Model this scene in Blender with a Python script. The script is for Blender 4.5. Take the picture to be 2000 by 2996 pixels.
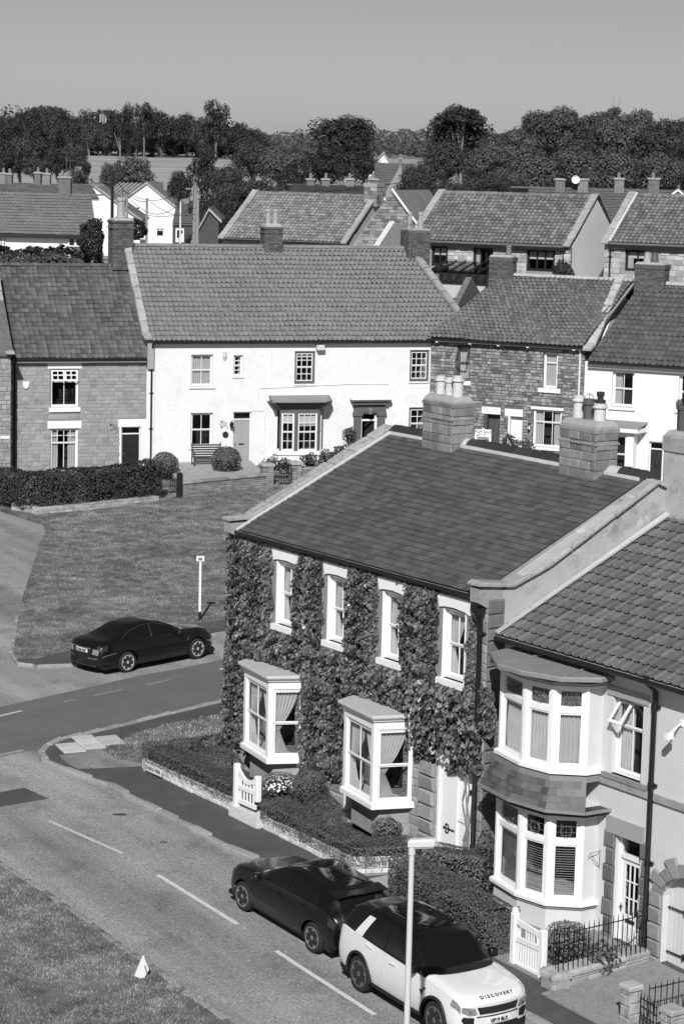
import bpy, math, random
import numpy as np
from math import sin, cos, pi, radians, sqrt, atan2
from mathutils import Matrix, Vector

for o in list(bpy.data.objects): bpy.data.objects.remove(o)
SC = bpy.context.scene
COL = SC.collection
RNG = np.random.default_rng(11)
random.seed(5)

# ------------------------------------------------------------------ camera
FOC, PIT, ROL, CAMH = 6750.0, .15253, .02377, 15.35        # focal length in photo pixels, pitch, roll, height
PW, PH = 2000., 2996.
_U = np.array([0, sin(PIT), cos(PIT)]); _D = np.array([0, cos(PIT), -sin(PIT)]); _X = np.array([1., 0, 0])
CR = cos(ROL)*_X + sin(ROL)*_U; CU = -sin(ROL)*_X + cos(ROL)*_U
cam = bpy.data.cameras.new('camera'); camo = bpy.data.objects.new('camera', cam); COL.objects.link(camo)
cam.sensor_fit = 'VERTICAL'; cam.sensor_height = 36.; cam.sensor_width = 24.; cam.lens = 36*FOC/PH
cam.clip_start = 1.; cam.clip_end = 6000.
camo.matrix_world = Matrix(((CR[0], CU[0], -_D[0], 0), (CR[1], CU[1], -_D[1], 0), (CR[2], CU[2], -_D[2], CAMH), (0, 0, 0, 1)))
SC.camera = camo
SC.view_settings.view_transform = 'Standard'; SC.view_settings.look = 'None'
SC.view_settings.exposure = 0.12; SC.view_settings.gamma = 1.0; SC.view_settings.use_curve_mapping = False
SC.render.engine = 'CYCLES'; SC.render.resolution_x = 683; SC.render.resolution_y = 1024
SC.cycles.max_bounces = 6; SC.cycles.transparent_max_bounces = 16

# ------------------------------------------------------------------ world and sun
SUN_EL = radians(38.); SUN_AZ = atan2(-.09, -1.)            # direction towards the sun (behind the camera, a little left)
sdir = Vector((-.09, -1., 0)).normalized()*cos(SUN_EL); sdir.z = sin(SUN_EL)
W = bpy.data.worlds.new("World"); SC.world = W; W.use_nodes = True
nt = W.node_tree; bg = nt.nodes['Background']
sky = nt.nodes.new('ShaderNodeTexSky'); sky.sky_type = 'NISHITA'; sky.sun_disc = False
sky.sun_elevation = SUN_EL; sky.sun_rotation = atan2(sdir.x, sdir.y)
sky.air_density = 1.0; sky.dust_density = 1.2; sky.ozone_density = 1.0
bw = nt.nodes.new('ShaderNodeRGBToBW')
tc = nt.nodes.new('ShaderNodeTexCoord'); sx = nt.nodes.new('ShaderNodeSeparateXYZ'); nt.links.new(tc.outputs['Generated'], sx.inputs[0])
# paler towards the horizon, darker above, as a red filter renders a clear sky
ab = nt.nodes.new('ShaderNodeMath'); ab.operation = 'ABSOLUTE'; nt.links.new(sx.outputs[2], ab.inputs[0])
m1 = nt.nodes.new('ShaderNodeMath'); m1.operation = 'MULTIPLY'; m1.inputs[1].default_value = -20.; nt.links.new(ab.outputs[0], m1.inputs[0])
m2 = nt.nodes.new('ShaderNodeMath'); m2.operation = 'EXPONENT'; nt.links.new(m1.outputs[0], m2.inputs[0])
m3 = nt.nodes.new('ShaderNodeMath'); m3.operation = 'MULTIPLY_ADD'; m3.inputs[1].default_value = .82; m3.inputs[2].default_value = .47; nt.links.new(m2.outputs[0], m3.inputs[0])
m4 = nt.nodes.new('ShaderNodeMath'); m4.operation = 'MULTIPLY'
nt.links.new(sky.outputs[0], bw.inputs[0]); nt.links.new(bw.outputs[0], m4.inputs[0]); nt.links.new(m3.outputs[0], m4.inputs[1]); nt.links.new(m4.outputs[0], bg.inputs[0])
bg.inputs[1].default_value = .082
sl = bpy.data.lights.new('sun', 'SUN'); so = bpy.data.objects.new('sun', sl); COL.objects.link(so)
sl.energy = 5.0; sl.angle = radians(.53); sl.color = (1, 1, 1)
so.rotation_euler = sdir.to_track_quat('Z', 'Y').to_euler()

# ------------------------------------------------------------------ photo geometry: pixel of the photograph -> place
def ray(a, b): return _D + CR*(a-PW/2)/FOC - CU*(b-PH/2)/FOC
CAM = np.array([0, 0, CAMH])
def proj(P):
    v = np.asarray(P, float)-CAM; z = v@_D
    return PW/2+FOC*(v@CR)/z, PH/2-FOC*(v@CU)/z, z
TK = [(-60, -3.5), (20, -1.6), (36, -.9), (44, -.55), (50, -.2), (57, 0), (68, 0), (104, 1.2), (120, 2.2), (160, 6), (200, 6), (280, 3.5), (340, 6), (420, 14.5), (500, 15), (700, 16), (900, 18), (2500, 20)]
def gz(y): return float(np.interp(y, [k[0] for k in TK], [k[1] for k in TK]))
def onz(a, b, z=0.):
    v = ray(a, b); t = (CAMH-z)/-v[2]; return np.array([v[0]*t, v[1]*t, z])
def ong(a, b):
    z = 0.
    for i in range(30):
        P = onz(a, b, z); z = .5*z+.5*gz(P[1])
    return P
class Fac:
    """a facade: local x runs along the wall to the right, local y goes into the building, z up"""
    def __init__(s, x, y, az):
        s.az = az; s.D = np.array([cos(az), sin(az), 0]); s.N = np.array([-sin(az), cos(az), 0]); s.P = np.array([x, y, 0.])
    def at(s, a, b, v=0.):
        d = ray(a, b); t = ((s.P+s.N*v-CAM)@s.N)/(d@s.N); Q = CAM+t*d-s.P
        return float(Q@s.D), float(Q[2])
    def w(s, u, v, z): return s.P+s.D*u+s.N*v+np.array([0, 0, z])
    def loc(s, P): Q = np.asarray(P)-s.P; return float(Q@s.D), float(Q@s.N)
    def g(s, a, b, z):
        return s.loc(onz(a, b, z))
def crop(x0, y0, sc): return lambda x, y: (x0+x/sc, y0+y/sc)

# ------------------------------------------------------------------ objects
def tag(o, label=None, cat=None, group=None, kind=None):
    if label: o['label'] = label
    if cat: o['category'] = cat
    if group: o['group'] = group
    if kind: o['kind'] = kind
    return o
def empty(name, loc=(0, 0, 0), rz=0., label=None, cat=None, group=None, kind=None):
    o = bpy.data.objects.new(name, None); COL.objects.link(o); o.location = loc; o.rotation_euler = (0, 0, rz)
    o.empty_display_size = .2
    return tag(o, label, cat, group, kind)
def copy_tree(o, parent=None):
    c = o.copy(); COL.objects.link(c)
    if parent is not None: c.parent = parent
    for ch in CH.get(o.name, []): copy_tree(ch, c)
    return c
CH = {}
def link(name, me, parent=None, smooth=False):
    o = bpy.data.objects.new(name, me); COL.objects.link(o)
    if parent is not None:
        o.parent = parent; CH.setdefault(parent.name, []).append(o)
    return o
def wmat(o):
    """world matrix as numpy, from location/rotation of an object whose parents are things"""
    M = np.array(o.matrix_basis)
    p = o.parent
    while p is not None: M = np.array(p.matrix_basis)@M; p = p.parent
    return M

class MB:
    """collects faces, builds ONE mesh"""
    def __init__(s): s.v = []; s.f = []; s.r = []; s.m = []; s.cur = 0; s.T = None; s.mi = 0
    def add(s, V, F, rnd=0., smooth=False):
        n = len(s.v)
        if s.T is not None:
            V = [tuple(s.T@Vector(p)) for p in V]
        s.v.extend([tuple(map(float, p)) for p in V]); s.f.extend([tuple(i+n for i in f) for f in F]); s.r.extend([rnd]*len(V)); s.m.extend([s.mi]*len(F))
        return s
    def box(s, x0, x1, y0, y1, z0, z1, rnd=0.):
        V = [(x0, y0, z0), (x1, y0, z0), (x1, y1, z0), (x0, y1, z0), (x0, y0, z1), (x1, y0, z1), (x1, y1, z1), (x0, y1, z1)]
        return s.add(V, [(0, 3, 2, 1), (4, 5, 6, 7), (0, 1, 5, 4), (1, 2, 6, 5), (2, 3, 7, 6), (3, 0, 4, 7)], rnd)
    def cbox(s, x0, x1, y0, y1, z0, z1, c=.01, rnd=0.):
        """box with chamfered vertical and top edges"""
        return s.prism([(x0+c, y0), (x1-c, y0), (x1, y0+c), (x1, y1-c), (x1-c, y1), (x0+c, y1), (x0, y1-c), (x0, y0+c)], z0, z1, c, rnd)
    def prism(s, P, z0, z1, c=0., rnd=0., ctop=None):
        """vertical prism on a plan polygon (anticlockwise), top edge chamfered by c"""
        n = len(P); cx = sum(p[0] for p in P)/n; cy = sum(p[1] for p in P)/n
        V = [(x, y, z0) for x, y in P]
        if c:
            V += [(x, y, z1-c) for x, y in P]
            def inn(x, y):
                d = max(1e-6, math.hypot(x-cx, y-cy)); k = max(0., 1-c/d); return (cx+(x-cx)*k, cy+(y-cy)*k, z1)
            V += [inn(x, y) for x, y in P]
            F = [tuple(reversed(range(n))), tuple(range(2*n, 3*n))]
            for k in (0, 1): F += [(k*n+i, k*n+(i+1) % n, (k+1)*n+(i+1) % n, (k+1)*n+i) for i in range(n)]
        else:
            V += [(x, y, z1) for x, y in P]
            F = [tuple(reversed(range(n))), tuple(range(n, 2*n))]+[(i, (i+1) % n, n+(i+1) % n, n+i) for i in range(n)]
        return s.add(V, F, rnd)
    def slab(s, P, off, rnd=0.):
        """polygon in space given by points, thickened by the vector off"""
        n = len(P); V = list(P)+[(p[0]+off[0], p[1]+off[1], p[2]+off[2]) for p in P]
        return s.add(V, [tuple(range(n)), tuple(reversed(range(n, 2*n)))]+[(i, n+i, n+(i+1) % n, (i+1) % n) for i in range(n)], rnd)
    def beam(s, a, b, w, h=None, up=(0, 0, 1), rnd=0.):
        h = h or w; a = Vector(a); b = Vector(b); d = (b-a)
        if d.length < 1e-6: return s
        d.normalize(); u = Vector(up)
        if abs(d.dot(u)) > .98: u = Vector((0, 1, 0))
        sd = d.cross(u).normalized(); u = sd.cross(d)
        V = []
        for p in (a, b):
            for i, j in ((-1, -1), (1, -1), (1, 1), (-1, 1)): V.append(tuple(p+sd*i*w/2+u*j*h/2))
        return s.add(V, [(0, 1, 2, 3), (7, 6, 5, 4), (0, 4, 5, 1), (1, 5, 6, 2), (2, 6, 7, 3), (3, 7, 4, 0)], rnd)
    def tube(s, pts, r, n=8, rnd=0., cap=True):
        pts = [Vector(p) for p in pts]; R = r if hasattr(r, '__len__') else [r]*len(pts)
        V = []; F = []; prev = None
        for i, p in enumerate(pts):
            d = (pts[min(i+1, len(pts)-1)]-pts[max(i-1, 0)])
            if d.length < 1e-7: d = Vector((0, 0, 1))
            d.normalize()
            a = prev if prev is not None else (Vector((0, 0, 1)) if abs(d.z) < .9 else Vector((1, 0, 0)))
            sx = d.cross(a).normalized(); sy = d.cross(sx).normalized(); prev = sx.cross(d)
            prev = a if False else prev
            for k in range(n):
                t = 2*pi*k/n; V.append(tuple(p+(sx*cos(t)+sy*sin(t))*R[i]))
            prev = -sy
        for i in range(len(pts)-1):
            for k in range(n): F.append((i*n+k, i*n+(k+1) % n, (i+1)*n+(k+1) % n, (i+1)*n+k))
        if cap: F.append(tuple(reversed(range(n)))); F.append(tuple(range((len(pts)-1)*n, len(pts)*n)))
        return s.add(V, F, rnd)
    def lathe(s, prof, c=(0, 0), n=20, rnd=0.):
        V = []; F = []
        for r, z in prof:
            for k in range(n): t = 2*pi*k/n; V.append((c[0]+r*cos(t), c[1]+r*sin(t), z))
        for i in range(len(prof)-1):
            for k in range(n): F.append((i*n+k, i*n+(k+1) % n, (i+1)*n+(k+1) % n, (i+1)*n+k))
        F.append(tuple(range((len(prof)-1)*n, len(prof)*n)))
        F.append(tuple(reversed(range(n))))
        return s.add(V, F, rnd)
    def mesh(s, name, m):
        me = bpy.data.meshes.new(name); me.from_pydata(s.v, [], s.f)
        for mm in (m if isinstance(m, (list, tuple)) else [m]): me.materials.append(mm)
        if any(s.m): me.polygons.foreach_set('material_index', s.m)
        if any(s.r):
            a = me.attributes.new('rnd', 'FLOAT', 'POINT'); a.data.foreach_set('value', s.r)
        return me
    def build(s, name, m, parent=None, smooth=None):
        me = s.mesh(name, m); o = link(name, me, parent)
        if smooth: sm(me, smooth)
        return o
def sm(me, ang=40.):
    me.polygons.foreach_set('use_smooth', [True]*len(me.polygons))
    try: me.set_sharp_from_angle(angle=radians(ang))
    except Exception: pass
def quads_mesh(name, V, m, k=4, rnd=None):
    """V: (n,k,3) array of separate k-gons"""
    n = len(V); me = bpy.data.meshes.new(name)
    me.vertices.add(n*k); me.vertices.foreach_set('co', np.asarray(V, np.float32).ravel())
    me.loops.add(n*k); me.loops.foreach_set('vertex_index', np.arange(n*k, dtype=np.int32))
    me.polygons.add(n); me.polygons.foreach_set('loop_start', np.arange(0, n*k, k, dtype=np.int32))
    me.polygons.foreach_set('loop_total', np.full(n, k, np.int32))
    me.update(calc_edges=True); me.materials.append(m)
    if rnd is None: rnd = RNG.random(n)
    a = me.attributes.new('rnd', 'FLOAT', 'POINT'); a.data.foreach_set('value', np.repeat(np.asarray(rnd, np.float32), k))
    return me

# ------------------------------------------------------------------ materials (a black and white world: every colour is a grey)
_M = {}
def mat(name, v, rough=.85, pv=0., n1=(.0, 3.), n2=(0., .4), bump=0., bs=20., spec=.3, metal=0., wet=None, stain=None, trans=0., stretch=None, speck=None, sub=0., streak=None):
    """v grey value; pv variation from piece to piece; n1/n2 (amount, scale) of fine and broad mottling; bump (depth, scale)"""
    if name in _M: return _M[name]
    m = bpy.data.materials.new(name); _M[name] = m; m.use_nodes = True
    t = m.node_tree; N = t.nodes; L = t.links; b = N['Principled BSDF']
    b.inputs['Roughness'].default_value = rough; b.inputs['Metallic'].default_value = metal
    b.inputs['Specular IOR Level'].default_value = spec
    geo = N.new('ShaderNodeNewGeometry'); pos = geo.outputs['Position']
    if stretch:
        mp = N.new('ShaderNodeMapping'); mp.inputs['Scale'].default_value = stretch; L.new(pos, mp.inputs[0]); pos = mp.outputs[0]
    def math_(op, a, c, clamp=False):
        n = N.new('ShaderNodeMath'); n.operation = op; n.use_clamp = clamp
        for i, q in enumerate((a, c)):
            if hasattr(q, 'is_output'): L.new(q, n.inputs[i])
            else: n.inputs[i].default_value = q
        return n.outputs[0]
    def noise(sc, det=4, r=.6):
        n = N.new('ShaderNodeTexNoise'); n.inputs['Scale'].default_value = sc; n.inputs['Detail'].default_value = det; n.inputs['Roughness'].default_value = r
        L.new(pos, n.inputs['Vector']); return n.outputs[0]
    val = None
    fac = 1.0
    if pv:
        oi = N.new('ShaderNodeObjectInfo'); at = N.new('ShaderNodeAttribute'); at.attribute_name = 'rnd'
        s_ = math_('FRACT', math_('ADD', oi.outputs['Random'], at.outputs['Fac']), 0)
        val = math_('ADD', math_('MULTIPLY', math_('SUBTRACT', s_, .5), 2*pv), 1.)
    for amt, sc in (n1, n2):
        if amt:
            q = math_('ADD', math_('MULTIPLY', math_('SUBTRACT', noise(sc), .5), 4*amt), 1., )
            val = q if val is None else math_('MULTIPLY', val, q)
    if streak:                                  # long bands along a direction (amount, azimuth, across, along)
        vm = N.new('ShaderNodeMapping'); vm.vector_type = 'TEXTURE'; vm.inputs['Rotation'].default_value = (0, 0, streak[1]); vm.inputs['Scale'].default_value = (1/streak[3], 1/streak[2], 1.); L.new(geo.outputs['Position'], vm.inputs[0])
        nn = N.new('ShaderNodeTexNoise'); nn.inputs['Scale'].default_value = 1.; nn.inputs['Detail'].default_value = 3; L.new(vm.outputs[0], nn.inputs['Vector'])
        q = math_('ADD', math_('MULTIPLY', math_('SUBTRACT', nn.outputs[0], .5), 4*streak[0]), 1.); val = q if val is None else math_('MULTIPLY', val, q)
    if stain:                                   # darker streaks (amount, scale)
        q = N.new('ShaderNodeMapRange'); q.inputs[1].default_value = .52; q.inputs[2].default_value = .72; q.inputs[3].default_value = 1.; q.inputs[4].default_value = 1-stain[0]
        L.new(noise(stain[1], 6, .7), q.inputs[0]); val = q.outputs[0] if val is None else math_('MULTIPLY', val, q.outputs[0])
    if speck:                                   # pale specks such as lichen (amount, scale, threshold)
        q = N.new('ShaderNodeMapRange'); q.inputs[1].default_value = speck[2]; q.inputs[2].default_value = speck[2]+.04; q.inputs[3].default_value = 0.; q.inputs[4].default_value = speck[0]
        L.new(noise(speck[1], 2, .5), q.inputs[0]); e = math_('ADD', q.outputs[0], 1.)
        val = e if val is None else math_('MULTIPLY', val, e)
    if val is None: b.inputs['Base Color'].default_value = (v, v, v, 1)
    else:
        val = math_('MAXIMUM', math_('MULTIPLY', val, v), v*.12)
        cc = N.new('ShaderNodeCombineColor')
        for i in range(3): L.new(val, cc.inputs[i])
        L.new(cc.outputs[0], b.inputs['Base Color'])
    if bump:
        bn = N.new('ShaderNodeBump'); bn.inputs['Strength'].default_value = 1.; bn.inputs['Distance'].default_value = bump
        L.new(noise(bs, 5, .65), bn.inputs['Height']); L.new(bn.outputs[0], b.inputs['Normal'])
    if sub:                                     # light passing through leaves
        tr = N.new('ShaderNodeBsdfTranslucent'); mx = N.new('ShaderNodeMixShader'); mx.inputs[0].default_value = sub
        if val is None: tr.inputs[0].default_value = (v, v, v, 1)
        else: L.new(cc.outputs[0], tr.inputs[0])
        L.new(b.outputs[0], mx.inputs[1]); L.new(tr.outputs[0], mx.inputs[2]); L.new(mx.outputs[0], N['Material Output'].inputs[0])
    return m
def glass(name, tint=.75, refl=1.0):
    if name in _M: return _M[name]
    m = bpy.data.materials.new(name); _M[name] = m; m.use_nodes = True
    t = m.node_tree; N = t.nodes; L = t.links; N.remove(N['Principled BSDF'])
    tr = N.new('ShaderNodeBsdfTransparent'); tr.inputs[0].default_value = (tint, tint, tint, 1)
    gl = N.new('ShaderNodeBsdfGlossy'); gl.inputs['Roughness'].default_value = .02; gl.inputs[0].default_value = (refl, refl, refl, 1)
    fr = N.new('ShaderNodeFresnel'); ge = N.new('ShaderNodeNewGeometry'); mr = N.new('ShaderNodeMapRange'); mr.inputs[3].default_value = 1.5; mr.inputs[4].default_value = 1/1.5; L.new(ge.outputs['Backfacing'], mr.inputs[0]); L.new(mr.outputs[0], fr.inputs[0])
    mx = N.new('ShaderNodeMixShader'); L.new(fr.outputs[0], mx.inputs[0]); L.new(tr.outputs[0], mx.inputs[1]); L.new(gl.outputs[0], mx.inputs[2])
    L.new(mx.outputs[0], N['Material Output'].inputs[0]); return m

WHITE = mat('white_paint', .72, .45, n1=(.04, 6.), n2=(.03, .8), spec=.4)
OLDWHITE = mat('old_white_paint', .66, .6, n1=(.05, 9.), stain=(.25, 7.))
GLASS = glass('window_glass'); DKGLASS = glass('shaded_glass', .35)  # second one has a darker tint, for the glazed roof
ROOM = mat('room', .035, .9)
CURT = mat('curtain_cloth', .72, .95, n1=(.08, 2.), sub=.2)
BLIND = mat('blind', .7, .6)
BLACKP = mat('black_iron_paint', .012, .4, spec=.5)
GREYP = mat('grey_paint', .16, .5)
LEAD = mat('lead_flashing', .2, .6, n1=(.1, 5.), bump=.006, bs=6.)
MORTAR = mat('mortar', .24, .95, n1=(.12, 9.), bump=.01, bs=30.)
CREAM = mat('cream_render', .54, .9, n1=(.05, 2.), n2=(.03, .3), bump=.004, bs=14.)
ROUGH = mat('roughcast_white', .66, .9, n1=(.03, 2.), n2=(.03, .5), stain=(.1, 1.3), bump=.02, bs=10.)

# ------------------------------------------------------------------ repeated pieces
def tmpl_block(j=.0, seed=0):
    """unit block x,z in -.5..+.5, front face at y=-1 (chamfered), back at 0"""
    r = random.Random(seed); c = .09
    q = lambda a: a+r.uniform(-j, j)
    V = [(q(-.5), 0, q(-.5)), (q(.5), 0, q(-.5)), (q(.5), 0, q(.5)), (q(-.5), 0, q(.5))]
    V += [(x*.99, -.6, z*.99) for x, y, z in V[:4]]
    V += [(x*(1-c*1.2), -1-r.uniform(-.25, .25), z*(1-c*2)) for x, y, z in V[:4]]
    F = [(8, 9, 10, 11)]
    for a in (0, 4): F += [(a+i, a+(i+1) % 4, a+4+(i+1) % 4, a+4+i) for i in range(4)]
    return V, F
def tmpl_tile(kind):
    """unit tile: x across -.5..+.5, y up the slope 0..1, z thickness 0..1 (scaled)"""
    if kind == 'slate':
        V = [(-.49, 0, .55), (.49, 0, .55), (.49, 1.12, .0), (-.49, 1.12, .0), (-.49, 0, 1.35), (.49, 0, 1.35), (.49, 1.12, .35), (-.49, 1.12, .35)]
        return V, [(4, 5, 6, 7), (0, 1, 5, 4), (1, 2, 6, 5), (3, 0, 4, 7)]
    if kind == 'pan':
        xs = [-.5, -.36, -.2, -.02, .2, .38, .5]; zs = [1.1, 1.75, 1.2, .35, .1, .35, .95]
    elif kind == 'roman':
        xs = [-.5, -.38, -.27, -.2, .2, .34, .5]; zs = [1.1, 1.7, 1.1, .3, .3, .3, .9]
    elif kind == 'flat':
        xs = [-.5, -.44, -.38, 0., .06, .12, .5]; zs = [1.15, 1.25, .5, .5, .85, .5, .5]
    n = len(xs)
    V = [(x, 0, z+1.) for x, z in zip(xs, zs)]+[(x, 1.1, z) for x, z in zip(xs, zs)]+[(x, .22, z-.8) for x, z in zip(xs, zs)]
    F = [(i, i+1, n+i+1, n+i) for i in range(n-1)]+[(2*n+i, 2*n+i+1, i+1, i) for i in range(n-1)]
    return V, F
_TM = {}
def pieces(parent, name, tms, Ms, m, limit=300, smooth=False):
    """Ms: list of (4x4 numpy matrix in the parent's frame, template index). The `limit` that show largest become objects, the rest one joined mesh"""
    if not Ms: return
    Wp = wmat(parent)
    P = np.array([M[:3, 3] for M, k in Ms]); Pw = P@Wp[:3, :3].T+Wp[:3, 3]
    v = Pw-CAM; z = np.maximum(v@_D, .1); a = PW/2+FOC*(v@CR)/z; b = PH/2-FOC*(v@CU)/z
    inf = (a > -20) & (a < PW+20) & (b > -20) & (b < PH+20)
    vol = np.array([np.linalg.norm(M[:3, 0])*np.linalg.norm(M[:3, 2]+M[:3, 1]) for M, k in Ms])
    score = np.where(inf, 0, 1e6)+z/np.sqrt(np.maximum(vol, 1e-6))*.2+z
    order = np.argsort(score, kind='stable')
    mes = []
    for i, (V, F) in enumerate(tms):
        me = bpy.data.meshes.new(name); me.from_pydata(V, [], F); me.materials.append(m)
        if smooth: sm(me, 50)
        mes.append(me)
    n = min(limit, len(Ms), int(inf.sum()) if inf.any() else 0)
    for i in order[:n]:
        M, k = Ms[i]; o = link(name, mes[k], parent); o.matrix_basis = Matrix(M.tolist())
    rest = order[n:]
    if len(rest):
        VV = []; FF = []; RR = []; off = 0
        arrs = [(np.array(V), F) for V, F in tms]
        for i in rest:
            M, k = Ms[i]; V, F = arrs[k]
            VV.append(V@M[:3, :3].T+M[:3, 3]); FF += [tuple(j+off for j in f) for f in F]; RR += [float(RNG.random())]*len(V); off += len(V)
        me = bpy.data.meshes.new(name+'s'); me.from_pydata(np.concatenate(VV).tolist(), [], FF); me.materials.append(m)
        at = me.attributes.new('rnd', 'FLOAT', 'POINT'); at.data.foreach_set('value', RR)
        if smooth: sm(me, 50)
        o = link(name+('s' if not name.endswith('s') else ''), me, parent); o['kind'] = 'stuff'
def mtx(X, Y, Z, P):
    M = np.eye(4); M[:3, 0] = X; M[:3, 1] = Y; M[:3, 2] = Z; M[:3, 3] = P; return M

def roof(parent, A, B, C_, D_, tw, th, thick, kind, m, skew=0, lim=300, under=MORTAR, wav=0., jit=.004, name='roof', bond=True, tname='tile'):
    """roof slope: A,B eave left/right, C,D ridge right/left (parent frame); tiles laid in courses"""
    A, B, C_, D_ = [np.array(p, float) for p in (A, B, C_, D_)]
    nr = np.cross(B-A, D_-A); nr /= np.linalg.norm(nr)
    if nr[2] < 0: nr = -nr
    u = MB(); u.slab([tuple(p-nr*(.02+2.2*wav)) for p in (A, B, C_, D_)], tuple(-nr*.1)); ro = u.build(name, under, parent)
    L = np.linalg.norm(D_-A); rows = max(1, int(round(L/th)))
    Ms = []
    for r in range(rows):
        f0 = r/rows; f1 = (r+1)/rows
        P0 = A+(D_-A)*f0; P1 = B+(C_-B)*f0; Q0 = A+(D_-A)*f1
        wdt = np.linalg.norm(P1-P0); ex = (P1-P0)/wdt; ey = np.cross(nr, ex); ln = L/rows
        n = int(round(wdt/tw)); w = wdt/n; sh = .5*w if (bond and r % 2) else 0.
        for i in range(n+(1 if sh else 0)):
            x0 = i*w-sh; x1 = x0+w; x0 = max(x0, 0); x1 = min(x1, wdt)
            ww = x1-x0
            if ww < .02: continue
            c = (x0+x1)/2
            dz = wav*sin(c*1.3+r*.35)*sin(c*.41+1.+f0*4)
            P = P0+ex*c+nr*(dz+random.uniform(-jit, jit)*.5)+ey*random.uniform(-jit, jit)
            a = random.uniform(-.012, .012) if kind == 'slate' else random.uniform(-.006, .006)
            Ms.append((mtx(ex*ww+ey*ww*a, ey*ln, nr*thick*random.uniform(.85, 1.2), P), 0))
    pieces(ro, tname, [tmpl_tile(kind)], Ms, m, lim, smooth=kind in ('pan', 'roman'))
    return ro

def subtract(iv, cut):
    out = []
    for a, b in iv:
        if cut[1] <= a or cut[0] >= b: out.append((a, b)); continue
        if cut[0] > a: out.append((a, cut[0]))
        if cut[1] < b: out.append((cut[1], b))
    return out
def stones(parent, u0, u1, z0, z1, holes, ch, ln, m, prot=.03, joint=.012, y=0., jit=.02, seed=1, lim=300, T=None, name='stone', top=None):
    """courses of stones on the plane y (parent frame, x along, z up), leaving the holes (u0,u1,z0,z1) free"""
    r = random.Random(seed); Ms = []; z = z0
    tms = [tmpl_block(jit, k) for k in range(4)]
    while z < z1-.03:
        h = min(r.uniform(*ch), z1-z)
        if z1-(z+h) < .05: h = z1-z
        iv = [(u0, u1)]
        for a, b, c, d in holes:
            if c < z+h-.02 and d > z+.02: iv = subtract(iv, (a, b))
        if top: iv = [(max(a, top(z+h)[0]), min(b, top(z+h)[1])) for a, b in iv]
        for a, b in iv:
            x = a
            while x < b-.02:
                l = r.uniform(*ln)
                if b-(x+l) < ln[0]*.5: l = b-x
                l = min(l, b-x)
                P = (x+l/2, y, z+h/2); p = prot*r.uniform(.5, 1.3)
                M = mtx((l-joint, 0, 0), (0, p, 0), (0, 0, h-joint), P)
                if T is not None: M = T@M
                Ms.append((M, r.randrange(4))); x += l
        z += h
    pieces(parent, name, tms, Ms, m, lim)

def wallpanel(parent, u0, u1, z0, z1, holes, m, rv=.14, name='wall', th=.3, y=0., extra=None):
    """front wall with real openings and reveals; y is its face, thickness goes inward"""
    us = sorted({u0, u1, *[min(max(h[0], u0), u1) for h in holes], *[min(max(h[1], u0), u1) for h in holes]})
    zs = sorted({z0, z1, *[min(max(h[2], z0), z1) for h in holes], *[min(max(h[3], z0), z1) for h in holes]})
    q = MB()
    for a, b in zip(us, us[1:]):
        for c, d in zip(zs, zs[1:]):
            mu, mz = (a+b)/2, (c+d)/2
            if any(h[0] < mu < h[1] and h[2] < mz < h[3] for h in holes): continue
            q.add([(a, y, c), (b, y, c), (b, y, d), (a, y, d)], [(0, 1, 2, 3)])
    for h in holes:
        a, b, c, d = h[:4]; Y = y+th
        q.add([(a, y, c), (a, y, d), (a, Y, d), (a, Y, c)], [(0, 1, 2, 3)]); q.add([(b, y, c), (b, Y, c), (b, Y, d), (b, y, d)], [(0, 1, 2, 3)])
        q.add([(a, y, d), (b, y, d), (b, Y, d), (a, Y, d)], [(0, 1, 2, 3)]); q.add([(a, y, c), (a, Y, c), (b, Y, c), (b, y, c)], [(0, 1, 2, 3)])
    q.add([(u0, y, z0), (u0, y, z1), (u0, y+th, z1), (u0, y+th, z0)], [(0, 1, 2, 3)]); q.add([(u1, y, z0), (u1, y+th, z0), (u1, y+th, z1), (u1, y, z1)], [(0, 1, 2, 3)])
    q.add([(u0, y, z1), (u1, y, z1), (u1, y+th, z1), (u0, y+th, z1)], [(0, 1, 2, 3)])
    if extra: extra(q)
    return q.build(name, m, parent)

def curtain_strip(q, a, b, z0, z1, y, tie=0., side=1, amp=.025, per=.09):
    """wavy cloth; tie>0 gathers it towards one side below the middle"""
    n = max(6, int((b-a)/per*4)); rows = 8
    V = []; F = []
    for j in range(rows+1):
        t = j/rows; z = z1+(z0-z1)*t
        k = 1.
        if tie:
            s = (1-abs(t-.62)/.62) if t < .62 else (1-(t-.62)/.38*.35); k = 1-tie*max(0, s)**1.6
        for i in range(n+1):
            f = i/n
            x = a+(b-a)*f*k if side > 0 else b-(b-a)*(1-f)*k
            V.append((x, y+amp*sin(f*(b-a)/per*2*pi+.6*sin(j)), z))
    for j in range(rows):
        for i in range(n): F.append((j*(n+1)+i, j*(n+1)+i+1, (j+1)*(n+1)+i+1, (j+1)*(n+1)+i))
    q.add(V, F)

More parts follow.
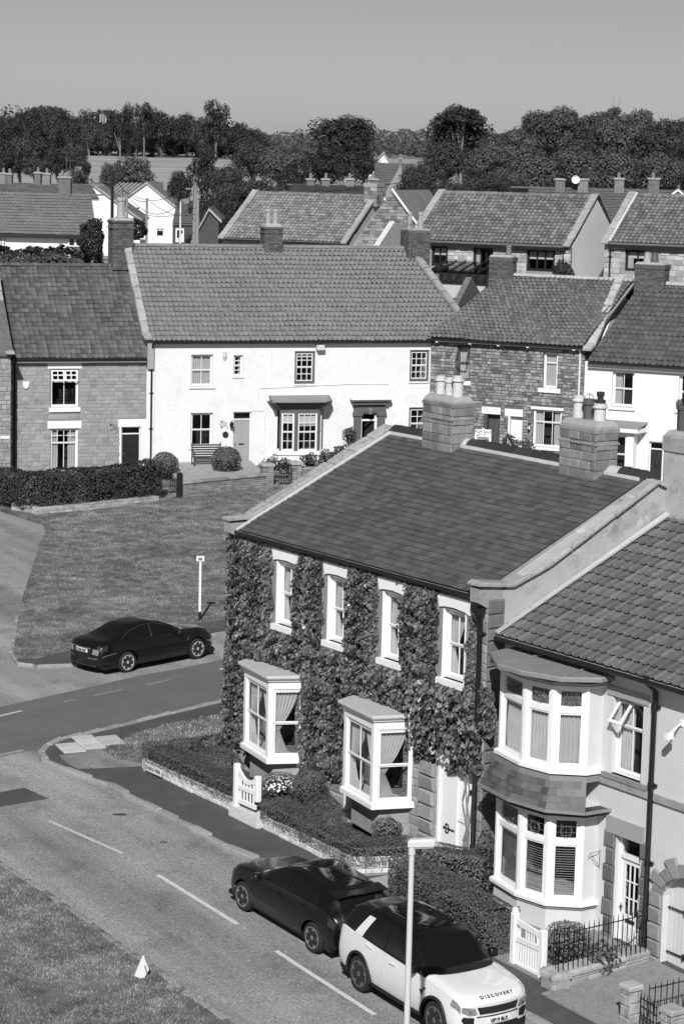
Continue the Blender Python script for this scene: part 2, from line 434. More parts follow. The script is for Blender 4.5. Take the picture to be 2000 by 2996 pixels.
def window(parent, u0, u1, z0, z1, y=.1, fw=.06, cols=2, rows=2, m=WHITE, kind='sash', bars=None, curt=None, gl=GLASS, depth=.9, T=None, sill=None, name='window', bw_=.028, split=.5, dirt=None, room=True, frame_m=None):
    """window set back by y: frame + sash + panes + what hangs behind. cols/rows of panes; split = height of the transom"""
    T = Matrix(T.tolist()) if isinstance(T, np.ndarray) else T
    q = MB(); q.T = T; d = .07
    q.box(u0, u0+fw, y, y+d, z0, z1); q.box(u1-fw, u1, y, y+d, z0, z1); q.box(u0+fw, u1-fw, y, y+d, z1-fw, z1); q.box(u0+fw, u1-fw, y, y+d, z0, z0+fw*1.2)
    w = q.build(name, frame_m or m, parent)
    if sill:
        sq = MB(); sq.T = T; sq.box(u0-sill[0], u1+sill[0], -sill[1], y, z0-sill[2], z0); sq.build('sill', sill[3] if len(sill) > 3 else m, w)
    a, b, c, e = u0+fw, u1-fw, z0+fw*1.2, z1-fw
    zm = c+(e-c)*split
    halves = [(c, zm, y+.035), (zm, e, y+.012)] if kind in ('sash', 'casement') else [(c, e, y+.02)]
    rs = bars or [rows//len(halves)]*len(halves) if not isinstance(bars, (list, tuple)) else bars
    for hi, (p, t, yy) in enumerate(halves):
        s = MB(); s.T = T; r = .038
        s.box(a, a+r, yy, yy+.035, p, t); s.box(b-r, b, yy, yy+.035, p, t); s.box(a+r, b-r, yy, yy+.035, t-r, t); s.box(a+r, b-r, yy, yy+.035, p, p+r)
        cc = cols if not isinstance(cols, (list, tuple)) else cols[hi]; rr = rs[hi]
        for k in range(1, cc): x = a+(b-a)*k/cc; s.box(x-bw_/2, x+bw_/2, yy+.004, yy+.03, p+r, t-r)
        for k in range(1, rr): z = p+(t-p)*k/rr; s.box(a+r, b-r, yy+.006, yy+.028, z-bw_/2, z+bw_/2)
        s.build('sash' if kind == 'sash' else 'casement', m, w)
        for i in range(cc):
            for k in range(rr):
                g = MB(); g.T = T
                x0 = a+(b-a)*i/cc+.012; x1 = a+(b-a)*(i+1)/cc-.012; z_0 = p+(t-p)*k/rr+.012; z_1 = p+(t-p)*(k+1)/rr-.012
                g.add([(x0, yy+.017, z_0), (x1, yy+.017, z_0), (x1, yy+.017, z_1), (x0, yy+.017, z_1)], [(0, 1, 2, 3)]); g.build('pane', gl, w)
    if room:
        k = MB(); k.T = T; Y0 = y+.1; Y1 = y+.1+depth
        k.add([(u0, Y1, z0), (u1, Y1, z0), (u1, Y1, z1), (u0, Y1, z1)], [(0, 1, 2, 3)]); k.add([(u0, Y0, z0), (u0, Y1, z0), (u0, Y1, z1), (u0, Y0, z1)], [(0, 1, 2, 3)])
        k.add([(u1, Y0, z0), (u1, Y1, z0), (u1, Y1, z1), (u1, Y0, z1)], [(0, 1, 2, 3)]); k.add([(u0, Y0, z1), (u1, Y0, z1), (u1, Y1, z1), (u0, Y1, z1)], [(0, 1, 2, 3)])
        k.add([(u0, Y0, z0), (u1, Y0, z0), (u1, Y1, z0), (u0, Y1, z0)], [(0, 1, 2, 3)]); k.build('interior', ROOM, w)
    W_ = u1-u0; H_ = z1-z0
    for cspec in (curt or []):
        q = MB(); q.T = T; kd = cspec[0]; yy = y+.12
        if kd == 'full': curtain_strip(q, u0+.02, u1-.02, z0+.02, z1, yy); q.build('curtain', CURT, w)
        elif kd == 'tiedL': curtain_strip(q, u0+.02, u0+W_*cspec[1], z0+.02, z1, yy, .72, 1); q.build('curtain', CURT, w)
        elif kd == 'tiedR': curtain_strip(q, u1-W_*cspec[1], u1-.02, z0+.02, z1, yy, .72, -1); q.build('curtain', CURT, w)
        elif kd == 'left': curtain_strip(q, u0+.02, u0+W_*cspec[1], z0+.02, z1, yy); q.build('curtain', CURT, w)
        elif kd == 'right': curtain_strip(q, u1-W_*cspec[1], u1-.02, z0+.02, z1, yy); q.build('curtain', CURT, w)
        elif kd == 'roller': q.box(u0+.03, u1-.03, yy, yy+.01, z1-H_*cspec[1], z1); q.build('roller_blind', BLIND, w)
        elif kd == 'lower': curtain_strip(q, u0+.02, u1-.02, z0+.02, z0+H_*cspec[1], yy); q.build('net_curtain', CURT, w)
        elif kd == 'slats':
            zz = z0+.05
            while zz < z0+H_*cspec[1]:
                s = MB(); s.T = T; s.slab([(u0+.05, yy, zz+.012), (u1-.05, yy, zz+.012), (u1-.05, yy+.035, zz-.006), (u0+.05, yy+.035, zz-.006)], (0, .002, .004)); s.build('blind_slat', BLIND, w); zz += .052
    return w
def lintel(parent, a, b, c, d, m=WHITE, y=-.02, name='lintel', dep=.12):
    q = MB(); q.box(a, b, y, y+dep, c, d); return q.build(name, m, parent)
def panel_door(parent, a, b, c, d, y, m, fm=WHITE, panels=((.08, .45, .55, .95), (.55, .92, .55, .95), (.08, .45, .08, .42), (.55, .92, .08, .42)), fr=.06, letter=True, fan=0., handle=True):
    q = MB(); q.box(a, a+fr, y-.03, y+.05, c, d); q.box(b-fr, b, y-.03, y+.05, c, d); q.box(a+fr, b-fr, y-.03, y+.05, d-fr, d)
    if fan: q.box(a+fr, b-fr, y-.03, y+.05, d-fan-.05, d-fan)
    f = q.build('door_frame', fm, parent)
    t = d-fr-(fan and fan+.0)
    if fan:
        t = d-fan-.05
        g = MB(); g.add([(a+fr, y, d-fan), (b-fr, y, d-fan), (b-fr, y, d-fr), (a+fr, y, d-fr)], [(0, 1, 2, 3)]); g.build('pane', GLASS, f)
        g = MB(); g.add([(a+fr, y+.2, d-fan), (b-fr, y+.2, d-fan), (b-fr, y+.2, d-fr), (a+fr, y+.2, d-fr)], [(0, 1, 2, 3)]); g.build('interior', ROOM, f)
    A, B = a+fr, b-fr; w = B-A; h = t-c
    q = MB(); q.box(A, B, y, y+.045, c, t)
    for p in panels:
        x0, x1, z0, z1 = A+w*p[0], A+w*p[1], c+h*p[2], c+h*p[3]
        e = .022
        q.box(x0-e, x1+e, y-.012, y-.002, z1, z1+e); q.box(x0-e, x1+e, y-.012, y-.002, z0-e, z0); q.box(x0-e, x0, y-.012, y-.002, z0, z1); q.box(x1, x1+e, y-.012, y-.002, z0, z1)
    dr = q.build('door', m, parent)
    if letter:
        q = MB(); q.box((A+B)/2-.12, (A+B)/2+.12, y-.02, y-.003, c+h*.46, c+h*.46+.06); q.build('letterbox', mat('letterbox_brass', .35, .4, metal=.8) if letter == 'b' else BLACKP, dr)
    if handle:
        q = MB(); q.box(A+.05, A+.08, y-.05, y-.003, c+h*.45, c+h*.5); q.build('handle', mat('bright_metal', .6, .25, metal=.9), dr)
    return dr

def text_mesh(s, size, m, name='lettering', parent=None, ext=.002, bold=0.):
    cu = bpy.data.curves.new(name, 'FONT'); cu.body = s; cu.size = size; cu.extrude = ext; cu.align_x = 'CENTER'; cu.align_y = 'CENTER'; cu.offset = bold; cu.resolution_u = 3
    o = bpy.data.objects.new(name, cu); COL.objects.link(o)
    bpy.context.view_layer.update()
    me = bpy.data.meshes.new_from_object(o.evaluated_get(bpy.context.evaluated_depsgraph_get()))
    bpy.data.objects.remove(o); me.materials.clear(); me.materials.append(m)
    return link(name, me, parent)

# ------------------------------------------------------------------ foliage
def leaves(P, Nn, size, spread=.7, asp=.6, droop=0.):
    """one kite per point, roughly facing Nn"""
    n = len(P); Nn = Nn+RNG.normal(0, spread, (n, 3)); Nn /= np.linalg.norm(Nn, axis=1)[:, None]+1e-9
    t = RNG.normal(0, 1, (n, 3)); t[:, 2] -= droop
    t -= (t*Nn).sum(1)[:, None]*Nn; t /= np.linalg.norm(t, axis=1)[:, None]+1e-9
    b = np.cross(Nn, t); s = (size*(RNG.random(n)*.7+.65))[:, None] if np.isscalar(size) else (size*(RNG.random(n)*.7+.65))[:, None]
    return np.stack([P-t*s*.5, P+b*s*asp*.5-t*s*.08, P+t*s*.5, P-b*s*asp*.5-t*s*.08], 1)
LEAFM = lambda name, v, pv=.45, sub=.18, spec=.35, rough=.5: mat(name, v, rough, pv=pv, spec=spec, sub=sub)
# ------------------------------------------------------------------ ground, roads, lawns
import bmesh
KNOTS = [k[0] for k in TK]
def px(*pts): return [tuple(ong(a, b)[:2]) for a, b in pts]
def sheet(name, P, m, off, skirt=.0, parent=None, kind='structure', sub=0.):
    me = bpy.data.meshes.new(name); bm = bmesh.new()
    f = bm.faces.new([bm.verts.new((x, y, 0)) for x, y in P])
    f.normal_update(); bmesh.ops.triangulate(bm, faces=[f], ngon_method='EAR_CLIP')
    ys = [p[1] for p in P]
    for k in KNOTS:
        if min(ys) < k < max(ys):
            bmesh.ops.bisect_plane(bm, geom=bm.verts[:]+bm.edges[:]+bm.faces[:], plane_co=(0, k, 0), plane_no=(0, 1, 0))
    for v in bm.verts: v.co.z = gz(v.co.y)+off
    bmesh.ops.recalc_face_normals(bm, faces=bm.faces)
    if bm.faces and sum(f.normal.z for f in bm.faces) < 0: bmesh.ops.reverse_faces(bm, faces=bm.faces)
    if skirt:
        e = [e for e in bm.edges if e.is_boundary]; r = bmesh.ops.extrude_edge_only(bm, edges=e)
        for v in [g for g in r['geom'] if isinstance(g, bmesh.types.BMVert)]: v.co.z -= skirt
    bm.to_mesh(me); bm.free(); me.materials.append(m)
    o = link(name, me, parent)
    if parent is None: o['kind'] = kind
    return o
def ext(a, b, L):
    d = np.array(b)-np.array(a); d /= np.linalg.norm(d); return tuple(np.array(b)+d*L)

# one sheet of land out to the horizon
ys = sorted(set(KNOTS+[-60, 0, 30, 60, 90, 140, 230, 300, 380, 460, 600, 800, 1200, 2500])); xs = [-1500, -600, -200, -100, -50, -25, 0, 25, 50, 100, 200, 600, 1500]
V = [(x, y, gz(y)-.03 if y > 10 else gz(y)-.03) for y in ys for x in xs]; n = len(xs)
F = [(j*n+i, j*n+i+1, (j+1)*n+i+1, (j+1)*n+i) for j in range(len(ys)-1) for i in range(n-1)]
FIELD = mat('field_grass', .27, .95, n1=(.08, .3), n2=(.1, .02), streak=(.3, .1, .35, .01), spec=.1)
g = MB(); g.add(V, F); g.build('ground', FIELD)['kind'] = 'structure'

TARMAC = mat('worn_tarmac', .235, .9, n1=(.5, 20.), n2=(.12, .5), bump=.012, bs=30., spec=.25, stain=(.35, .8), speck=(.6, 40., .62), streak=(.42, -1.0, .75, .05))
TARMAC2 = mat('newer_tarmac', .12, .9, n1=(.45, 20.), n2=(.08, .8), bump=.012, bs=30., streak=(.1, .75, .8, .06), spec=.25, speck=(.6, 95., .66))
PAVE = mat('pavement_tarmac', .065, .9, n1=(.06, 30.), n2=(.16, .7), bump=.002, bs=50., spec=.3, stain=(-.45, 1.6))
GRASSB = mat('lawn_soil', .14, .95, n1=(.55, 1.9), n2=(.35, .45), bump=.03, bs=25., spec=.1, stain=(.3, 2.2))
GRASS1 = mat('grass_blades', .24, .8, pv=.6, n1=(.55, 1.9), n2=(.35, .45), spec=.2, sub=.15)
KERBM = mat('kerb_stone', .25, .9, pv=.12, n1=(.12, 12.), bump=.008, bs=25., stain=(.35, 9.))
PAINT = mat('road_paint', .5, .8, n1=(.18, 30.), stain=(.45, 14.))

sheet('road', [(-45, 15), (20, 15), (20, 94), (-45, 94)], TARMAC, .0)
kd = px((214, 1950), (681, 1852)); kdir = ext(kd[0], kd[1], 40)
low = px((357, 2132), (684, 2053)); lowx = ext(low[0], low[1], 36)
# darker carriageway of the main road
d1 = px((0, 2069), (220, 2020), (408, 1977), (673, 1926)); d2 = px((684, 2046), (510, 2088), (357, 2126), (255, 2150), (180, 2168), (110, 2192), (0, 2215))
sheet('main_carriageway', [ext(d1[1], d1[0], 30)]+d1+[ext(d1[2], d1[3], 30), ext(d2[1], d2[0], 30)]+d2+[ext(d2[4], d2[6], 30)], TARMAC2, .004)
sheet('tarmac_patch', px((-90, 2336), (72, 2305), (143, 2337), (-90, 2376)), PAVE, .005)
pt = px((60, 2240), (150, 2225), (210, 2260), (330, 2330), (300, 2345), (190, 2300))

kdir_ = (np.array(kd[1])-np.array(kd[0])); kdir_ /= np.linalg.norm(kdir_)
# main lawn in front of the far row
p1 = px((107, 1936), (204, 1912), (400, 1874), (587, 1831), (681, 1816))
lawn = px((128, 1538), (135, 1560), (117, 1600), (92, 1676), (70, 1745), (56, 1804), (46, 1880), (38, 1915), (50, 1934))
yd = ong(0, 1496)
p1x = tuple(np.array(p1[-1])+np.array(kdir_)*26)
sheet('lawn', lawn+p1+[p1x, (40, 125), (-45, 125), (-45, yd[1]), tuple(yd[:2])], GRASSB, .10, .2)
pk = px((681, 1850), (625, 1859), (400, 1905), (214, 1950), (107, 1952), (60, 1945))
pkx = tuple(np.array(pk[0])+kdir_*26)
sheet('far_pavement', [lawn[-1]]+p1+[p1x, pkx]+pk, PAVE, .085, .2)

# near block: pavement round the ivy house and the bay fronted house
kl = px((684, 2057), (510, 2098), (357, 2136), (255, 2160), (194, 2173), (150, 2193), (130, 2213), (143, 2230), (196, 2255), (275, 2285), (332, 2302), (430, 2357), (574, 2429), (672, 2483), (763, 2521), (1160, 2750), (1558, 2982))
klx = [ext(kl[1], kl[0], 34)]+kl+[ext(kl[-2], kl[-1], 14)]
sheet('pavement', klx+[(30, 27), (45, 60)], PAVE, .10, .25)
slab = px((147, 2202), (160, 2190), (265, 2162), (345, 2176), (327, 2190), (172, 2219))
gk = sheet('worn_corner_paving', px((172, 2222), (327, 2192), (345, 2176), (430, 2185), (445, 2252), (330, 2258), (230, 2262), (196, 2245)), TARMAC, .106)
verge = px((300, 2205), (345, 2180), (403, 2155), (510, 2127), (600, 2108), (700, 2092), (800, 2075), (820, 2180), (500, 2230), (440, 2250), (345, 2232))
sheet('grass_verge', verge, GRASSB, .115, .05)
# foreground green
fe = px((0, 2521), (34, 2544), (138, 2610), (189, 2648), (276, 2705), (344, 2760), (448, 2826), (534, 2892), (620, 2952), (666, 2986))
fg = [ext(fe[1], fe[0], 30)]+fe+[ext(fe[-2], fe[-1], 16), (-10, 20), (-45, 20)]
sheet('green', fg, GRASSB, .045, .2)

# paving slabs at the corner
ps = empty('corner_paving', kind='structure'); q0 = np.array(slab[0]); e1 = np.array(slab[3])-np.array(slab[1]); L1 = np.linalg.norm(e1); e1 /= L1; e2 = np.array([-e1[1], e1[0]])
SLABM = mat('paving_slab', .42, .9, pv=.12, n1=(.06, 8.), stain=(.25, 6.))
poly = [np.array(p) for p in slab]
def inside(p, P):
    c = False; n = len(P)
    for i in range(n):
        a, b = P[i], P[(i+1) % n]
        if (a[1] > p[1]) != (b[1] > p[1]) and p[0] < (b[0]-a[0])*(p[1]-a[1])/(b[1]-a[1]+1e-12)+a[0]: c = not c
    return c
Ms = []
for i in range(-3, 10):
    for j in range(-8, 9):
        c = np.array(slab[1])+e1*(i*.6+.3)+e2*(j*.45+.2+(i % 2)*.2)
        if inside(c, poly):
            Ms.append((mtx((e1[0]*.585, e1[1]*.585, 0), (0, 0, -.04), (e2[0]*.435, e2[1]*.435, 0), (c[0], c[1], gz(c[1])+.1)), 0))
def _flat(V): return V
tb = tmpl_block(0, 1)
pieces(ps, 'paving_slab', [([(x, y, z) for x, y, z in tb[0]], tb[1])], Ms, SLABM)

# kerb stones
def kerbline(pts, wd, hgt, ln, up=.0, side=1, name='kerb'):
    k = empty(name, kind='structure'); Ms = []
    for a, b in zip(pts, pts[1:]):
        a = np.array(a); b = np.array(b); L = np.linalg.norm(b-a); n = max(1, int(round(L/ln))); d = (b-a)/L; s = np.array([-d[1], d[0]])*side
        for i in range(n):
            c = a+d*L*(i+.5)/n+s*wd/2*.9+s*random.uniform(-.012, .012)
            z = gz(c[1])+up+random.uniform(-.008, .008); sl_ = (gz(c[1]+.5)-gz(c[1]-.5))*d[1]
            v = np.array([d[0], d[1], sl_])*(L/n-.015)
            Ms.append((mtx(v, (0, 0, -hgt), (s[0]*wd, s[1]*wd, 0), (c[0], c[1], z)), random.randrange(3)))
    pieces(k, 'kerb_stone', [tmpl_block(.015, s_) for s_ in range(3)], Ms, KERBM); return k
kerbline(klx[::-1], .2, .13, .75, .0, 1)
kerbline([pk[5], pk[4], pk[3], pk[2], pk[1], pk[0], pkx], .16, .11, .8, .0, -1)
kerbline(lawn[5:]+[pk[5]], .12, .05, .8, .03, -1)
kerbline(fe, .14, .02, .9, .03, -1)

# painted lines
def dash(name, a, b, w, m=PAINT, off=.009):
    A = np.array(ong(*a)[:2]); B = np.array(ong(*b)[:2]); d = (B-A)/np.linalg.norm(B-A); s = np.array([-d[1], d[0]])*w/2
    o = sheet(name, [tuple(A-s), tuple(B-s), tuple(B+s), tuple(A+s)], m, off); return o
FAINT = mat('worn_road_paint', .25, .85, n1=(.2, 25.), stain=(.6, 9.))
for a, b in (((461, 2560), (695, 2705)), ((808, 2783), (1096, 2970))): dash('road_line', a, b, .11)
for a, b in (((143, 2402), (359, 2498)),): dash('road_line', a, b, .11, mat('half_worn_paint', .42, .85, n1=(.2, 25.), stain=(.3, 9.)))
for a, b in (((-60, 2110), (65, 2080)), ((642, 1959), (760, 1932))): dash('road_line', a, b, .1)
for a, b in (((189, 2054), (219, 2047)), ((276, 2036), (358, 2018)), ((430, 2004), (501, 1988))): dash('road_line', a, b, .09, FAINT)
dash('give_way_line', (-60, 2222), (70, 2196), .2, FAINT)

# gully grate and covers
gt = empty('drain_grate', tuple(ong(212, 2155)), 0, 'square iron gully grate in the road against the pavement corner', 'drain')
qa, qb, qc, qd = [np.array(ong(*p)) for p in ((173, 2157), (243, 2143), (258, 2151), (190, 2166))]
q = MB(); o0 = np.array(gt.location)
q.slab([tuple(p-o0+(0, 0, .012)) for p in (qa, qb, qc, qd)], (0, 0, -.01)); q.build('frame', mat('dark_iron', .02, .6), gt)
for i in range(9):
    f = (i+.5)/9; a = qa+(qb-qa)*f-o0; b = qd+(qc-qd)*f-o0
    q = MB(); q.beam(tuple(a+(0, 0, .022)), tuple(b+(0, 0, .022)), .035, .015); q.build('bar', mat('worn_iron', .06, .5, metal=.3), gt)
for (x, y, r, lb) in ((350, 2384, .2, 'dark oval stopcock cover in the road nearer the corner'), (479, 2465, .1, 'small iron cover with a pale patch beside it, near the middle of the road')):
    c = ong(x, y); cv = empty('cover', tuple(c), 0, lb, 'cover'); cv.scale = (.75, .3, 1); q = MB(); q.lathe([(r*1.15, .004), (r*1.12, .016), (r, .016)], n=18); q.build('rim', mat('worn_iron', .06), cv)
    q = MB(); q.lathe([(r*.97, .006), (r*.95, .012)], n=18); q.build('lid', mat('dark_iron', .02), cv)

def inpoly(P, X, Y):
    c = np.zeros(len(X), bool); n = len(P)
    for i in range(n):
        (x1, y1), (x2, y2) = P[i], P[(i+1) % n]
        k = ((y1 > Y) != (y2 > Y)) & (X < (x2-x1)*(Y-y1)/(y2-y1+1e-12)+x1); c ^= k
    return c
def grass(poly, box, n, size, off, label, m=GRASS1, name='grass', patch=.0):
    X = RNG.uniform(box[0], box[1], n*3); Y = RNG.uniform(box[2], box[3], n*3)
    k = inpoly(poly, X, Y)
    d = np.sin(X*1.7+np.sin(Y*1.1)*2)+np.sin(Y*2.3+np.sin(X*.9)*2)+np.sin(X*5.1+Y*3.3)
    k &= RNG.random(len(X)) < .55+.18*d
    X = X[k][:n]; Y = Y[k][:n]; Z = np.interp(Y, [q[0] for q in TK], [q[1] for q in TK])+off
    n = len(X); a = RNG.uniform(0, 2*pi, n); s = size*(RNG.random(n)*.9+.5); lean = RNG.normal(0, .6, (n, 2))*s[:, None]
    w = s*.22
    A = np.stack([X-np.cos(a)*w, Y-np.sin(a)*w, Z], 1); B = np.stack([X+np.cos(a)*w, Y+np.sin(a)*w, Z], 1)
    C = np.stack([X+lean[:, 0], Y+lean[:, 1], Z+s], 1)
    o = link(name, quads_mesh(name, np.stack([A, B, C], 1), m, 3)); tag(o, label, 'grass', kind='stuff'); return o
grass(fg, (-14, 2, 36, 53), 190000, .036, .045, 'rough dry grass of the green in the near left corner')
lp = lawn+p1+[(20, 92), (20, 102), (-14, 102), tuple(yd[:2])]
grass(lp, (-14, 8, 66, 101), 200000, .036, .10, 'patchy mown grass of the sloping lawn before the far houses')
grass(verge, (-9, 0, 54, 66), 26000, .05, .115, 'thin strip of grass between the pavement and the clipped hedge')

# ------------------------------------------------------------------ hedges and shrubs
def lump(P, s=1., seed=0.):
    x, y, z = P[:, 0]*s+seed, P[:, 1]*s+seed*1.7, P[:, 2]*s-seed
    return (np.sin(x*2.1+np.sin(y*1.3)*1.2)+np.sin(y*2.7+np.sin(z*2.2))+np.sin(z*3.1+x*1.1)+.6*np.sin(x*6.3+y*4.1)+.6*np.sin(y*7.1-z*5.3))/4.2
HEDGE = LEAFM('clipped_hedge_leaf', .1, .4, .08); HEDGE2 = LEAFM('pale_hedge_leaf', .085, .55)
CORE = mat('hedge_inside', .012, 1.)  # near-black filler: the shade deep among the leaves put into its colour
def hedge(name, pts, w, hgt, dens, leaf, label, cat='hedge', base=.1, m=HEDGE, bump=.05, droop=0., seed=0., taper=.0, nz=None, hv=None, group=None, cols=1.):
    """pts: plan points of its centre line"""
    pts = [np.array(p, float) for p in pts]; seg = [np.linalg.norm(b-a) for a, b in zip(pts, pts[1:])]; Ltot = sum(seg)
    c0 = pts[0]; root = empty(name, (c0[0], c0[1], gz(c0[1])+base), 0, label, cat, group)
    per = 2*hgt+w; n = int(dens*Ltot*per)
    s = RNG.uniform(0, Ltot, n); cum = np.concatenate([[0], np.cumsum(seg)]); k = np.clip(np.searchsorted(cum, s)-1, 0, len(seg)-1)
    t = (s-cum[k])/np.array(seg)[k]; A = np.array(pts)[k]; B = np.array(pts)[k+1]; C = A+(B-A)*t[:, None]
    # smooth direction
    d = np.array([(B_-A_)/np.linalg.norm(B_-A_) for A_, B_ in zip(pts, pts[1:])]); sd = np.stack([-d[:, 1], d[:, 0]], 1)[k]
    p = RNG.uniform(0, per, n); h_ = hgt if hv is None else hgt*np.interp(s, *hv)
    side = np.where(p < hgt, -1, np.where(p < hgt+w, 0, 1)); f = np.where(side == -1, p/hgt, np.where(side == 1, (p-hgt-w)/hgt, 0))
    o = np.where(side == 0, (p-hgt-w/2), side*w/2); z = np.where(side == 0, 1., f)*h_
    keep = (side == 0) | (RNG.random(n) < .42)  # sparser sides let the dark core show, imitating their shade
    # rounded shoulders
    r = min(w/2, hgt*.5)*.55; ex = np.clip(np.abs(o)-(w/2-r), 0, r); zz = np.clip(z-(h_-r), 0, r); L = np.hypot(ex, zz); kk = np.where(L > r, r/np.maximum(L, 1e-6), 1)
    o = np.sign(o)*(np.minimum(np.abs(o), w/2-r)+ex*kk); z = np.minimum(z, h_-r)+zz*kk
    nv = np.stack([np.sign(o)*ex*0+np.sign(o)*np.where(side == 0, ex/r, 1.), np.where(side == 0, 1., zz/r)], 1)
    P = np.stack([C[:, 0]+sd[:, 0]*o, C[:, 1]+sd[:, 1]*o, z], 1); Nn = np.stack([sd[:, 0]*nv[:, 0], sd[:, 1]*nv[:, 0], nv[:, 1]], 1); Nn /= np.linalg.norm(Nn, axis=1)[:, None]
    q = lump(P, 1.6, seed); P = P+Nn*(q*bump-np.abs(RNG.normal(0, leaf*.4, n)))[:, None]
    P[:, 2] += np.interp(P[:, 1], [q_[0] for q_ in TK], [q_[1] for q_ in TK])+base
    P -= np.array([c0[0], c0[1], gz(c0[1])+base]); P = P[keep]; Nn = Nn[keep]
    Nn[:, 2] = np.where(Nn[:, 2] < .6, .75, Nn[:, 2]); Nn /= np.linalg.norm(Nn, axis=1)[:, None]
    # ends
    for e_, sg in ((0, -1), (-1, 1)):
        m_ = int(dens*w*hgt); dd = d[e_]*sg; ss = np.array([-dd[1], dd[0]]); E = pts[e_]
        o2 = RNG.uniform(-w/2, w/2, m_); z2 = RNG.uniform(0, hgt*(hv[1][e_] if hv else 1), m_)
        bul = .15*w*np.sqrt(np.maximum(0, 1-(2*o2/w)**2))
        PP = np.stack([E[0]+ss[0]*o2+dd[0]*bul, E[1]+ss[1]*o2+dd[1]*bul, z2+gz(E[1])+base], 1)-np.array([c0[0], c0[1], gz(c0[1])+base])
        P = np.concatenate([P, PP+RNG.normal(0, leaf*.3, PP.shape)]); Nn = np.concatenate([Nn, np.tile([dd[0], dd[1], .1], (m_, 1))])
    for j in range(1, len(pts)-1):
        m_ = int(dens*w*hgt*2.2); a_ = RNG.uniform(0, 2*pi, m_); z2 = RNG.uniform(0, hgt*1.5, m_); top_ = z2 > hgt; rr = np.where(top_, w/2*np.sqrt(RNG.random(m_)), w/2); z2 = np.minimum(z2, hgt-.25*np.clip(rr-w/2+.12, 0, 1))
        hj = 1 if hv is None else np.interp(cum[j], *hv)
        PP = np.stack([pts[j][0]+np.cos(a_)*rr, pts[j][1]+np.sin(a_)*rr, z2*hj+gz(pts[j][1])+base], 1)-np.array([c0[0], c0[1], gz(c0[1])+base])
        P = np.concatenate([P, PP+RNG.normal(0, leaf*.3, PP.shape)]); Nn = np.concatenate([Nn, np.stack([np.cos(a_)*~top_, np.sin(a_)*~top_, np.where(top_, 1., .2)], 1)])
    link('foliage', quads_mesh('foliage', leaves(P, Nn, leaf, .26, .66, droop), m), root)['kind'] = 'stuff'
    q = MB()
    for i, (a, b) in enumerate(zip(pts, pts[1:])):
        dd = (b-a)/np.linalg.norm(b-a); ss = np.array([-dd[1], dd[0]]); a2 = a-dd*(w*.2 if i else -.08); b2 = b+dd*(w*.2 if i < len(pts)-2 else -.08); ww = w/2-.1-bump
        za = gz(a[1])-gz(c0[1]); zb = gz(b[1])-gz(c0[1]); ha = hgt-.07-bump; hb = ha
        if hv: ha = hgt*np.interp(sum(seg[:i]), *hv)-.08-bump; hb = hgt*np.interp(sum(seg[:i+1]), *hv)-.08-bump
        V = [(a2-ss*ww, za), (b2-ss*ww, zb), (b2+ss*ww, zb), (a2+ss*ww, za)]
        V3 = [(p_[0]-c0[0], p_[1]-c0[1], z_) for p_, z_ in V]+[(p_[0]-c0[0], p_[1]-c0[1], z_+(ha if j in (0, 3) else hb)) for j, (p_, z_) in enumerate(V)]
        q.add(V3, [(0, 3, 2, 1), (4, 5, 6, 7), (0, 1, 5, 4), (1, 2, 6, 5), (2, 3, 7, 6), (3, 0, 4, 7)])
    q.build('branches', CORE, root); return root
def bush(name, c, r, dens, leaf, label, cat='shrub', m=HEDGE, bump=.08, base=None, spread=.38, core=True, group=None, flat=.15, droop=0., asp=.62, box=0.):
    """ellipsoid shrub standing on c (x,y,z)"""
    root = empty(name, tuple(c), RNG.uniform(0, 6), label, cat, group)
    n = int(dens*4*pi*((r[0]*r[1]+r[0]*r[2]+r[1]*r[2])/3)); D = RNG.normal(0, 1, (n, 3)); D /= np.linalg.norm(D, axis=1)[:, None]
    if box: D2 = np.sign(D)*np.abs(D)**(1-box); D2 /= np.linalg.norm(D2, axis=1)[:, None]**(1-box*.6); D = D2
    R = np.array(r); q = lump(D*R+np.array(c), 3./max(r), c[0]); P = D*R*(1+q*bump/max(.1, min(r)))[:, None]*(1-np.abs(RNG.normal(0, .06, n)))[:, None]
    P[:, 2] += R[2]*(1-flat); k = (P[:, 2] > -.02) & ((RNG.random(n) < .42+.9*np.maximum(0, D[:, 2])) | (not core)); P = P[k]; N_ = (D/R)[k]
    link('foliage', quads_mesh('foliage', leaves(P, N_/np.linalg.norm(N_, axis=1)[:, None], leaf, spread, asp, droop), m), root)['kind'] = 'stuff'
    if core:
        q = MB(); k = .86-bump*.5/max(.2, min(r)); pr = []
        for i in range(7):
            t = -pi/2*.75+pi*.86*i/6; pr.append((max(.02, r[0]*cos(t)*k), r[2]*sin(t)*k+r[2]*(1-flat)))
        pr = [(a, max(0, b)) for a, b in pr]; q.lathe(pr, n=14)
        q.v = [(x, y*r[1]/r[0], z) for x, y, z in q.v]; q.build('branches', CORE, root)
    return root
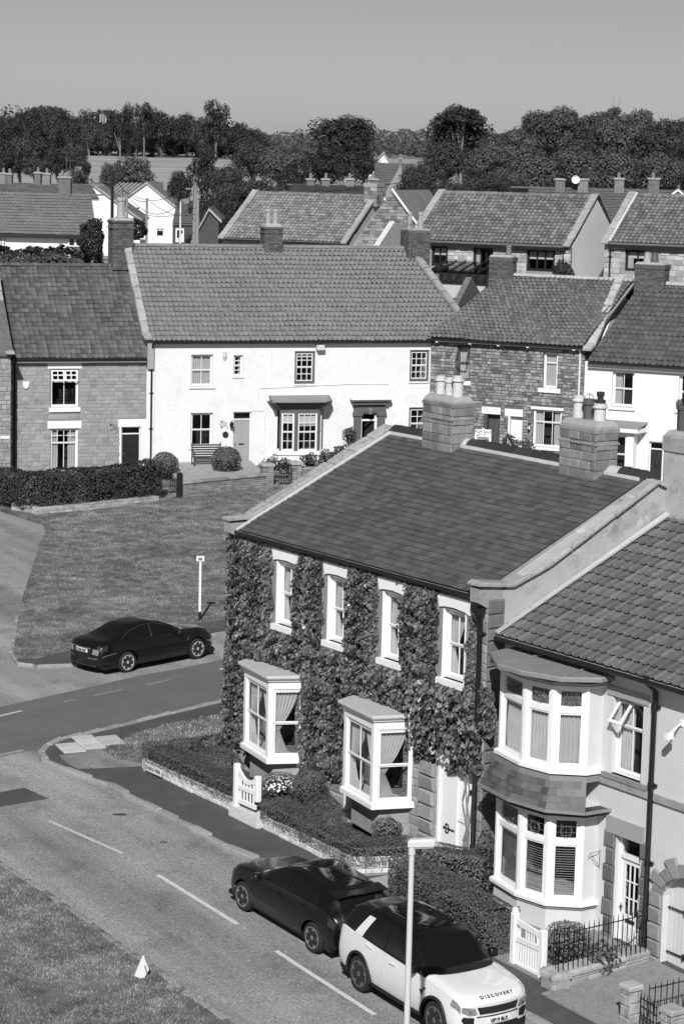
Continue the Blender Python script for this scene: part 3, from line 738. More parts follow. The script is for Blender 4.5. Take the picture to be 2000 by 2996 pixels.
# ------------------------------------------------------------------ helpers for houses
cJ = crop(600, 1500, 1.742); cK = crop(1300, 1600, 2.136); cO = crop(520, 1000, 3.267); cN = crop(0, 980, 3.267); cP = crop(950, 960, 4.48)
cU = crop(400, 2050, 3.136); cD = crop(1400, 2500, 2.613)
STONEB = mat('weathered_stone', .27, .9, pv=.22, n1=(.12, 9.), bump=.012, bs=22., stain=(.35, 3.))
POTM = mat('clay_chimney_pot', .33, .85, n1=(.08, 6.), stain=(.3, 5.)); POTD = mat('sooty_chimney_pot', .08, .6, n1=(.2, 4.))
FLAUNCH = mat('chimney_mortar', .3, .95, n1=(.12, 8.), bump=.02, bs=12.)
COPE = mat('coping_stone', .3, .95, pv=.1, n1=(.16, 9.), bump=.012, bs=20., stain=(.5, 5.))
GUT = mat('gutter_paint', .012, .35, spec=.5)
def coping(parent, pts, w0, w1, th=.09, m=COPE, ln=.7, axis='x'):
    """coping stones along a path of (v,z) points, spanning u=w0..w1"""
    Ms = []
    for (v0, z0), (v1, z1) in zip(pts, pts[1:]):
        L = math.hypot(v1-v0, z1-z0); n = max(1, int(round(L/ln))); dv, dz = (v1-v0)/L, (z1-z0)/L
        for i in range(n):
            t = (i+.5)/n; c = (( w0+w1)/2+random.uniform(-.01, .01), v0+(v1-v0)*t, z0+(z1-z0)*t)
            Ms.append((mtx((w1-w0, 0, 0), (0, -dz*0+(-dz)*th*1., dv*th) if True else 0, (0, dv*(L/n-.012), dz*(L/n-.012)), c), random.randrange(3)))
    Ms = [(mtx(M[:3, 0], np.array(M[:3, 1]), M[:3, 2], M[:3, 3]), k) for M, k in Ms]
    tms = [([(x, -y, z) for x, y, z in V], [tuple(reversed(f)) for f in F]) for V, F in (tmpl_block(.01, 60+k) for k in range(3))]
    pieces(parent, 'coping_stone', tms, Ms, m)
def ridge(parent, a, b, z, v, ln=.45, r=.13, m=COPE, name='ridge_tile', axis='u', ang=.5):
    """ridge tiles from u=a to u=b at depth v"""
    n = max(1, int(round((b-a)/ln))); Ms = []
    for i in range(n):
        Ms.append((mtx(((b-a)/n*.99, 0, 0), (0, r, 0), (0, 0, r), (a+(b-a)*(i+.5)/n, v, z+random.uniform(-.006, .006))), 0))
    V = [(x, y, zz) for x in (-.5, .5) for y, zz in ((-1.15, -ang*1.3), (-.5, .05+.12*(x > 0)), (0, .3+.1*(x > 0)), (.5, .05+.12*(x > 0)), (1.15, -ang*1.3))]
    F = [(i, i+1, 6+i, 5+i) for i in range(4)]+[(0, 5, 9, 4), (4, 3, 2, 1, 0), (5, 6, 7, 8, 9)]
    F = [(i, 5+i, 6+i, i+1) for i in range(4)]+[(4, 3, 2, 1, 0), (5, 6, 7, 8, 9)]
    pieces(parent, name, [(V, F)], Ms, m)
def pot(q, x, y, z, r, h, style=0):
    if style == 0: q.lathe([(r*1.0, z), (r*.93, z+h*.82), (r*1.12, z+h*.84), (r*1.15, z+h*.9), (r*.98, z+h*.92), (r*.95, z+h), (r*.75, z+h), (r*.7, z+h*.6)], (x, y), 16)
    elif style == 1: q.lathe([(r, z), (r*.9, z+h*.75), (r*1.2, z+h*.8), (r*1.2, z+h*.86), (r*.98, z+h*.88), (r*1.0, z+h), (r*.8, z+h), (r*.7, z+h*.7)], (x, y), 16)
    elif style == 2:
        q.lathe([(r*1.1, z), (r*1.1, z+h*.12), (r*.85, z+h*.16), (r*.78, z+h*.8), (r*.95, z+h*.84), (r*.95, z+h*.9), (r*.8, z+h), (r*.6, z+h), (r*.55, z+h*.7)], (x, y), 8)
def stack(parent, u0, u1, v0, v1, z0, z1, m, band=None, cap=.2, course=(.2, .26), ln=(.28, .42), over=.05, name='chimney', brick=False, capm=None, flaunch=.16, lim=300):
    """chimney stack of separate stones or bricks; returns the part"""
    q = MB(); q.box(u0+.01, u1-.01, v0+.01, v1-.01, z0, z1-cap); c = q.build(name, MORTAR if not brick else mat('dark_mortar', .14, .95, n1=(.1, 9.)), parent)
    if brick: course = (.075, .075); ln = (.2, .23)
    pr = .022 if brick else .03; j = .01
    hole = []
    k = dict(prot=pr, joint=j, jit=.005 if brick else .015, lim=lim, name='brick' if brick else 'stone')
    zt = z1-cap
    stones(c, u0, u1, z0, zt, hole, course, ln, m, seed=3, T=mtx((1, 0, 0), (0, 1, 0), (0, 0, 1), (0, v0, 0)), **k)
    L = v1-v0
    stones(c, 0, L, z0, zt, hole, course, ln, m, seed=4, T=mtx((0, 1, 0), (-1, 0, 0), (0, 0, 1), (u1, v0, 0)), **k)
    stones(c, 0, L, z0, zt, hole, course, ln, m, seed=5, T=mtx((0, -1, 0), (1, 0, 0), (0, 0, 1), (u0, v1, 0)), **k)
    stones(c, -u1, -u0, z0, zt, hole, course, ln, m, seed=6, T=mtx((-1, 0, 0), (0, -1, 0), (0, 0, 1), (0, v1, 0)), **k)
    if band:
        q = MB(); q.cbox(u0-over, u1+over, v0-over, v1+over, band, band+.045, .015); q.build('band_course', capm or m, c)
    q = MB(); q.cbox(u0-over*.8, u1+over*.8, v0-over*.8, v1+over*.8, zt, z1, .02); q.build('cap_course', capm or m, c)
    if flaunch:
        q = MB(); q.prism([(u0, v0), (u1, v0), (u1, v1), (u0, v1)], z1-.005, z1+flaunch, flaunch*.75); q.build('flaunching', FLAUNCH, c)
    return c
def gutter(parent, u0, u1, v, z, r=.06, m=GUT):
    q = MB(); q.tube([(u0, v, z), (u1, v, z)], r, 8); return q.build('gutter', m, parent, 60)
def downpipe(parent, u, v, z0, z1, r=.045, m=GUT, clips=3, swan=None, foot=True):
    q = MB(); pts = []
    if swan: pts += [(u, swan, z1+.25), (u, swan, z1+.12), (u, v, z1-.1)]
    else: pts += [(u, v, z1)]
    pts += [(u, v, z0+.12)]+([(u, v-.08, z0)] if foot else [(u, v, z0)])
    q.tube(pts, r, 10); p = q.build('downpipe', m, parent, 50)
    for i in range(clips):
        q = MB(); z = z0+.5+(z1-z0-.9)*i/max(1, clips-1); q.lathe([(r*1.25, z-.04), (r*1.25, z+.04)], (u, v), 10); q.box(u-r*2.2, u+r*2.2, v+r*.2, v+r*1.1, z-.025, z+.025); q.build('pipe_bracket', m, p)
    return p
def faceT(a, b):
    """frame of a bay face from plan point a to b (b to the right when seen from outside)"""
    a = np.array([a[0], a[1], 0.]); b = np.array([b[0], b[1], 0.]); L = np.linalg.norm(b-a); d = (b-a)/L; n = np.array([-d[1], d[0], 0])
    return mtx(d, n, (0, 0, 1), a), L
def wflat(part, *a, **k):
    """a window whose pieces become children of an existing part"""
    before = len(CH.get(part.name, []))
    w = window(part, *a, name='window_frame', **k)
    for o in CH.get(w.name, []):
        o.parent = part; CH[part.name].append(o)
    CH[w.name] = []
    return w
def grow(P, e):
    cx = sum(p[0] for p in P)/len(P); cy = max(p[1] for p in P)
    out = []
    for x, y in P:
        d = math.hypot(x-cx, y-cy) or 1
        out.append((x+(x-cx)/d*e*1.2, y-(e if y < cy-.02 else 0)))
    return out

# ------------------------------------------------------------------ the ivy covered house
FI = Fac(3.1942*.967, 50.1447*.967, -.96)
ivy_house = empty('stone_house', tuple(FI.P), FI.az, 'stone house smothered in climbing ivy, two white bays below and slate roof above', 'house')
H = ivy_house
SLATE = mat('roof_slate', .07, .7, pv=.24, n1=(.12, 6.), n2=(.08, .7), bump=.004, bs=25., spec=.45, stain=(-.35, 2.5), speck=(.9, 20., .72))
EZ, RZ, RV = 6.12, 8.42, 4.65
wins = [(-8.05, -7.2), (-5.86, -5.03), (-3.66, -2.86), (-1.40, -.6)]
holes = [(a, b, 4.1, 5.64) for a, b in wins]+[(-8.5, -7.15, 1.1, 2.8), (-4.0, -2.75, 1.1, 2.8), (-4.95, -4.25, .2, 2.5), (-1.42, -.12, .1, 2.45)]
WI = wallpanel(H, -10.05, .15, -.4, 6.0, holes, MORTAR, th=.35)
stones(WI, -10.05, .15, .0, 6.0, [(a-.02, b+.02, c-.02, d+.02) for a, b, c, d in holes]+[(a-.2, b+.2, 3.95, 5.98) for a, b in wins], (.17, .27), (.28, .5), STONEB, prot=.03, seed=2)
q = MB()
def gable(q, u0, u1, vs, z0, zt):
    """solid end wall with a pitched top; vs=(front, ridge, back), zt=(eave, ridge, eave)"""
    V = [(u, v, z) for u in (u0, u1) for v, z in ((vs[0], z0), (vs[2], z0), (vs[2], zt[2]), (vs[1], zt[1]), (vs[0], zt[0]))]
    q.add(V, [(0, 1, 2, 3, 4), (9, 8, 7, 6, 5), (0, 5, 6, 1), (1, 6, 7, 2), (2, 7, 8, 3), (3, 8, 9, 4), (4, 9, 5, 0)])
gable(q, -.16, .15, (.352, RV, 9.3), -.4, (6.25, 8.38, 6.25)); GRN = mat('stained_parapet_render', .36, .95, n1=(.1, 3.), stain=(.45, 1.8), bump=.008, bs=12., speck=(.25, 2.2, .66))
q.build('gable_wall', GRN, H)
q = MB(); gable(q, -10.05, -9.75, (.352, RV, 9.3), -.4, (6.25, 8.38, 6.25)); q.build('gable_wall', STONEB, H)
q = MB(); q.box(-9.75, -.16, 9.0, 9.3, -.4, 6.1); q.build('rear_wall', STONEB, H)
rr = roof(H, (-9.78, -.1, EZ+.05), (-.13, -.1, EZ+.05), (-.13, RV, RZ), (-9.78, RV, RZ), .285, .195, .019, 'slate', SLATE, tname='slate', lim=300, wav=.008)
roof(H, (-.13, 9.5, EZ), (-9.78, 9.5, EZ), (-9.78, RV+.01, RZ), (-.13, RV+.01, RZ), .285, .195, .012, 'slate', SLATE, tname='slate', lim=0)
coping(H, [(-.32, 6.40), (.35, 6.42), (RV, 8.5)], -10.12, -9.74)
coping(H, [(-.35, 6.42), (.62, 6.33), (1.62, 6.70), (RV, 8.32), (9.3, 6.3)], -.17, .24)
q = MB(); q.slab([(-.15, -.28, 6.05), (-.15, .36, 5.7), (-.15, .36, 6.36), (-.15, -.28, 6.36)], (.3, 0, 0)); q.build('kneeler', STONEB, H)
q = MB(); q.slab([(-10.07, -.28, 6.1), (-10.07, .36, 5.8), (-10.07, .36, 6.34), (-10.07, -.28, 6.34)], (.3, 0, 0)); q.build('kneeler', STONEB, H)
# mortar fillet along the left verge
q = MB(); q.beam((-9.7, -.15, EZ+.06), (-9.7, RV, RZ+.05), .07, .05); q.build('verge_mortar', mat('pale_mortar', .5, .9, n1=(.1, 7.)), H)
DIA = mat('dark_ridge_tile', .035, .4, pv=.2, spec=.5); SAND = mat('sandstone_ridge', .42, .9, n1=(.08, 5.), pv=.1)
q = MB(); q.box(-9.7, -.2, RV-.2, RV+.2, RZ-.1, RZ-.0); q.build('ridge_bedding', mat('pale_mortar', .5), H)
ridge(H, -9.75, -8.25, RZ+.1, RV, .36, .17, DIA); ridge(H, -8.2, -6.6, RZ+.07, RV, .6, .16, SAND, name='ridge_stone'); ridge(H, -6.55, -3.0, RZ+.1, RV, .345, .17, DIA)
ridge(H, -2.95, -1.0, RZ+.07, RV, .6, .16, SAND, name='ridge_stone'); ridge(H, -.97, -.16, RZ+.1, RV, .3, .17, DIA)
gutter(H, -9.8, -.05, -.13, 6.1, .05)
q = MB(); q.box(-9.75, -.16, -.05, 0., 6.0, 6.1); q.build('fascia', GUT, H)
for i in range(12): q = MB(); x = -9.5+i*.82; q.box(x, x+.05, -.08, -.002, 5.98, 6.03); q.build('gutter_bracket', GUT, H)
downpipe(H, .0, -.1, .1, 5.75, .06, clips=3, swan=-.27)
q = MB(); q.lathe([(.06, 5.62), (.13, 5.78), (.15, 5.92), (.12, 5.92)], (.02, -.16), 8); q.build('rainwater_head', GUT, H)
# quoins on the return
Ms = []; z = .1; r = random.Random(4)
while z < 5.95:
    h_ = r.uniform(.27, .34); l = .3 if int(z*10) % 2 else .2
    Ms.append((mtx((0, .42, 0), (-.05, 0, 0), (0, 0, h_-.025), (.15, .2, z+h_/2)), r.randrange(4))); z += h_
pieces(H, 'quoin', [tmpl_block(.01, k) for k in range(4)], Ms, mat('dark_quoin', .13, .9, pv=.15, n1=(.15, 9.), bump=.012, bs=22.))
CHS = mat('sooty_sandstone', .2, .9, pv=.3, n1=(.2, 6.), bump=.012, bs=22., stain=(.45, 2.))
c1 = stack(H, -7.95, -6.75, 4.2, 4.85, 8.2, 9.42, CHS, band=9.0, cap=.1, capm=CHS, over=.045)
q = MB(); pot(q, -7.65, 4.52, 9.46, .125, .52, 1); pot(q, -7.27, 4.52, 9.46, .12, .5, 1); pot(q, -6.98, 4.52, 9.46, .15, .6, 1)
PALEPOT = mat('pale_chimney_pot', .5, .8, n1=(.05, 6.), stain=(.25, 4.))
for i, (x, r_, h_) in enumerate(((-7.68, .13, .56), (-7.32, .115, .55), (-6.98, .145, .62))):
    q = MB(); pot(q, x, 4.52, 9.46, r_, h_, 1); q.build('chimney_pot', PALEPOT, c1, 50)
c2 = stack(H, -2.66, -1.4, 4.2, 4.85, 8.2, 9.38, CHS, band=9.0, cap=.1, capm=CHS, over=.045)
for x, r_, h_, mm, st in ((-2.42, .14, .62, PALEPOT, 1), (-2.06, .14, .58, POTD, 1), (-1.68, .15, .52, PALEPOT, 1)):
    q = MB(); pot(q, x, 4.52, 9.42, r_, h_, st); q.build('chimney_pot', mm, c2, 50)
q = MB(); q.lathe([(.12, 9.93), (.12, 10.02), (.07, 10.02), (.07, 10.1), (.09, 10.1), (.09, 10.2)], (-1.68, 4.52), 8); q.build('cowl', mat('sooty_metal', .03, .5), c2)
q = MB()
for k in range(4):
    a = pi*k/4; q.tube([(-2.06+.11*cos(a)*cos(t), 4.52+.11*sin(a)*cos(t), 10.0+.12*sin(t)) for t in np.linspace(0, pi, 9)], .006, 4)
q.build('wire_guard', mat('galvanised_wire', .3, .4, metal=.6), c2)

# upper windows
for i, (a, b) in enumerate(wins):
    w = window(H, a, b, 4.1, 5.64, y=.1, fw=.075, cols=2, rows=2, bars=[1, 1], curt=[('tiedL', .62), ('tiedR', .55)], sill=(.12, .1, .14))
    q = MB(); q.box(a, a+.015, -.03, .1, 4.1, 5.64); q.box(b-.015, b, -.03, .1, 4.1, 5.64); q.build('painted_reveal', WHITE, w)
    q = MB(); La, Lb = a-.18, b+.17
    q.add([(La-.03, -.04, 5.96), (Lb, -.04, 5.96), (Lb-.02, -.04, 5.64), (Lb-.2, -.04, 5.69), ((La+Lb)/2, -.04, 5.72), (La+.22, -.04, 5.7), (La+.05, -.04, 5.66)], [(0, 6, 5, 4, 3, 2, 1)])
    pts = [(La-.03, 5.96), (La+.05, 5.66), (La+.22, 5.7), ((La+Lb)/2, 5.72), (Lb-.2, 5.69), (Lb-.02, 5.64), (Lb, 5.96)]
    q = MB(); q.slab([(x, -.04, z) for x, z in pts], (0, .16, 0)); q.build('lintel', mat('painted_lintel', .74, .7, n1=(.03, 5.)), H)

def baywin(H, plan, base, top, faces, label=None, low=.2, roofm=None, head=.28, sillh=.13, post=.09, lowm=None, over=.12, slab_=.07, cornm=WHITE):
    """plan: points from left wall contact round to right wall contact"""
    q = MB(); q.prism(plan, base+sillh, base+sillh+.01); 
    inner = [((x-plan[-1][0])*1., y) for x, y in plan]
    b = MB(); b.prism(grow(plan, .05), base, base+sillh, .03)
    part = b.build('bay_window', WHITE, H)
    b = MB(); mx_ = sum(p[0] for p in plan)/len(plan); b.prism([(mx_+(x-mx_)*.86, y*.72) for x, y in plan], low, base); b.build('bay_wall', lowm or STONEB, part)
    b = MB(); b.prism(plan, top-head, top-.08); b.prism(grow(plan, .05), top-.08, top-.03, .0); b.prism(grow(plan, .09), top-.03, top, 0); b.build('cornice', cornm, part)
    b = MB(); b.prism(grow(plan, over), top, top+slab_, .04); b.build('bay_roof', roofm or LEAD, part)
    for i in range(1, len(plan)-1):
        x, y = plan[i]; b = MB(); pa = plan[i-1]; pb = plan[i+1]
        for nb in (pa, pb):
            d = np.array(nb)-np.array((x, y)); d = d/np.linalg.norm(d); n_ = np.array([d[1], -d[0]])
            if nb is pa: n_ = -n_
            p0 = np.array((x, y)); P4 = [p0, p0+d*post, p0+d*post-n_*.1, p0-n_*.1]
            P4 = [tuple(v) for v in P4]
            ar = sum(P4[k][0]*P4[(k+1) % 4][1]-P4[(k+1) % 4][0]*P4[k][1] for k in range(4))
            if ar < 0: P4 = P4[::-1]
            b.prism(P4, base+sillh, top-head)
        b.build('corner_post', WHITE, part)
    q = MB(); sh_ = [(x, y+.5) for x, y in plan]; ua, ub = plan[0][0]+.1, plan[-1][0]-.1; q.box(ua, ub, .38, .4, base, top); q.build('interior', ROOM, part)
    for i, fc in enumerate(faces):
        if fc is None: continue
        fc = dict(fc); fc['room'] = False
        T, L = faceT(plan[i], plan[i+1])
        e0 = post*.75; e1 = post*.75 if i < len(faces)-1 else .05
        wflat(part, e0, L-e1, base+sillh, top-head, y=.03, fw=.05, T=T, **fc)
    return part
sash = dict(cols=2, rows=2, bars=[1, 1], depth=.6)
STONER = mat('stone_bay_roof', .4, .9, n1=(.1, 4.), stain=(.3, 4.))
for pl in ([(-8.95, 0), (-8.68, -.5), (-7.10, -.81), (-6.72, 0)], [(-4.4, 0), (-4.16, -.66), (-2.63, -.92), (-2.3, 0)]):
    baywin(H, pl, .92, 3.02, [None, dict(curt=[('tiedL', .55), ('tiedR', .45)], **sash), dict(cols=1, rows=2, bars=[1, 1], depth=.6, curt=[('tiedL', .9)])], roofm=STONER, post=.13)
# front door between the bays, mostly behind the ivy
panel_door(H, -4.95, -4.25, .2, 2.5, .12, WHITE)
q = MB(); q.box(-5.0, -4.9, -.03, .1, .2, 2.5); q.build('door_surround', WHITE, H)
# white boarded side doors
DOORW = mat('white_door_boards', .72, .55, n1=(.03, 4.))
def boards(parent, a, b, c, d, y, m, w=.1, name='door', vert=True, pn='board'):
    q = MB(); q.box(a, b, y+.02, y+.04, c, d); o = q.build(name, m, parent); Ms = []
    if vert:
        n = int(round((b-a)/w))
        for i in range(n): Ms.append((mtx(((b-a)/n-.006, 0, 0), (0, .02, 0), (0, 0, d-c), (a+(b-a)*(i+.5)/n, y+.02, (c+d)/2)), 0))
    else:
        n = int(round((d-c)/w))
        for i in range(n): Ms.append((mtx((b-a, 0, 0), (0, .02, 0), (0, 0, (d-c)/n-.006), ((a+b)/2, y+.02, c+(d-c)*(i+.5)/n)), 0))
    pieces(o, pn, [tmpl_block(0, 9)], Ms, m); return o
d1_ = boards(H, -1.38, -.78, .12, 2.42, .03, DOORW, .6)
d2_ = boards(H, -.74, -.14, 1.05, 2.42, .05, DOORW, .1)
d3_ = boards(H, -.74, -.14, .12, 1.0, .05, DOORW, .085, vert=False)
q = MB(); q.box(-1.43, -1.36, -.02, .1, .1, 2.45); q.box(-.79, -.73, .0, .08, .1, 2.45); q.box(-.15, -.1, -.02, .1, .1, 2.45); q.box(-.74, -.14, .02, .05, 1.0, 1.05); q.build('door_frame', WHITE, H)
def strap(parent, u, z, y, ln, s=.1):
    q = MB(); q.tube([(u, y, z), (u-ln, y, z)], .014, 6)
    for sg in (1, -1): q.tube([(u-ln*.55, y, z+sg*.01), (u-ln*.6, y, z+sg*s*.8), (u-ln*.78, y, z+sg*s), (u-ln*.9, y, z+sg*s*.7), (u-ln*.82, y, z+sg*s*.45)], .013, 6)
    q.tube([(u-ln, y, z), (u-ln-.05, y, z)], [.03, .005], 6); q.build('strap_hinge', BLACKP, parent)
for z in (2.05, .75): strap(d1_, -.8, z, .0, .36)
strap(d2_, -.16, 1.75, .02, .16, .05)
pier_ = mat('dressed_stone', .24, .9, pv=.15, n1=(.12, 9.), bump=.01, bs=22., stain=(.3, 4.))
Ms = []
for i in range(6): Ms.append((mtx((.52, 0, 0), (0, .14, 0), (0, 0, .315), (-1.73, 0, .3+i*.335)), i % 3))
pieces(H, 'gate_pier_stone', [tmpl_block(.01, k) for k in range(3)], Ms, pier_)

# ------------------------------------------------------------------ the climbing ivy
IVYM = LEAFM('ivy_leaf', .12, .9, .12, .5, .36)
ivy = empty('climbing_ivy', tuple(FI.P), FI.az, 'dense climbing ivy covering the front of the stone house round its windows and bays', 'climbing plant')
inc = [(-10.15, -8.2, 2.9, 5.95), (-8.6, 0, 3.12, 4.0), (-7.3, -6.0, 3.8, 5.98), (-5.15, -3.8, 3.8, 6.05), (-2.98, -1.52, 3.8, 6.0), (-.5, .12, 2.9, 4.4), (-.5, -.12, 4.2, 5.9), (-10.3, -9.1, .6, 3.2),
       (-6.75, -5.05, .8, 3.4), (-4.55, -4.3, .8, 3.2), (-2.3, .05, 2.55, 3.4), (-.85, .12, 2.15, 3.0), (-2.25, -1.5, 2.1, 2.8), (-6.6, -2.2, 2.95, 3.4), (.1, .5, 3.2, 4.2)]
def dist_in(u, z, R): return np.minimum(np.minimum(u-R[0], R[1]-u), np.minimum(z-R[2], R[3]-z))
n = 165000
u = RNG.uniform(-10.3, .6, n); z = RNG.uniform(.6, 6.1, n)
dd = np.max([dist_in(u, z, R) for R in inc], axis=0); P3 = np.stack([u, z*0, z], 1); lu = lump(P3, 2.6, 3.)+.5*lump(P3, 7., 1.)
ok = dd+lu*.13 > .02
for (a, b) in wins:
    ok &= ~((u > a-.03) & (u < b+.03+.06*lu) & (z > 3.98) & (z < 5.98)); ok &= ~((u > a-.2) & (u < b+.17) & (z > 5.62) & (z < 5.98)); ok &= ~((u > a-.14) & (u < b+.1) & (z > 3.95) & (z < 4.14))
for (a, b) in ((-9.0, -6.62), (-4.45, -2.2)): ok &= ~((u > a) & (u < b) & (z < 3.12+.05*lu))
holes_ = lump(P3, 4.2, 8.) > .62; ok &= ~holes_
u, z, dd, lu = u[ok], z[ok], dd[ok], lu[ok]; n = len(u)
th = .05+.27*np.clip(dd/.35, 0, 1)*(.5+.5*np.sin(u*7+np.sin(z*6)*2)*np.sin(z*8.5+np.sin(u*5)*1.5)); th *= np.where((u > -.5) & (z > 4.4), .3, 1); th += .05*np.sin(u*23+np.sin(z*17)*2)*np.sin(z*19)
v = -.03-th*RNG.power(1.6, n)
over = (z < 3.6) & (((u > -9) & (u < -6.6)) | ((u > -4.4) & (u < -2.2))); v = np.where(over, v-.12*np.clip((3.7-z), 0, 1), v)
size = np.where(z > 4.6, .095, .12)*np.where(u < -8.5, .8, 1.)*np.where((u > -.5) & (z > 4.), .5, 1.)
size = np.where((u > -2.5) & (z < 3.9), .15, size)
gx = np.gradient(th) if False else 0
Nn = np.stack([np.cos(u*7+2)*.25, -np.ones(n), np.full(n, .45)+np.cos(z*8.5)*.25], 1)
LV = leaves(np.stack([u, v, z], 1), Nn, size*.84, .3, .8, 1.6)
zz = FI.P[1]  # depth of the root, for picking the nearest leaves
o = link('foliage', quads_mesh('foliage', LV[300:], IVYM), ivy); o['kind'] = 'stuff'
# three hundred of the largest leaves singly
me = bpy.data.meshes.new('leaf'); me.from_pydata([(0, -.5, 0), (.2, -.38, .03), (.42, -.08, .0), (.2, .05, .02), (0, .5, -.06), (-.2, .05, .02), (-.42, -.08, 0), (-.2, -.38, .03)], [], [(0, 1, 3, 4), (0, 4, 5, 7), (1, 2, 3), (7, 5, 6)]); me.materials.append(IVYM)
rs = random.Random(2)
for i in range(300):
    uu = rs.uniform(-2.3, .1); z_ = rs.uniform(2.5, 3.9)
    o = link('leaf', me, ivy); s = rs.uniform(.11, .17); o.scale = (s, s, s); o.location = (uu, -.3-rs.random()*.06, z_); o.rotation_euler = (radians(70)+rs.uniform(-.4, .4), rs.uniform(-.5, .5), rs.uniform(-.6, .6)); 
    o.rotation_euler = (radians(115)+rs.uniform(-.45, .45), rs.uniform(-.6, .6), pi+rs.uniform(-.6, .6))
# side gable growth wrapping round the left corner
n = 16000; v = RNG.uniform(-.1, 3.2, n); z = RNG.uniform(.3, 5.9, n); k = (v < 2.9+.5*lump(np.stack([v, v, z], 1), 2)) & (z < 5.9-.25*v*0); v, z = v[k], z[k]
P = np.stack([-10.1-RNG.random(len(v))*.25*(.6+.4*np.sin(z*6)*np.sin(v*5)), v, z], 1)
link('side_foliage', quads_mesh('side_foliage', leaves(P, np.tile([-1., -.2, .4], (len(v), 1)), .11, .4, .78, 1.6), IVYM), ivy)['kind'] = 'stuff'
q = MB(); rs = random.Random(7)
for i in range(14):
    x = rs.choice([-9.9, -9.7, -6.2, -5.6, -4.4, -1.95, -1.9, -1.6, -.3]); pts = []; z = .35
    while z < rs.uniform(2.6, 4.5): pts.append((x, -.04-.03*rs.random(), z)); z += .3; x += rs.uniform(-.1, .1)
    if len(pts) > 2: q = MB(); q.tube(pts, [.02*(1-i_/len(pts)*.6) for i_ in range(len(pts))], 5); q.build('stem', mat('ivy_stem', .2, .9), ivy)
# ------------------------------------------------------------------ garden in front of the ivy house
def wl(F, u, v): p = F.w(u, v, 0); return (p[0], p[1])
RUBW = mat('whitewashed_rubble', .55, .9, pv=.15, n1=(.1, 9.), bump=.02, bs=14., stain=(.35, 5.))
SOILM = mat('garden_soil', .06, .95, n1=(.2, 9.), bump=.03, bs=15.)
sheet('garden_soil', [wl(FI, *p) for p in ((-10.9, -1.95), (-6.95, -1.95), (-6.95, 0), (-10.9, 0))], SOILM, .16, .1)
sheet('garden_soil', [wl(FI, *p) for p in ((-6.2, -1.95), (-1.6, -1.95), (-1.3, -.1), (-1.3, 0), (-6.2, 0))], SOILM, .16, .1)
PATHM = mat('garden_path', .3, .9, pv=.1, n1=(.1, 9.)); sheet('garden_path', [wl(FI, *p) for p in ((-6.45, -2.05), (-5.5, -2.05), (-4.5, -.1), (-5.0, 0), (-6.4, -1.2))], PATHM, .165, .1)
def lowwall(name, F, pts, base, hgt, th, m, label, ch=(.1, .16), ln=(.2, .4), cat='wall', cap=None, capln=.5, seed=1, prot=.03, group=None, jit=.03, gzb=True, core=MORTAR):
    """low wall of separate stones along local (u,v) points; outside face on the right-hand side (towards -v when running +u)"""
    p0 = F.w(pts[0][0], pts[0][1], 0); r_ = empty(name, (p0[0], p0[1], 0), F.az, label, cat, group)
    for i, (a, b) in enumerate(zip(pts, pts[1:])):
        a = np.array(a)-np.array(pts[0]); b = np.array(b)-np.array(pts[0]); T, L = faceT(a, b)
        za = base if not callable(base) else base((np.array(pts[i])))
        q = MB(); q.T = Matrix(T.tolist()); q.box(.0, L, .0, th, za-.3, za+hgt); q.build('wall_core', core, r_)
        stones(r_, 0, L, za-.05, za+hgt, [], ch, ln, m, prot=prot, T=T, jit=jit, seed=seed+i)
        T2, _ = faceT(b, a); Tb = T2.copy(); n_ = T[:3, 1]; Tb[:3, 3] = (b[0]+n_[0]*th, b[1]+n_[1]*th, 0)
        stones(r_, 0, L, za+.0, za+hgt, [], (ch[0]*2, ch[1]*2), (.4, .7), m, prot=prot*.6, T=Tb, jit=.02, seed=seed+i+40, lim=40)
        if cap:
            n = max(1, int(round(L/capln))); Ms = []
            for k in range(n):
                c = T@np.array([(k+.5)*L/n, 0, 0, 1]); X = T[:3, 0]; Y = T[:3, 1]
                Ms.append((mtx(X*(L/n-.01), (0, 0, -cap), Y*(th+.1), (c[0]+Y[0]*th/2, c[1]+Y[1]*th/2, za+hgt)), random.randrange(3)))
            pieces(r_, 'cap_stone', [([(x, y, z) for x, y, z in V], [tuple(reversed(f)) for f in F_]) for V, F_ in (tmpl_block(.015, 30+k) for k in range(3))], Ms, m)
    return r_
lowwall('garden_wall', FI, [(-10.95, -2.02), (-6.62, -2.02)], .06, .3, .3, RUBW, 'low whitewashed stone wall under the hedge, running from the street name sign to the white gate', seed=3)
lowwall('garden_wall', FI, [(-5.35, -2.02), (-3.9, -2.02), (-1.62, -2.05), (-1.15, -.9)], -.08, .34, .3, RUBW, 'low whitewashed stone wall under the hedge, on the car side of the white picket gate', seed=5)
HP = lambda *p: [wl(FI, *q) for q in p]
hedge('clipped_hedge', HP((-10.75, -1.72), (-6.75, -1.72)), .85, .4, 3600, .03, 'low clipped hedge above the street name sign, left of the white picket gate', base=.38, bump=.015, seed=1.)
hedge('clipped_hedge', HP((-10.5, -1.3), (-10.45, .2), (-9.5, .9)), .65, .5, 3000, .032, 'dark hedge running back from the street corner to the end of the ivy house', base=.28, bump=.04, seed=2.)
hedge('clipped_hedge', HP((-5.3, -1.72), (-3.6, -1.72), (-1.85, -1.75), (-1.4, -.75)), .85, .42, 3600, .03, 'low clipped hedge right of the white picket gate, beside the black hatchback', base=.34, bump=.015, seed=3.)
zG = .22
def B_(n, u, v, r, *a, **k): P = FI.w(u, v, 0); return bush(n, (P[0], P[1], zG), r, *a, **k)
B_('round_shrub', -8.75, -1.15, (.85, .5, .4), 5200, .028, 'smooth clipped dome shrub in front of the left white bay')
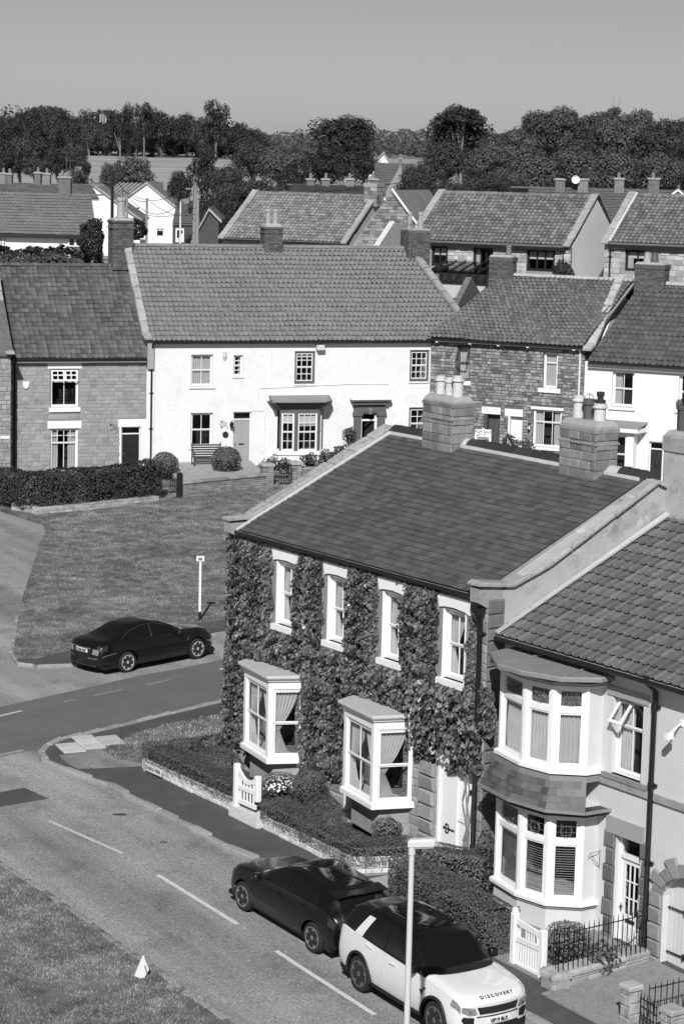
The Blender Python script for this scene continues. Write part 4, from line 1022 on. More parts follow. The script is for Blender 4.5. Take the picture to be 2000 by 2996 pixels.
B_('round_shrub', -4.0, -1.25, (1.2, .42, .34), 5200, .028, 'long low clipped shrub under the right white bay')
B_('round_shrub', -5.35, -.75, (.45, .42, .55), 4600, .03, 'upright clipped shrub between the flowers and the right white bay')
B_('rose_bush', -9.75, -.75, (.5, .42, .42), 1500, .065, 'loose leafy shrub at the left end of the ivy house behind the hedge', m=LEAFM('glossy_leaf', .09, .7, .15, .5), bump=.14)
B_('small_shrub', -2.25, -.75, (.35, .3, .3), 1500, .05, 'small dark shrub by the stone pier at the right end of the ivy house', bump=.08)
fb = B_('daisy_bush', -6.45, -.85, (.5, .42, .32), 1500, .05, 'bush thick with white daisies beside the path behind the picket gate', cat='flowering bush', bump=.1)
rs = random.Random(3); fm = mat('white_petal', .75, .8); me = bpy.data.meshes.new('flower'); V = [(0, 0, .012)]
for i in range(10): a = 2*pi*i/10; V.append((cos(a)*(.5 if i % 2 else .32), sin(a)*(.5 if i % 2 else .32), 0))
me.from_pydata(V, [], [(0, 1+i, 1+(i+1) % 10) for i in range(10)]); me.materials.append(fm)
for i in range(230):
    a = rs.uniform(0, 2*pi); t = rs.uniform(.0, 1.35); d = Vector((cos(a)*cos(t), sin(a)*cos(t), sin(t)))
    o = link('flower', me, fb); o.location = (d.x*.52, d.y*.44, d.z*.34+.27+.02); o.rotation_euler = (d+Vector((0, -.5, .3))).to_track_quat('Z', 'Y').to_euler(); s = rs.uniform(.045, .075); o.scale = (s, s, s)
# white picket gate
def board_gate(name, F, u0, u1, v, z0, zt, label, style=0):
    P = F.w(u0, v, 0); g = empty(name, (P[0], P[1], z0), F.az, label, 'gate'); L = u1-u0; h = zt-z0; m = WHITE
    q = MB(); q.cbox(-.14, 0., -.07, .07, -.05, h, .02)
    if style: q.lathe([(.05, h-.02), (.075, h+.02), (.06, h+.08), (.02, h+.1)], (-.07, 0), 10)
    q.build('post', m, g)
    q = MB(); q.cbox(L, L+.14, -.07, .07, (.3*h if not style else -.05), h*.9, .02); q.build('post', m, g)
    zr = [(.08, .1), (h*.42, .1)] if not style else [(.04, .09), (h*.5, .1)]
    for z, w in zr: q = MB(); q.box(.01, L-.01, -.03, .03, z, z+w); q.build('rail', m, g)
    q = MB(); n = 14; T_ = []; Bt = []
    for i in range(n+1):
        x = L*i/n; f = i/n
        T_.append((x, -.03, h*(.93-.17*f-.14*sin(min(1, f*1.15)*pi))) if not style else (x, -.03, h*(.9-.07*f)))
        Bt.append((x, -.03, T_[-1][2]-.11))
    for i in range(n): q.slab([Bt[i], Bt[i+1], T_[i+1], T_[i]], (0, .06, 0))
    q.build('top_rail', m, g)
    k = 5 if not style else 9
    for i in range(k):
        x = L*(i+.8)/(k+.6); zt_ = Bt[int(n*x/L)][2]
        if style:
            q = MB(); q.cbox(x-.018, x+.018, -.02, .02, .12, h*.5, .006); q.build('baluster', m, g)
            if 3 <= i <= 6: q = MB(); q.cbox(x-.014, x+.014, -.015, .015, h*.6, zt_, .005); q.build('baluster', m, g)
        else:
            q = MB(); q.cbox(x-.02, x+.02, -.02, .02, .17, h*.43, .006); q.build('picket', m, g)
            q = MB(); q.cbox(x-.02, x+.02, -.02, .02, h*.52, zt_+.01, .006); q.build('picket', m, g)
    if style:
        for sx, x0 in ((1, .06), (-1, L-.06)):
            q = MB(); pts = [(x0+sx*.17*(1-cos(t)), 0, h*.62+.3*h*.62*sin(t)) for t in np.linspace(0, pi/2, 7)]; q.tube([(x0+sx*.02, 0, h*.6), (x0+sx*.03, 0, h*.72), (x0+sx*.1, 0, h*.8), (x0+sx*.24, 0, h*.82)], .03, 6); q.build('curved_brace', m, g)
    return g
board_gate('garden_gate', FI, -6.34, -5.58, -2.1, .26, 1.26, 'white wooden gate with curved top and short pickets between the two low hedges')
q0_ = MB(); q0_.box(-6.6, -5.38, -2.2, -1.85, -.1, .24)
st_ = empty('gate_step', tuple(FI.P), FI.az, 'worn stone step under the curved white gate of the ivy house', 'step'); q0_.build('step', RUBW, st_)
# street name sign
sg = empty('street_sign', tuple(FI.w(-10.6, -2.14, .1)), FI.az, 'white street name plate fixed on the low wall below the hedge at the corner', 'sign')
q = MB(); q.cbox(0, .78, -.02, .0, .02, .2, .004); q.build('plate', mat('sign_white', .75, .4), sg)
q = MB(); q.box(0, .78, -.016, .0, -.0, .02); q.box(.015, .765, -.024, -.02, .03, .036); q.box(.015, .765, -.024, -.02, .184, .19); q.box(.015, .021, -.024, -.02, .036, .184); q.box(.759, .765, -.024, -.02, .036, .184); q.build('border', BLACKP, sg)
t_ = text_mesh('CHURCH VIEW', .125, BLACKP, 'lettering', sg, bold=.003); t_.location = (.39, -.024, .112); t_.rotation_euler = (pi/2, 0, 0); t_.scale = (.86, 1.05, 1)
q = MB(); q.box(-.1, -.02, -.02, .06, -.1, .26); q.build('post', STONEB, sg)

# ------------------------------------------------------------------ the cream house with the two storey bay
bay_house = empty('cream_house', tuple(FI.w(0, .45, 0)), FI.az, 'cream rendered house with a two storey white bay, right of the ivy covered house', 'house')
H = bay_house; gb = -.65
TILE3 = mat('brown_interlocking_tile', .1, .8, pv=.26, n1=(.2, 7.), n2=(.1, .8), bump=.006, bs=25., stretch=None, speck=(.8, 26., .74), spec=.25)
hB = [(3.72, 4.62, 3.08, 4.7), (3.98, 4.72, gb, 1.98), (5.42, 7.3, gb, 1.65), (.98, 3.2, .3, 2.1), (1.0, 3.2, 3.2, 4.8)]
WB = wallpanel(H, .17, 8.6, gb-.3, 5.3, hB, CREAM, th=.35)
q = MB(); q.box(8.3, 8.6, .35, 9., gb-.3, 5.3); q.box(.17, 8.3, 8.7, 9., gb-.3, 5.3); q.build('side_wall', CREAM, H)
EB = 5.33
roof(H, (.22, -.3, EB), (8.9, -.3, EB), (8.9, 5.3, EB+2.56), (.22, 5.3, EB+2.56), .25, .335, .034, 'roman', TILE3, tname='roof_tile', lim=300, bond=False)
roof(H, (8.9, 10.9, EB), (.22, 10.9, EB), (.22, 5.31, EB+2.56), (8.9, 5.31, EB+2.56), .3, .4, .022, 'flat', TILE3, tname='roof_tile', lim=0)
q = MB(); q.slab([(.18, -.3, EB+.02), (.34, -.32, EB+.05), (.34, 5.3, EB+2.64), (.18, 5.3, EB+2.66)], (0, 0, .05)); q.build('flashing', mat('mortar_flashing', .42, .9, n1=(.08, 5.)), H)
gutter(H, .3, 8.9, -.36, EB-.05, .055)
q = MB(); q.box(.3, 8.6, -.28, .0, EB-.12, EB-.08); q.build('soffit', CREAM, H)
downpipe(H, 5.02, -.08, gb+.1, 5.15, .055, clips=4, swan=-.34)
# string course
q = MB(); q.box(2.9, 8.6, -.06, .0, 2.83, 2.97); q.build('string_course', mat('dirty_string_course', .26, .9, pv=.1, n1=(.15, 5.), stain=(.45, 4.)), H)
pB = [(.95, 0), (1.13, -.85), (2.17, -1.06), (2.94, -.93), (3.4, -.36), (3.43, 0)]
LEADED = glass('leaded_glass', .45)
def leaded_light(part, T, a, b, c, d, y, n_=0):
    q = MB(); q.T = Matrix(T.tolist()); w = b-a; h = d-c; cx = (a+b)/2; r = .006; lm = mat('lead_came', .1, .5)
    for k in (1, 2, 3): q.tube([(a+w*k/4, y, c), (a+w*k/4, y, d)], r, 4)
    for k in (1, 2): q.tube([(a, y, c+h*k/3), (b, y, c+h*k/3)], r, 4)
    q.tube([(cx+w*.3*cos(t), y, c+h*.42+h*.27*sin(t)) for t in np.linspace(0, 2*pi, 17)], r*1.2, 4)
    for s in (1, -1): q.tube([(cx+s*w*.05, y, c), (cx+s*w*.3, y, c+h*.3), (cx+s*w*.12, y, c+h*.6), (cx+s*w*.28, y, d-h*.08)], r, 4)
    q.build('leading', lm, part)
def bigbay(zb, zt, name_curt, ztr, label=None):
    b = MB(); b.prism(grow(pB, .07), zb-.1, zb, .03); part = b.build('bay_window', WHITE, H)
    b = MB(); b.prism(pB, zt, zt+.22); b.prism(grow(pB, .04), zt+.05, zt+.09); b.build('bay_head', CREAM, part)
    b = MB(); b.prism(grow(pB, .05), zt-.02, zt+.03); b.build('cornice', WHITE, part)
    q = MB(); q.box(1.0, 3.3, .45, .5, zb, zt+.1); q.build('interior', ROOM, part)
    q = MB(); q.slab([(3.385, -.36, zb), (3.42, .1, zb), (3.42, .1, zt), (3.385, -.36, zt)], (-.05, 0, 0)); q.build('bay_cheek', CREAM, part)
    for i in range(4):
        T, L = faceT(pB[i], pB[i+1])
        if i == 0: continue
        e0 = .07; e1 = L-.07
        q = MB(); q.T = Matrix(T.tolist()); q.box(0, e0, -.01, .12, zb, zt); q.box(e1, L, -.01, .12, zb, zt); q.build('corner_post', WHITE, part)
        k = dict(T=T, y=.03, fw=.05, room=False)
        wflat(part, e0, e1, zb, ztr-.0, cols=1, rows=1, bars=[1], kind='fixed', depth=.7, curt=name_curt, **k)
        wflat(part, e0, e1, ztr+.0, zt-.02, cols=1, rows=1, bars=[1], kind='fixed', depth=.7, gl=LEADED, curt=[('full',)] if zb > 2 else None, **k)
        leaded_light(part, T, e0+.09, e1-.09, ztr+.09, zt-.1, .028)
    return part
up = bigbay(3.12, 4.83, [('full',)], 4.32)
lo = bigbay(.32, 2.12, [('slats', .88)], 1.55)
b = MB(); b.prism(pB, gb-.2, .18); b.build('bay_wall', CREAM, lo)
b = MB(); b.prism(grow(pB, .03), .15, .22); b.build('sill_board', LEAD, lo)  # thin dark strip: the shadow below the sill put into its colour
T5 = [(.55, .0), (.72, -.85), (1.7, -1.42), (2.45, -1.42), (3.35, -1.1), (3.8, -.4), (3.75, 0)]
b = MB(); b.prism(T5, 5.02, 5.12, .03); b.build('bay_roof', LEAD, up)
b = MB(); b.prism(grow(pB, .16), 4.95, 5.03); b.build('eaves_board', BLACKP, up)
q = MB()
for a_, b_ in ((T5[2], (1.6, 0)), (T5[4], (3.0, 0))): q.beam((a_[0], a_[1]+.1, 5.13), (b_[0], b_[1], 5.15), .05, .03)
q.build('lead_roll', LEAD, up)
# slated skirt between the storeys
SK = mat('skirt_slate', .09, .6, pv=.4, n1=(.1, 6.), spec=.4)
sk = MB(); sk.prism(grow(pB, .06), 2.86, 2.98); skirt = sk.build('bay_skirt', LEAD, H)
gp0 = grow(pB, .05); gp1 = grow(pB, .26)
for i in range(4):
    A = np.array([*gp1[i], 2.32]); B = np.array([*gp1[i+1], 2.32]); Cc = np.array([*gp0[i+1], 2.87]); Dd = np.array([*gp0[i], 2.87])
    nr = np.cross(B-A, Dd-A); nr /= np.linalg.norm(nr); q = MB(); q.slab([tuple(p-nr*.01) for p in (A, B, Cc, Dd)], tuple(-nr*.05)); q.build('skirt_board', MORTAR, skirt); Ms = []
    for r_ in range(4):
        f0, f1 = r_/4, (r_+1)/4; P0 = A+(Dd-A)*f0; P1 = B+(Cc-B)*f0; w = np.linalg.norm(P1-P0); ex = (P1-P0)/w; n = max(1, int(round(w/.2))); ey = np.cross(nr, ex)
        L = np.linalg.norm(Dd-A)/4
        for c in range(n+1):
            x0 = max(0, (c-.5*(r_ % 2))*w/n); x1 = min(w, (c+1-.5*(r_ % 2))*w/n)
            if x1-x0 > .03: Ms.append((mtx(ex*(x1-x0), ey*L, nr*.012, P0+ex*(x0+x1)/2+nr*random.uniform(0, .004)), 0))
    pieces(skirt, 'slate', [tmpl_tile('slate')], Ms, SK)
q = MB(); q.prism(grow(pB, .24), 2.2, 2.32, 0); q.build('skirt_soffit', BLACKP, skirt)
q = MB(); gg = grow(pB, .29)
for a_, b_ in zip(gg, gg[1:]): q.beam((a_[0], a_[1], 2.31), (b_[0], b_[1], 2.31), .05, .06)
q.build('skirt_gutter', LEAD, skirt)
# upper window with an open top light
w = window(H, 3.72, 4.62, 3.08, 4.7, y=.12, fw=.06, cols=2, rows=2, bars=[1, 1], kind='casement', split=.63, curt=[('left', .5)])
q = MB(); q.T = Matrix.Translation((3.8, .1, 4.62)) @ Matrix.Rotation(radians(-38), 4, 'X'); L_ = .38; h_ = .52
for x0, x1, z0, z1 in ((0, .05, -h_, 0), (L_-.05, L_, -h_, 0), (.05, L_-.05, -.05, 0), (.05, L_-.05, -h_, -h_+.06)): q.box(x0, x1, 0, .04, z0, z1)
cs = q.build('open_casement', WHITE, w); q2 = MB(); q2.T = q.T; q2.add([(.04, .02, -h_+.04), (L_-.04, .02, -h_+.04), (L_-.04, .02, -.04), (.04, .02, -.04)], [(0, 1, 2, 3)]); q2.build('pane', GLASS, w)
q = MB(); q.box(3.55, 4.78, -.03, .1, 4.7, 4.9); q.build('lintel', mat('grey_lintel', .3, .8, n1=(.04, 4.)), H)
q = MB(); q.box(3.5, 4.85, -.08, .1, 2.98, 3.08); q.build('sill', STONEB, H)
# front door with nine panes, stone surround
q = MB(); q.box(3.72, 4.82, -.06, .1, 1.86, 2.2); q.build('door_lintel', mat('grey_lintel', .3), H)
Ms = []
dk = mat('dark_door_stone', .13, .9, pv=.15, n1=(.15, 9.), bump=.01, bs=22.)
for i in range(7): Ms.append((mtx((.24 if i % 2 else .32, 0, 0), (0, .06, 0), (0, 0, .35), (3.84-(0 if i % 2 else .03), 0, gb+.2+i*.362)), i % 4)); Ms.append((mtx((.2, 0, 0), (0, .06, 0), (0, 0, .35), (4.84+(.06 if i % 2 else 0), 0, gb+.2+i*.362)), (i+1) % 4))
pieces(H, 'jamb_stone', [tmpl_block(.01, k) for k in range(4)], Ms, dk)
q = MB(); A, Bq = 3.98, 4.72; zd = 1.38; q.box(A, A+.07, .1, .18, gb, 1.86); q.box(Bq-.07, Bq, .1, .18, gb, 1.86); q.box(A+.07, Bq-.07, .08, .18, zd, zd+.09); q.box(A+.07, Bq-.07, .1, .18, 1.8, 1.86); df = q.build('door_frame', WHITE, H)
q = MB(); q.add([(A+.07, .14, zd+.09), (Bq-.07, .14, zd+.09), (Bq-.07, .14, 1.8), (A+.07, .14, 1.8)], [(0, 1, 2, 3)]); q.build('pane', GLASS, df)
q = MB(); q.add([(A, .9, gb), (Bq, .9, gb), (Bq, .9, 1.9), (A, .9, 1.9)], [(0, 1, 2, 3)]); q.build('interior', ROOM, df)
a0, b0 = A+.07, Bq-.07; q = MB(); q.box(a0, b0, .13, .17, gb, gb+.85); q.box(a0, a0+.1, .13, .17, gb+.85, zd); q.box(b0-.1, b0, .13, .17, gb+.85, zd); q.box(a0+.1, b0-.1, .13, .17, zd-.12, zd)
for k in (1, 2): q.box(a0+.1+(b0-a0-.2)*k/3-.012, a0+.1+(b0-a0-.2)*k/3+.012, .135, .165, gb+.85, zd-.12)
for k in (1, 2): z = gb+.85+(zd-.12-gb-.85)*k/3; q.box(a0+.1, b0-.1, .137, .163, z-.012, z+.012)
q.box(a0+.12, b0-.12, .12, .13, gb+.2, gb+.62); dr = q.build('door', WHITE, H)
for i in range(3):
    for k in range(3):
        x0 = a0+.1+(b0-a0-.2)*i/3+.01; x1 = a0+.1+(b0-a0-.2)*(i+1)/3-.01; z0 = gb+.85+(zd-.12-gb-.85)*k/3+.01; z1 = gb+.85+(zd-.12-gb-.85)*(k+1)/3-.01
        q = MB(); q.add([(x0, .15, z0), (x1, .15, z0), (x1, .15, z1), (x0, .15, z1)], [(0, 1, 2, 3)]); q.build('pane', GLASS, dr)
q = MB(); q.box(a0+.18, b0-.16, .105, .13, gb+.7, gb+.77); q.build('letterbox', BLACKP, dr)
q = MB(); q.tube([(a0+.05, .13, .35), (a0+.05, .06, .35), (a0+.12, .06, .35)], .012, 6); q.tube([(a0+.05, .09, .25), (a0+.05, .09, .42)], .01, 6); q.build('handle', BLACKP, dr)
# arched boarded door to the right
AC, AR, AZ = 6.35, .93, .95
AS = mat('arch_stone', .22, .9, pv=.2, n1=(.12, 9.), bump=.01, bs=22.); q = MB(); vs = 11
for k in range(vs):
    t0 = pi-pi*k/vs+.0; t1 = pi-pi*(k+1)/vs; e = .014; r1 = AR+(.42 if k % 2 else .27)
    P = [(AC+AR*cos(t0-e), AZ+AR*.62*sin(t0-e)), (AC+AR*cos(t1+e), AZ+AR*.62*sin(t1+e)), (AC+r1*cos(t1+e), AZ+(AR*.62+r1-AR)*sin(t1+e)+.0), (AC+r1*cos(t0-e), AZ+(AR*.62+r1-AR)*sin(t0-e))]
    q = MB(); q.slab([(x, -.07, z) for x, z in P][::-1], (0, .12, 0)); q.slab([(x, -.085, z) for x, z in [((p[0]*.9+sum(a[0] for a in P)/40), (p[1]*.9+sum(a[1] for a in P)/40)) for p in P]][::-1], (0, .02, 0)); q.build('voussoir', AS, H)
Ms = []
for i in range(5):
    for x in (AC-AR-.16, AC+AR+.16): Ms.append((mtx((.33, 0, 0), (0, .09, 0), (0, 0, .325), (x, 0, gb+.15+i*.34)), i % 4))
pieces(H, 'jamb_stone', [tmpl_block(.01, k) for k in range(4)], Ms, pier_)
bd = boards(H, AC-AR+.02, AC+AR-.02, gb, 1.62, .18, mat('pale_grey_boards', .52, .6, n1=(.03, 4.)), .105)
q = MB(); V = []
for k in range(13): t = pi-pi*k/12; V.append((AC+AR*cos(t), AZ+AR*.62*sin(t)))
for k in range(12):
    (x0, z0), (x1, z1) = V[k], V[k+1]; q.slab([(x0, .0, z0), (x1, .0, z1), (x1, .0, 1.66), (x0, .0, 1.66)], (0, .34, 0))
q.build('arch_infill', CREAM, H)
for z in (.72, gb+.45): 
    q = MB(); q.tube([(AC-AR+.03, .14, z), (AC-AR+.5, .14, z)], .018, 6)
    for dx, dz in ((.0, .06), (.0, -.06), (.07, 0)): q.tube([(AC-AR+.5, .14, z), (AC-AR+.5+dx, .14, z+dz)], .03, 6)
    q.build('strap_hinge', BLACKP, bd)
# bracket for a hanging basket, floodlight arm
q = MB(); q.tube([(3.52, -.02, 1.), (3.52, -.02, 1.42)], .009, 5); q.tube([(3.52, -.02, 1.38), (3.52, -.3, 1.36), (3.52, -.33, 1.31)], .008, 5); q.tube([(3.52, -.02, 1.05), (3.52, -.26, 1.34)], .008, 5); q.build('basket_bracket', GREYP, H)
q = MB(); q.box(5.7, 5.78, -.04, 0, 4.5, 4.62); q.tube([(5.74, -.03, 4.56), (5.74, -.3, 4.4)], .02, 6); q.box(5.69, 5.79, -.42, -.26, 4.28, 4.4); q.build('light_fitting', WHITE, H)
c3 = stack(H, .05, .95, 4.5, 5.15, 7.3, 9.38, GRN, band=None, cap=.34, capm=STONEB, over=.06, course=(2., 2.), ln=(2., 2.), flaunch=.12)
q = MB(); q.lathe([(.19, 9.5), (.19, 9.95), (.21, 9.97), (.21, 10.0), (.15, 10.0), (.13, 9.8)], (.35, 4.82), 8)
for k in range(8): a = 2*pi*k/8; q.tube([(.35+.17*cos(a), 4.82+.17*sin(a), 9.98), (.35+.19*cos(a), 4.82+.19*sin(a), 10.12), (.35+.17*cos(a), 4.82+.17*sin(a), 10.2)], [.055, .045, .01], 6)
q.build('chimney_pot', POTD, c3)
q = MB(); q.lathe([(.17, 9.5), (.17, 10.0), (.19, 10.02), (.13, 10.02)], (.75, 4.82), 8); q.build('chimney_pot', POTD, c3)

# yard of the cream house
sheet('concrete_path', [wl(FI, *p) for p in ((-1.35, -2.25), (-.75, -2.45), (-.55, -.9), (-.75, -.05), (-1.2, -.05))], mat('pale_concrete', .3, .9, n1=(.1, 6.), stain=(.25, 3.)), .112)
sheet('yard_paving', [wl(FI, *p) for p in ((.3, -2.3), (5.3, -2.2), (5.2, .4), (.3, .4))], mat('yard_concrete', .2, .9, n1=(.12, 4.)), .125, .05)
sheet('side_path', [wl(FI, *p) for p in ((5.4, -2.6), (8.8, -2.6), (8.8, .4), (5.2, .4))], mat('gravel_path', .24, .95, n1=(.22, 14.), bump=.03, bs=30., stain=(.3, 5.)), .13, .05)
hedge('privet_hedge', HP((-.25, -1.65), (1.6, -1.85), (3.35, -2.05)), .95, .95, 2300, .04, 'thick privet hedge beside the white four by four, left of the tall white gate', base=.05, bump=.035, seed=7., hv=([0, 3.6], [.92, 1.05]))
hedge('privet_hedge', HP((-.35, -1.1), (.75, -.25)), .8, .95, 2300, .04, 'privet hedge branch in front of the boarded white side doors', base=.1, bump=.035, seed=9.)
P = FI.w(.75, -.35, 0); bush('conifer_shrub', (P[0], P[1], -.3), (.35, .35, .75), 900, .09, 'wispy shrub squeezed between the hedge and the tall bay', m=HEDGE2, bump=.15, spread=.8, droop=-1.2, asp=.25)
P = FI.w(4.55, -1.25, 0); bush('heather_bush', (P[0], P[1], -.42), (.5, .5, .48), 1500, .07, 'feathery rounded bush behind the spiked black railing', m=LEAFM('feathery_leaf', .2, .5), bump=.06, spread=.5, droop=-1.5, asp=.25)
P = FI.w(5.15, -.9, 0); bush('garden_plant', (P[0], P[1], -.42), (.32, .3, .3), 500, .08, 'straggly plant by the doorstep behind the railing', m=LEAFM('glossy_leaf', .09), bump=.14, spread=.9, core=False)
board_gate('tall_white_gate', FI, 3.98, 4.72, -2.08, -.52, .62, 'tall white wooden gate with curved braces and many thin balusters beside the privet hedge', 1)
SANDW = mat('sandstone_walling', .3, .9, pv=.25, n1=(.14, 9.), bump=.015, bs=22., stain=(.35, 4.))
rw = lowwall('yard_wall', FI, [(4.92, -2.18), (5.42, -2.32), (5.25, .3)], -.62, .34, .34, SANDW, 'low sandstone wall carrying the spiked railing in front of the cream house', ch=(.13, .17), ln=(.3, .6), cap=.1, capln=.75, seed=9)
IRON = mat('black_railing', .012, .5, spec=.4)
def railing(name, F, pts, z0, h, sp, label, spike=True, cat='railing', rails=(.88,), top=None, r=.011, group=None):
    P = F.w(pts[0][0], pts[0][1], 0); g = empty(name, (P[0], P[1], z0), F.az, label, cat, group)
    for a, b in zip(pts, pts[1:]):
        a = np.array(a)-np.array(pts[0]); b = np.array(b)-np.array(pts[0]); L = np.linalg.norm(b-a); n = max(2, int(L/sp))
        for f in rails: q = MB(); q.beam((a[0], a[1], h*f), (b[0], b[1], h*f), .03, .014); q.build('rail', IRON, g)
        for i in range(n+1):
            p = a+(b-a)*i/n; q = MB(); q.tube([(p[0], p[1], 0), (p[0], p[1], h*.95), (p[0], p[1], h*(1.02 if not spike else 1.06))], [r, r, .002 if spike else r], 5); q.build('bar', IRON, g)
    return g
railing('spiked_railing', FI, [(5.02, -2.0), (5.34, -2.14), (5.3, .15)], -.19, .88, .125, 'black iron railing of thin spikes on the sandstone wall in front of the glazed door')
def pier(name, F, u, v, w, z0, h, label, m=SANDW):
    P = F.w(u, v, 0); g = empty(name, (P[0], P[1], 0), F.az, label, 'gate pier')
    q = MB(); q.box(.02-w/2, w/2-.02, .02-w/2, w/2-.02, z0, z0+h); q.build('pier_core', MORTAR, g)
    n = int(round(h/.2))
    for (ang, k) in ((0, 1), (pi/2, 2), (pi, 3), (-pi/2, 4)):
        T = np.array((Matrix.Rotation(ang, 4, 'Z')@Matrix.Translation((0, -w/2+.02, 0))))
        stones(g, -w/2, w/2, z0, z0+h, [], (.17, .24), (w*.45, w*.99), m, prot=.035, T=T, seed=k)
    q = MB(); q.cbox(-w/2-.04, w/2+.04, -w/2-.04, w/2+.04, z0+h, z0+h+.09, .025); q.build('cap_stone', m, g)
    return g
pier('gate_pier', FI, 7.38, -2.1, .27, -.75, .9, 'squat sandstone gate pier nearest the low yard wall, at the lower right')
pier('gate_pier', FI, 8.4, -2.0, .3, -.75, .75, 'lower sandstone gate pier cut by the right edge of the picture')
railing('side_railing', FI, [(7.45, -1.7), (7.5, .2)], -.45, .6, .14, 'low black railing running back from the squat pier to the arched door')
railing('garden_gate', FI, [(7.66, -2.1), (8.2, -2.2)], -.7, .85, .1, 'black iron gate beside the squat sandstone pier at the lower right corner', cat='gate', rails=(.88, .12, .7))
# ------------------------------------------------------------------ the far row: stone house and long white house
_w = ong(640, 1372)
FW = Fac(_w[0], _w[1], .33)
SAND2 = mat('coursed_sandstone', .27, .9, pv=.15, n1=(.1, 6.), n2=(.1, .5), bump=.012, bs=18., stain=(.3, 2.))
PANW = mat('grey_pantile', .165, .75, pv=.1, n1=(.08, 5.), n2=(.05, .4), spec=.3, stain=(.12, 1.2))
PANS = mat('weathered_pantile', .088, .85, pv=.3, n1=(.22, 4.), n2=(.12, .5), spec=.2, speck=(1.6, 9., .73))
left = empty('stone_cottage', tuple(FW.P), FW.az, 'coursed stone house at the far left with white framed windows and a black door', 'house')
H = left; g0 = 1.0
hS = [(-7.76, -6.5, 4.11, 5.82), (-7.76, -6.5, 1.2, 3.16), (-4.55, -3.62, 1.1, 3.2)]
w = wallpanel(H, -9.72, -3.32, g0-.5, 6.25, hS, MORTAR)
stones(w, -9.72, -3.42, g0-.1, 6.22, [(-7.9, -6.35, 5.82, 6.16), (-7.9, -6.35, 3.16, 3.52), (-7.76, -6.5, 1.1, 3.16), (-7.78, -6.4, 3.85, 5.84), (-4.7, -3.3, 3.2, 3.56), (-4.6, -3.3, g0-.1, 3.2)], (.13, .2), (.22, .5), SAND2, prot=.02, joint=.008, seed=4)
q = MB(); q.box(-3.42, -3.05, -.05, .0, g0-.3, 6.1); q.box(-3.62, -3.42, -.03, .02, g0-.2, 3.2); q.build('white_strip', ROUGH, H)
for a, b, c, d in hS[:2]:
    ww = window(H, a, b, c, d, y=.1, fw=.06, cols=2, rows=2, bars=[1, 1], kind='casement', split=.68, sill=(.08, .08, .2), curt=None if c > 3 else [('left', .3), ('right', .35)])
    q = MB()
    z0 = c+(d-c)*.68
    for k in (0, 1):
        x0 = a+.1+(b-a-.1)/2*k; x1 = x0+(b-a)/2-.16; m_ = (x0+x1)/2; q.box(m_-.012, m_+.012, .09, .11, z0+.05, d-.08); q.box(x0, x1, .088, .108, (z0+d)/2-.012, (z0+d)/2+.012)
    q.build('glazing_bars', WHITE, ww); lintel(H, a-.13, b+.14, d+.01, d+.34)
# the two open top lights of the upper window
for k in (0, 1):
    x0 = -7.72+.6*k; q = MB(); q.T = Matrix.Translation((x0, .07, 5.76)) @ Matrix.Rotation(radians(-24), 4, 'X'); L_, h_ = .58, .5
    for x_, x2, z_, z2 in ((0, .06, -h_, 0), (L_-.06, L_, -h_, 0), (.06, L_-.06, -.06, 0), (.06, L_-.06, -h_, -h_+.06), (L_/2-.012, L_/2+.012, -h_+.06, -.06), (.06, L_-.06, -h_/2-.012, -h_/2+.012)): q.box(x_, x2, 0, .04, z_, z2)
    q.build('open_top_light', WHITE, H)
lintel(H, -4.7, -3.4, 3.2, 3.54)
panel_door(H, -4.55, -3.64, 1.15, 3.2, .12, mat('black_door', .018, .35, spec=.5), fan=.3, panels=((.12, .42, .7, .92), (.58, .88, .7, .92), (.12, .42, .4, .64), (.58, .88, .4, .64), (.12, .42, .08, .32), (.58, .88, .08, .32)))
q = MB(); q.box(-3.66, -3.56, -.06, .1, 1.1, 3.22); q.box(-4.64, -4.55, -.02, .12, 1.1, 3.2); q.build('door_surround', WHITE, H)
def farroof(H, u0, u1, ze, zr, v, tw, th, tk, kind, m, lim=300, wav=.0, ev=-.2, back=True, under=MORTAR, rl=.4, rm=None):
    roof(H, (u0, ev, ze), (u1, ev, ze), (u1, v, zr), (u0, v, zr), tw, th, tk, kind, m, tname='roof_tile', lim=lim, bond=False, wav=wav, under=under)
    if back: q = MB(); q.slab([(u0, 2*v-ev, ze), (u1, 2*v-ev, ze), (u1, v, zr), (u0, v, zr)], (0, 0, -.1)); q.build('rear_roof', m, H)
    ridge(H, u0, u1, zr+.06, v, rl, .13, rm or m)
def sides(H, u0, u1, v, ze, zr, g, m, vb=None, th=.3):
    vb = vb or 2*v
    for a, b in ((u0, u0+th), (u1-th, u1)):
        q = MB(); gable(q, a, b, (.31, v, vb), g, (ze, zr-.12, ze)); q.build('gable_wall', m, H)
    q = MB(); q.box(u0+th, u1-th, vb-.3, vb, g, ze); q.build('rear_wall', m, H)
sides(H, -9.72, -3.32, 4, 6.15, 10.05, g0-.5, SAND2)
farroof(H, -9.6, -3.48, 6.3, 10.18, 4., .245, .27, .03, 'roman', PANS, wav=.03)
gutter(H, -9.8, -3.5, -.27, 6.27, .055)
q = MB(); q.box(-9.7, -3.45, -.22, .0, 6.1, 6.24); q.build('fascia', GREYP, H)
downpipe(H, -9.36, -.07, g0, 6.1, .045, swan=-.25)
ab = MB(); ab.slab([(-9.02, -.08, 5.28), (-8.7, -.08, 5.28), (-8.76, -.08, 5.02), (-8.83, -.08, 4.96), (-8.9, -.08, 4.96), (-8.97, -.08, 5.02)][::-1], (0, .1, 0)); ab.build('alarm_box', WHITE, H)
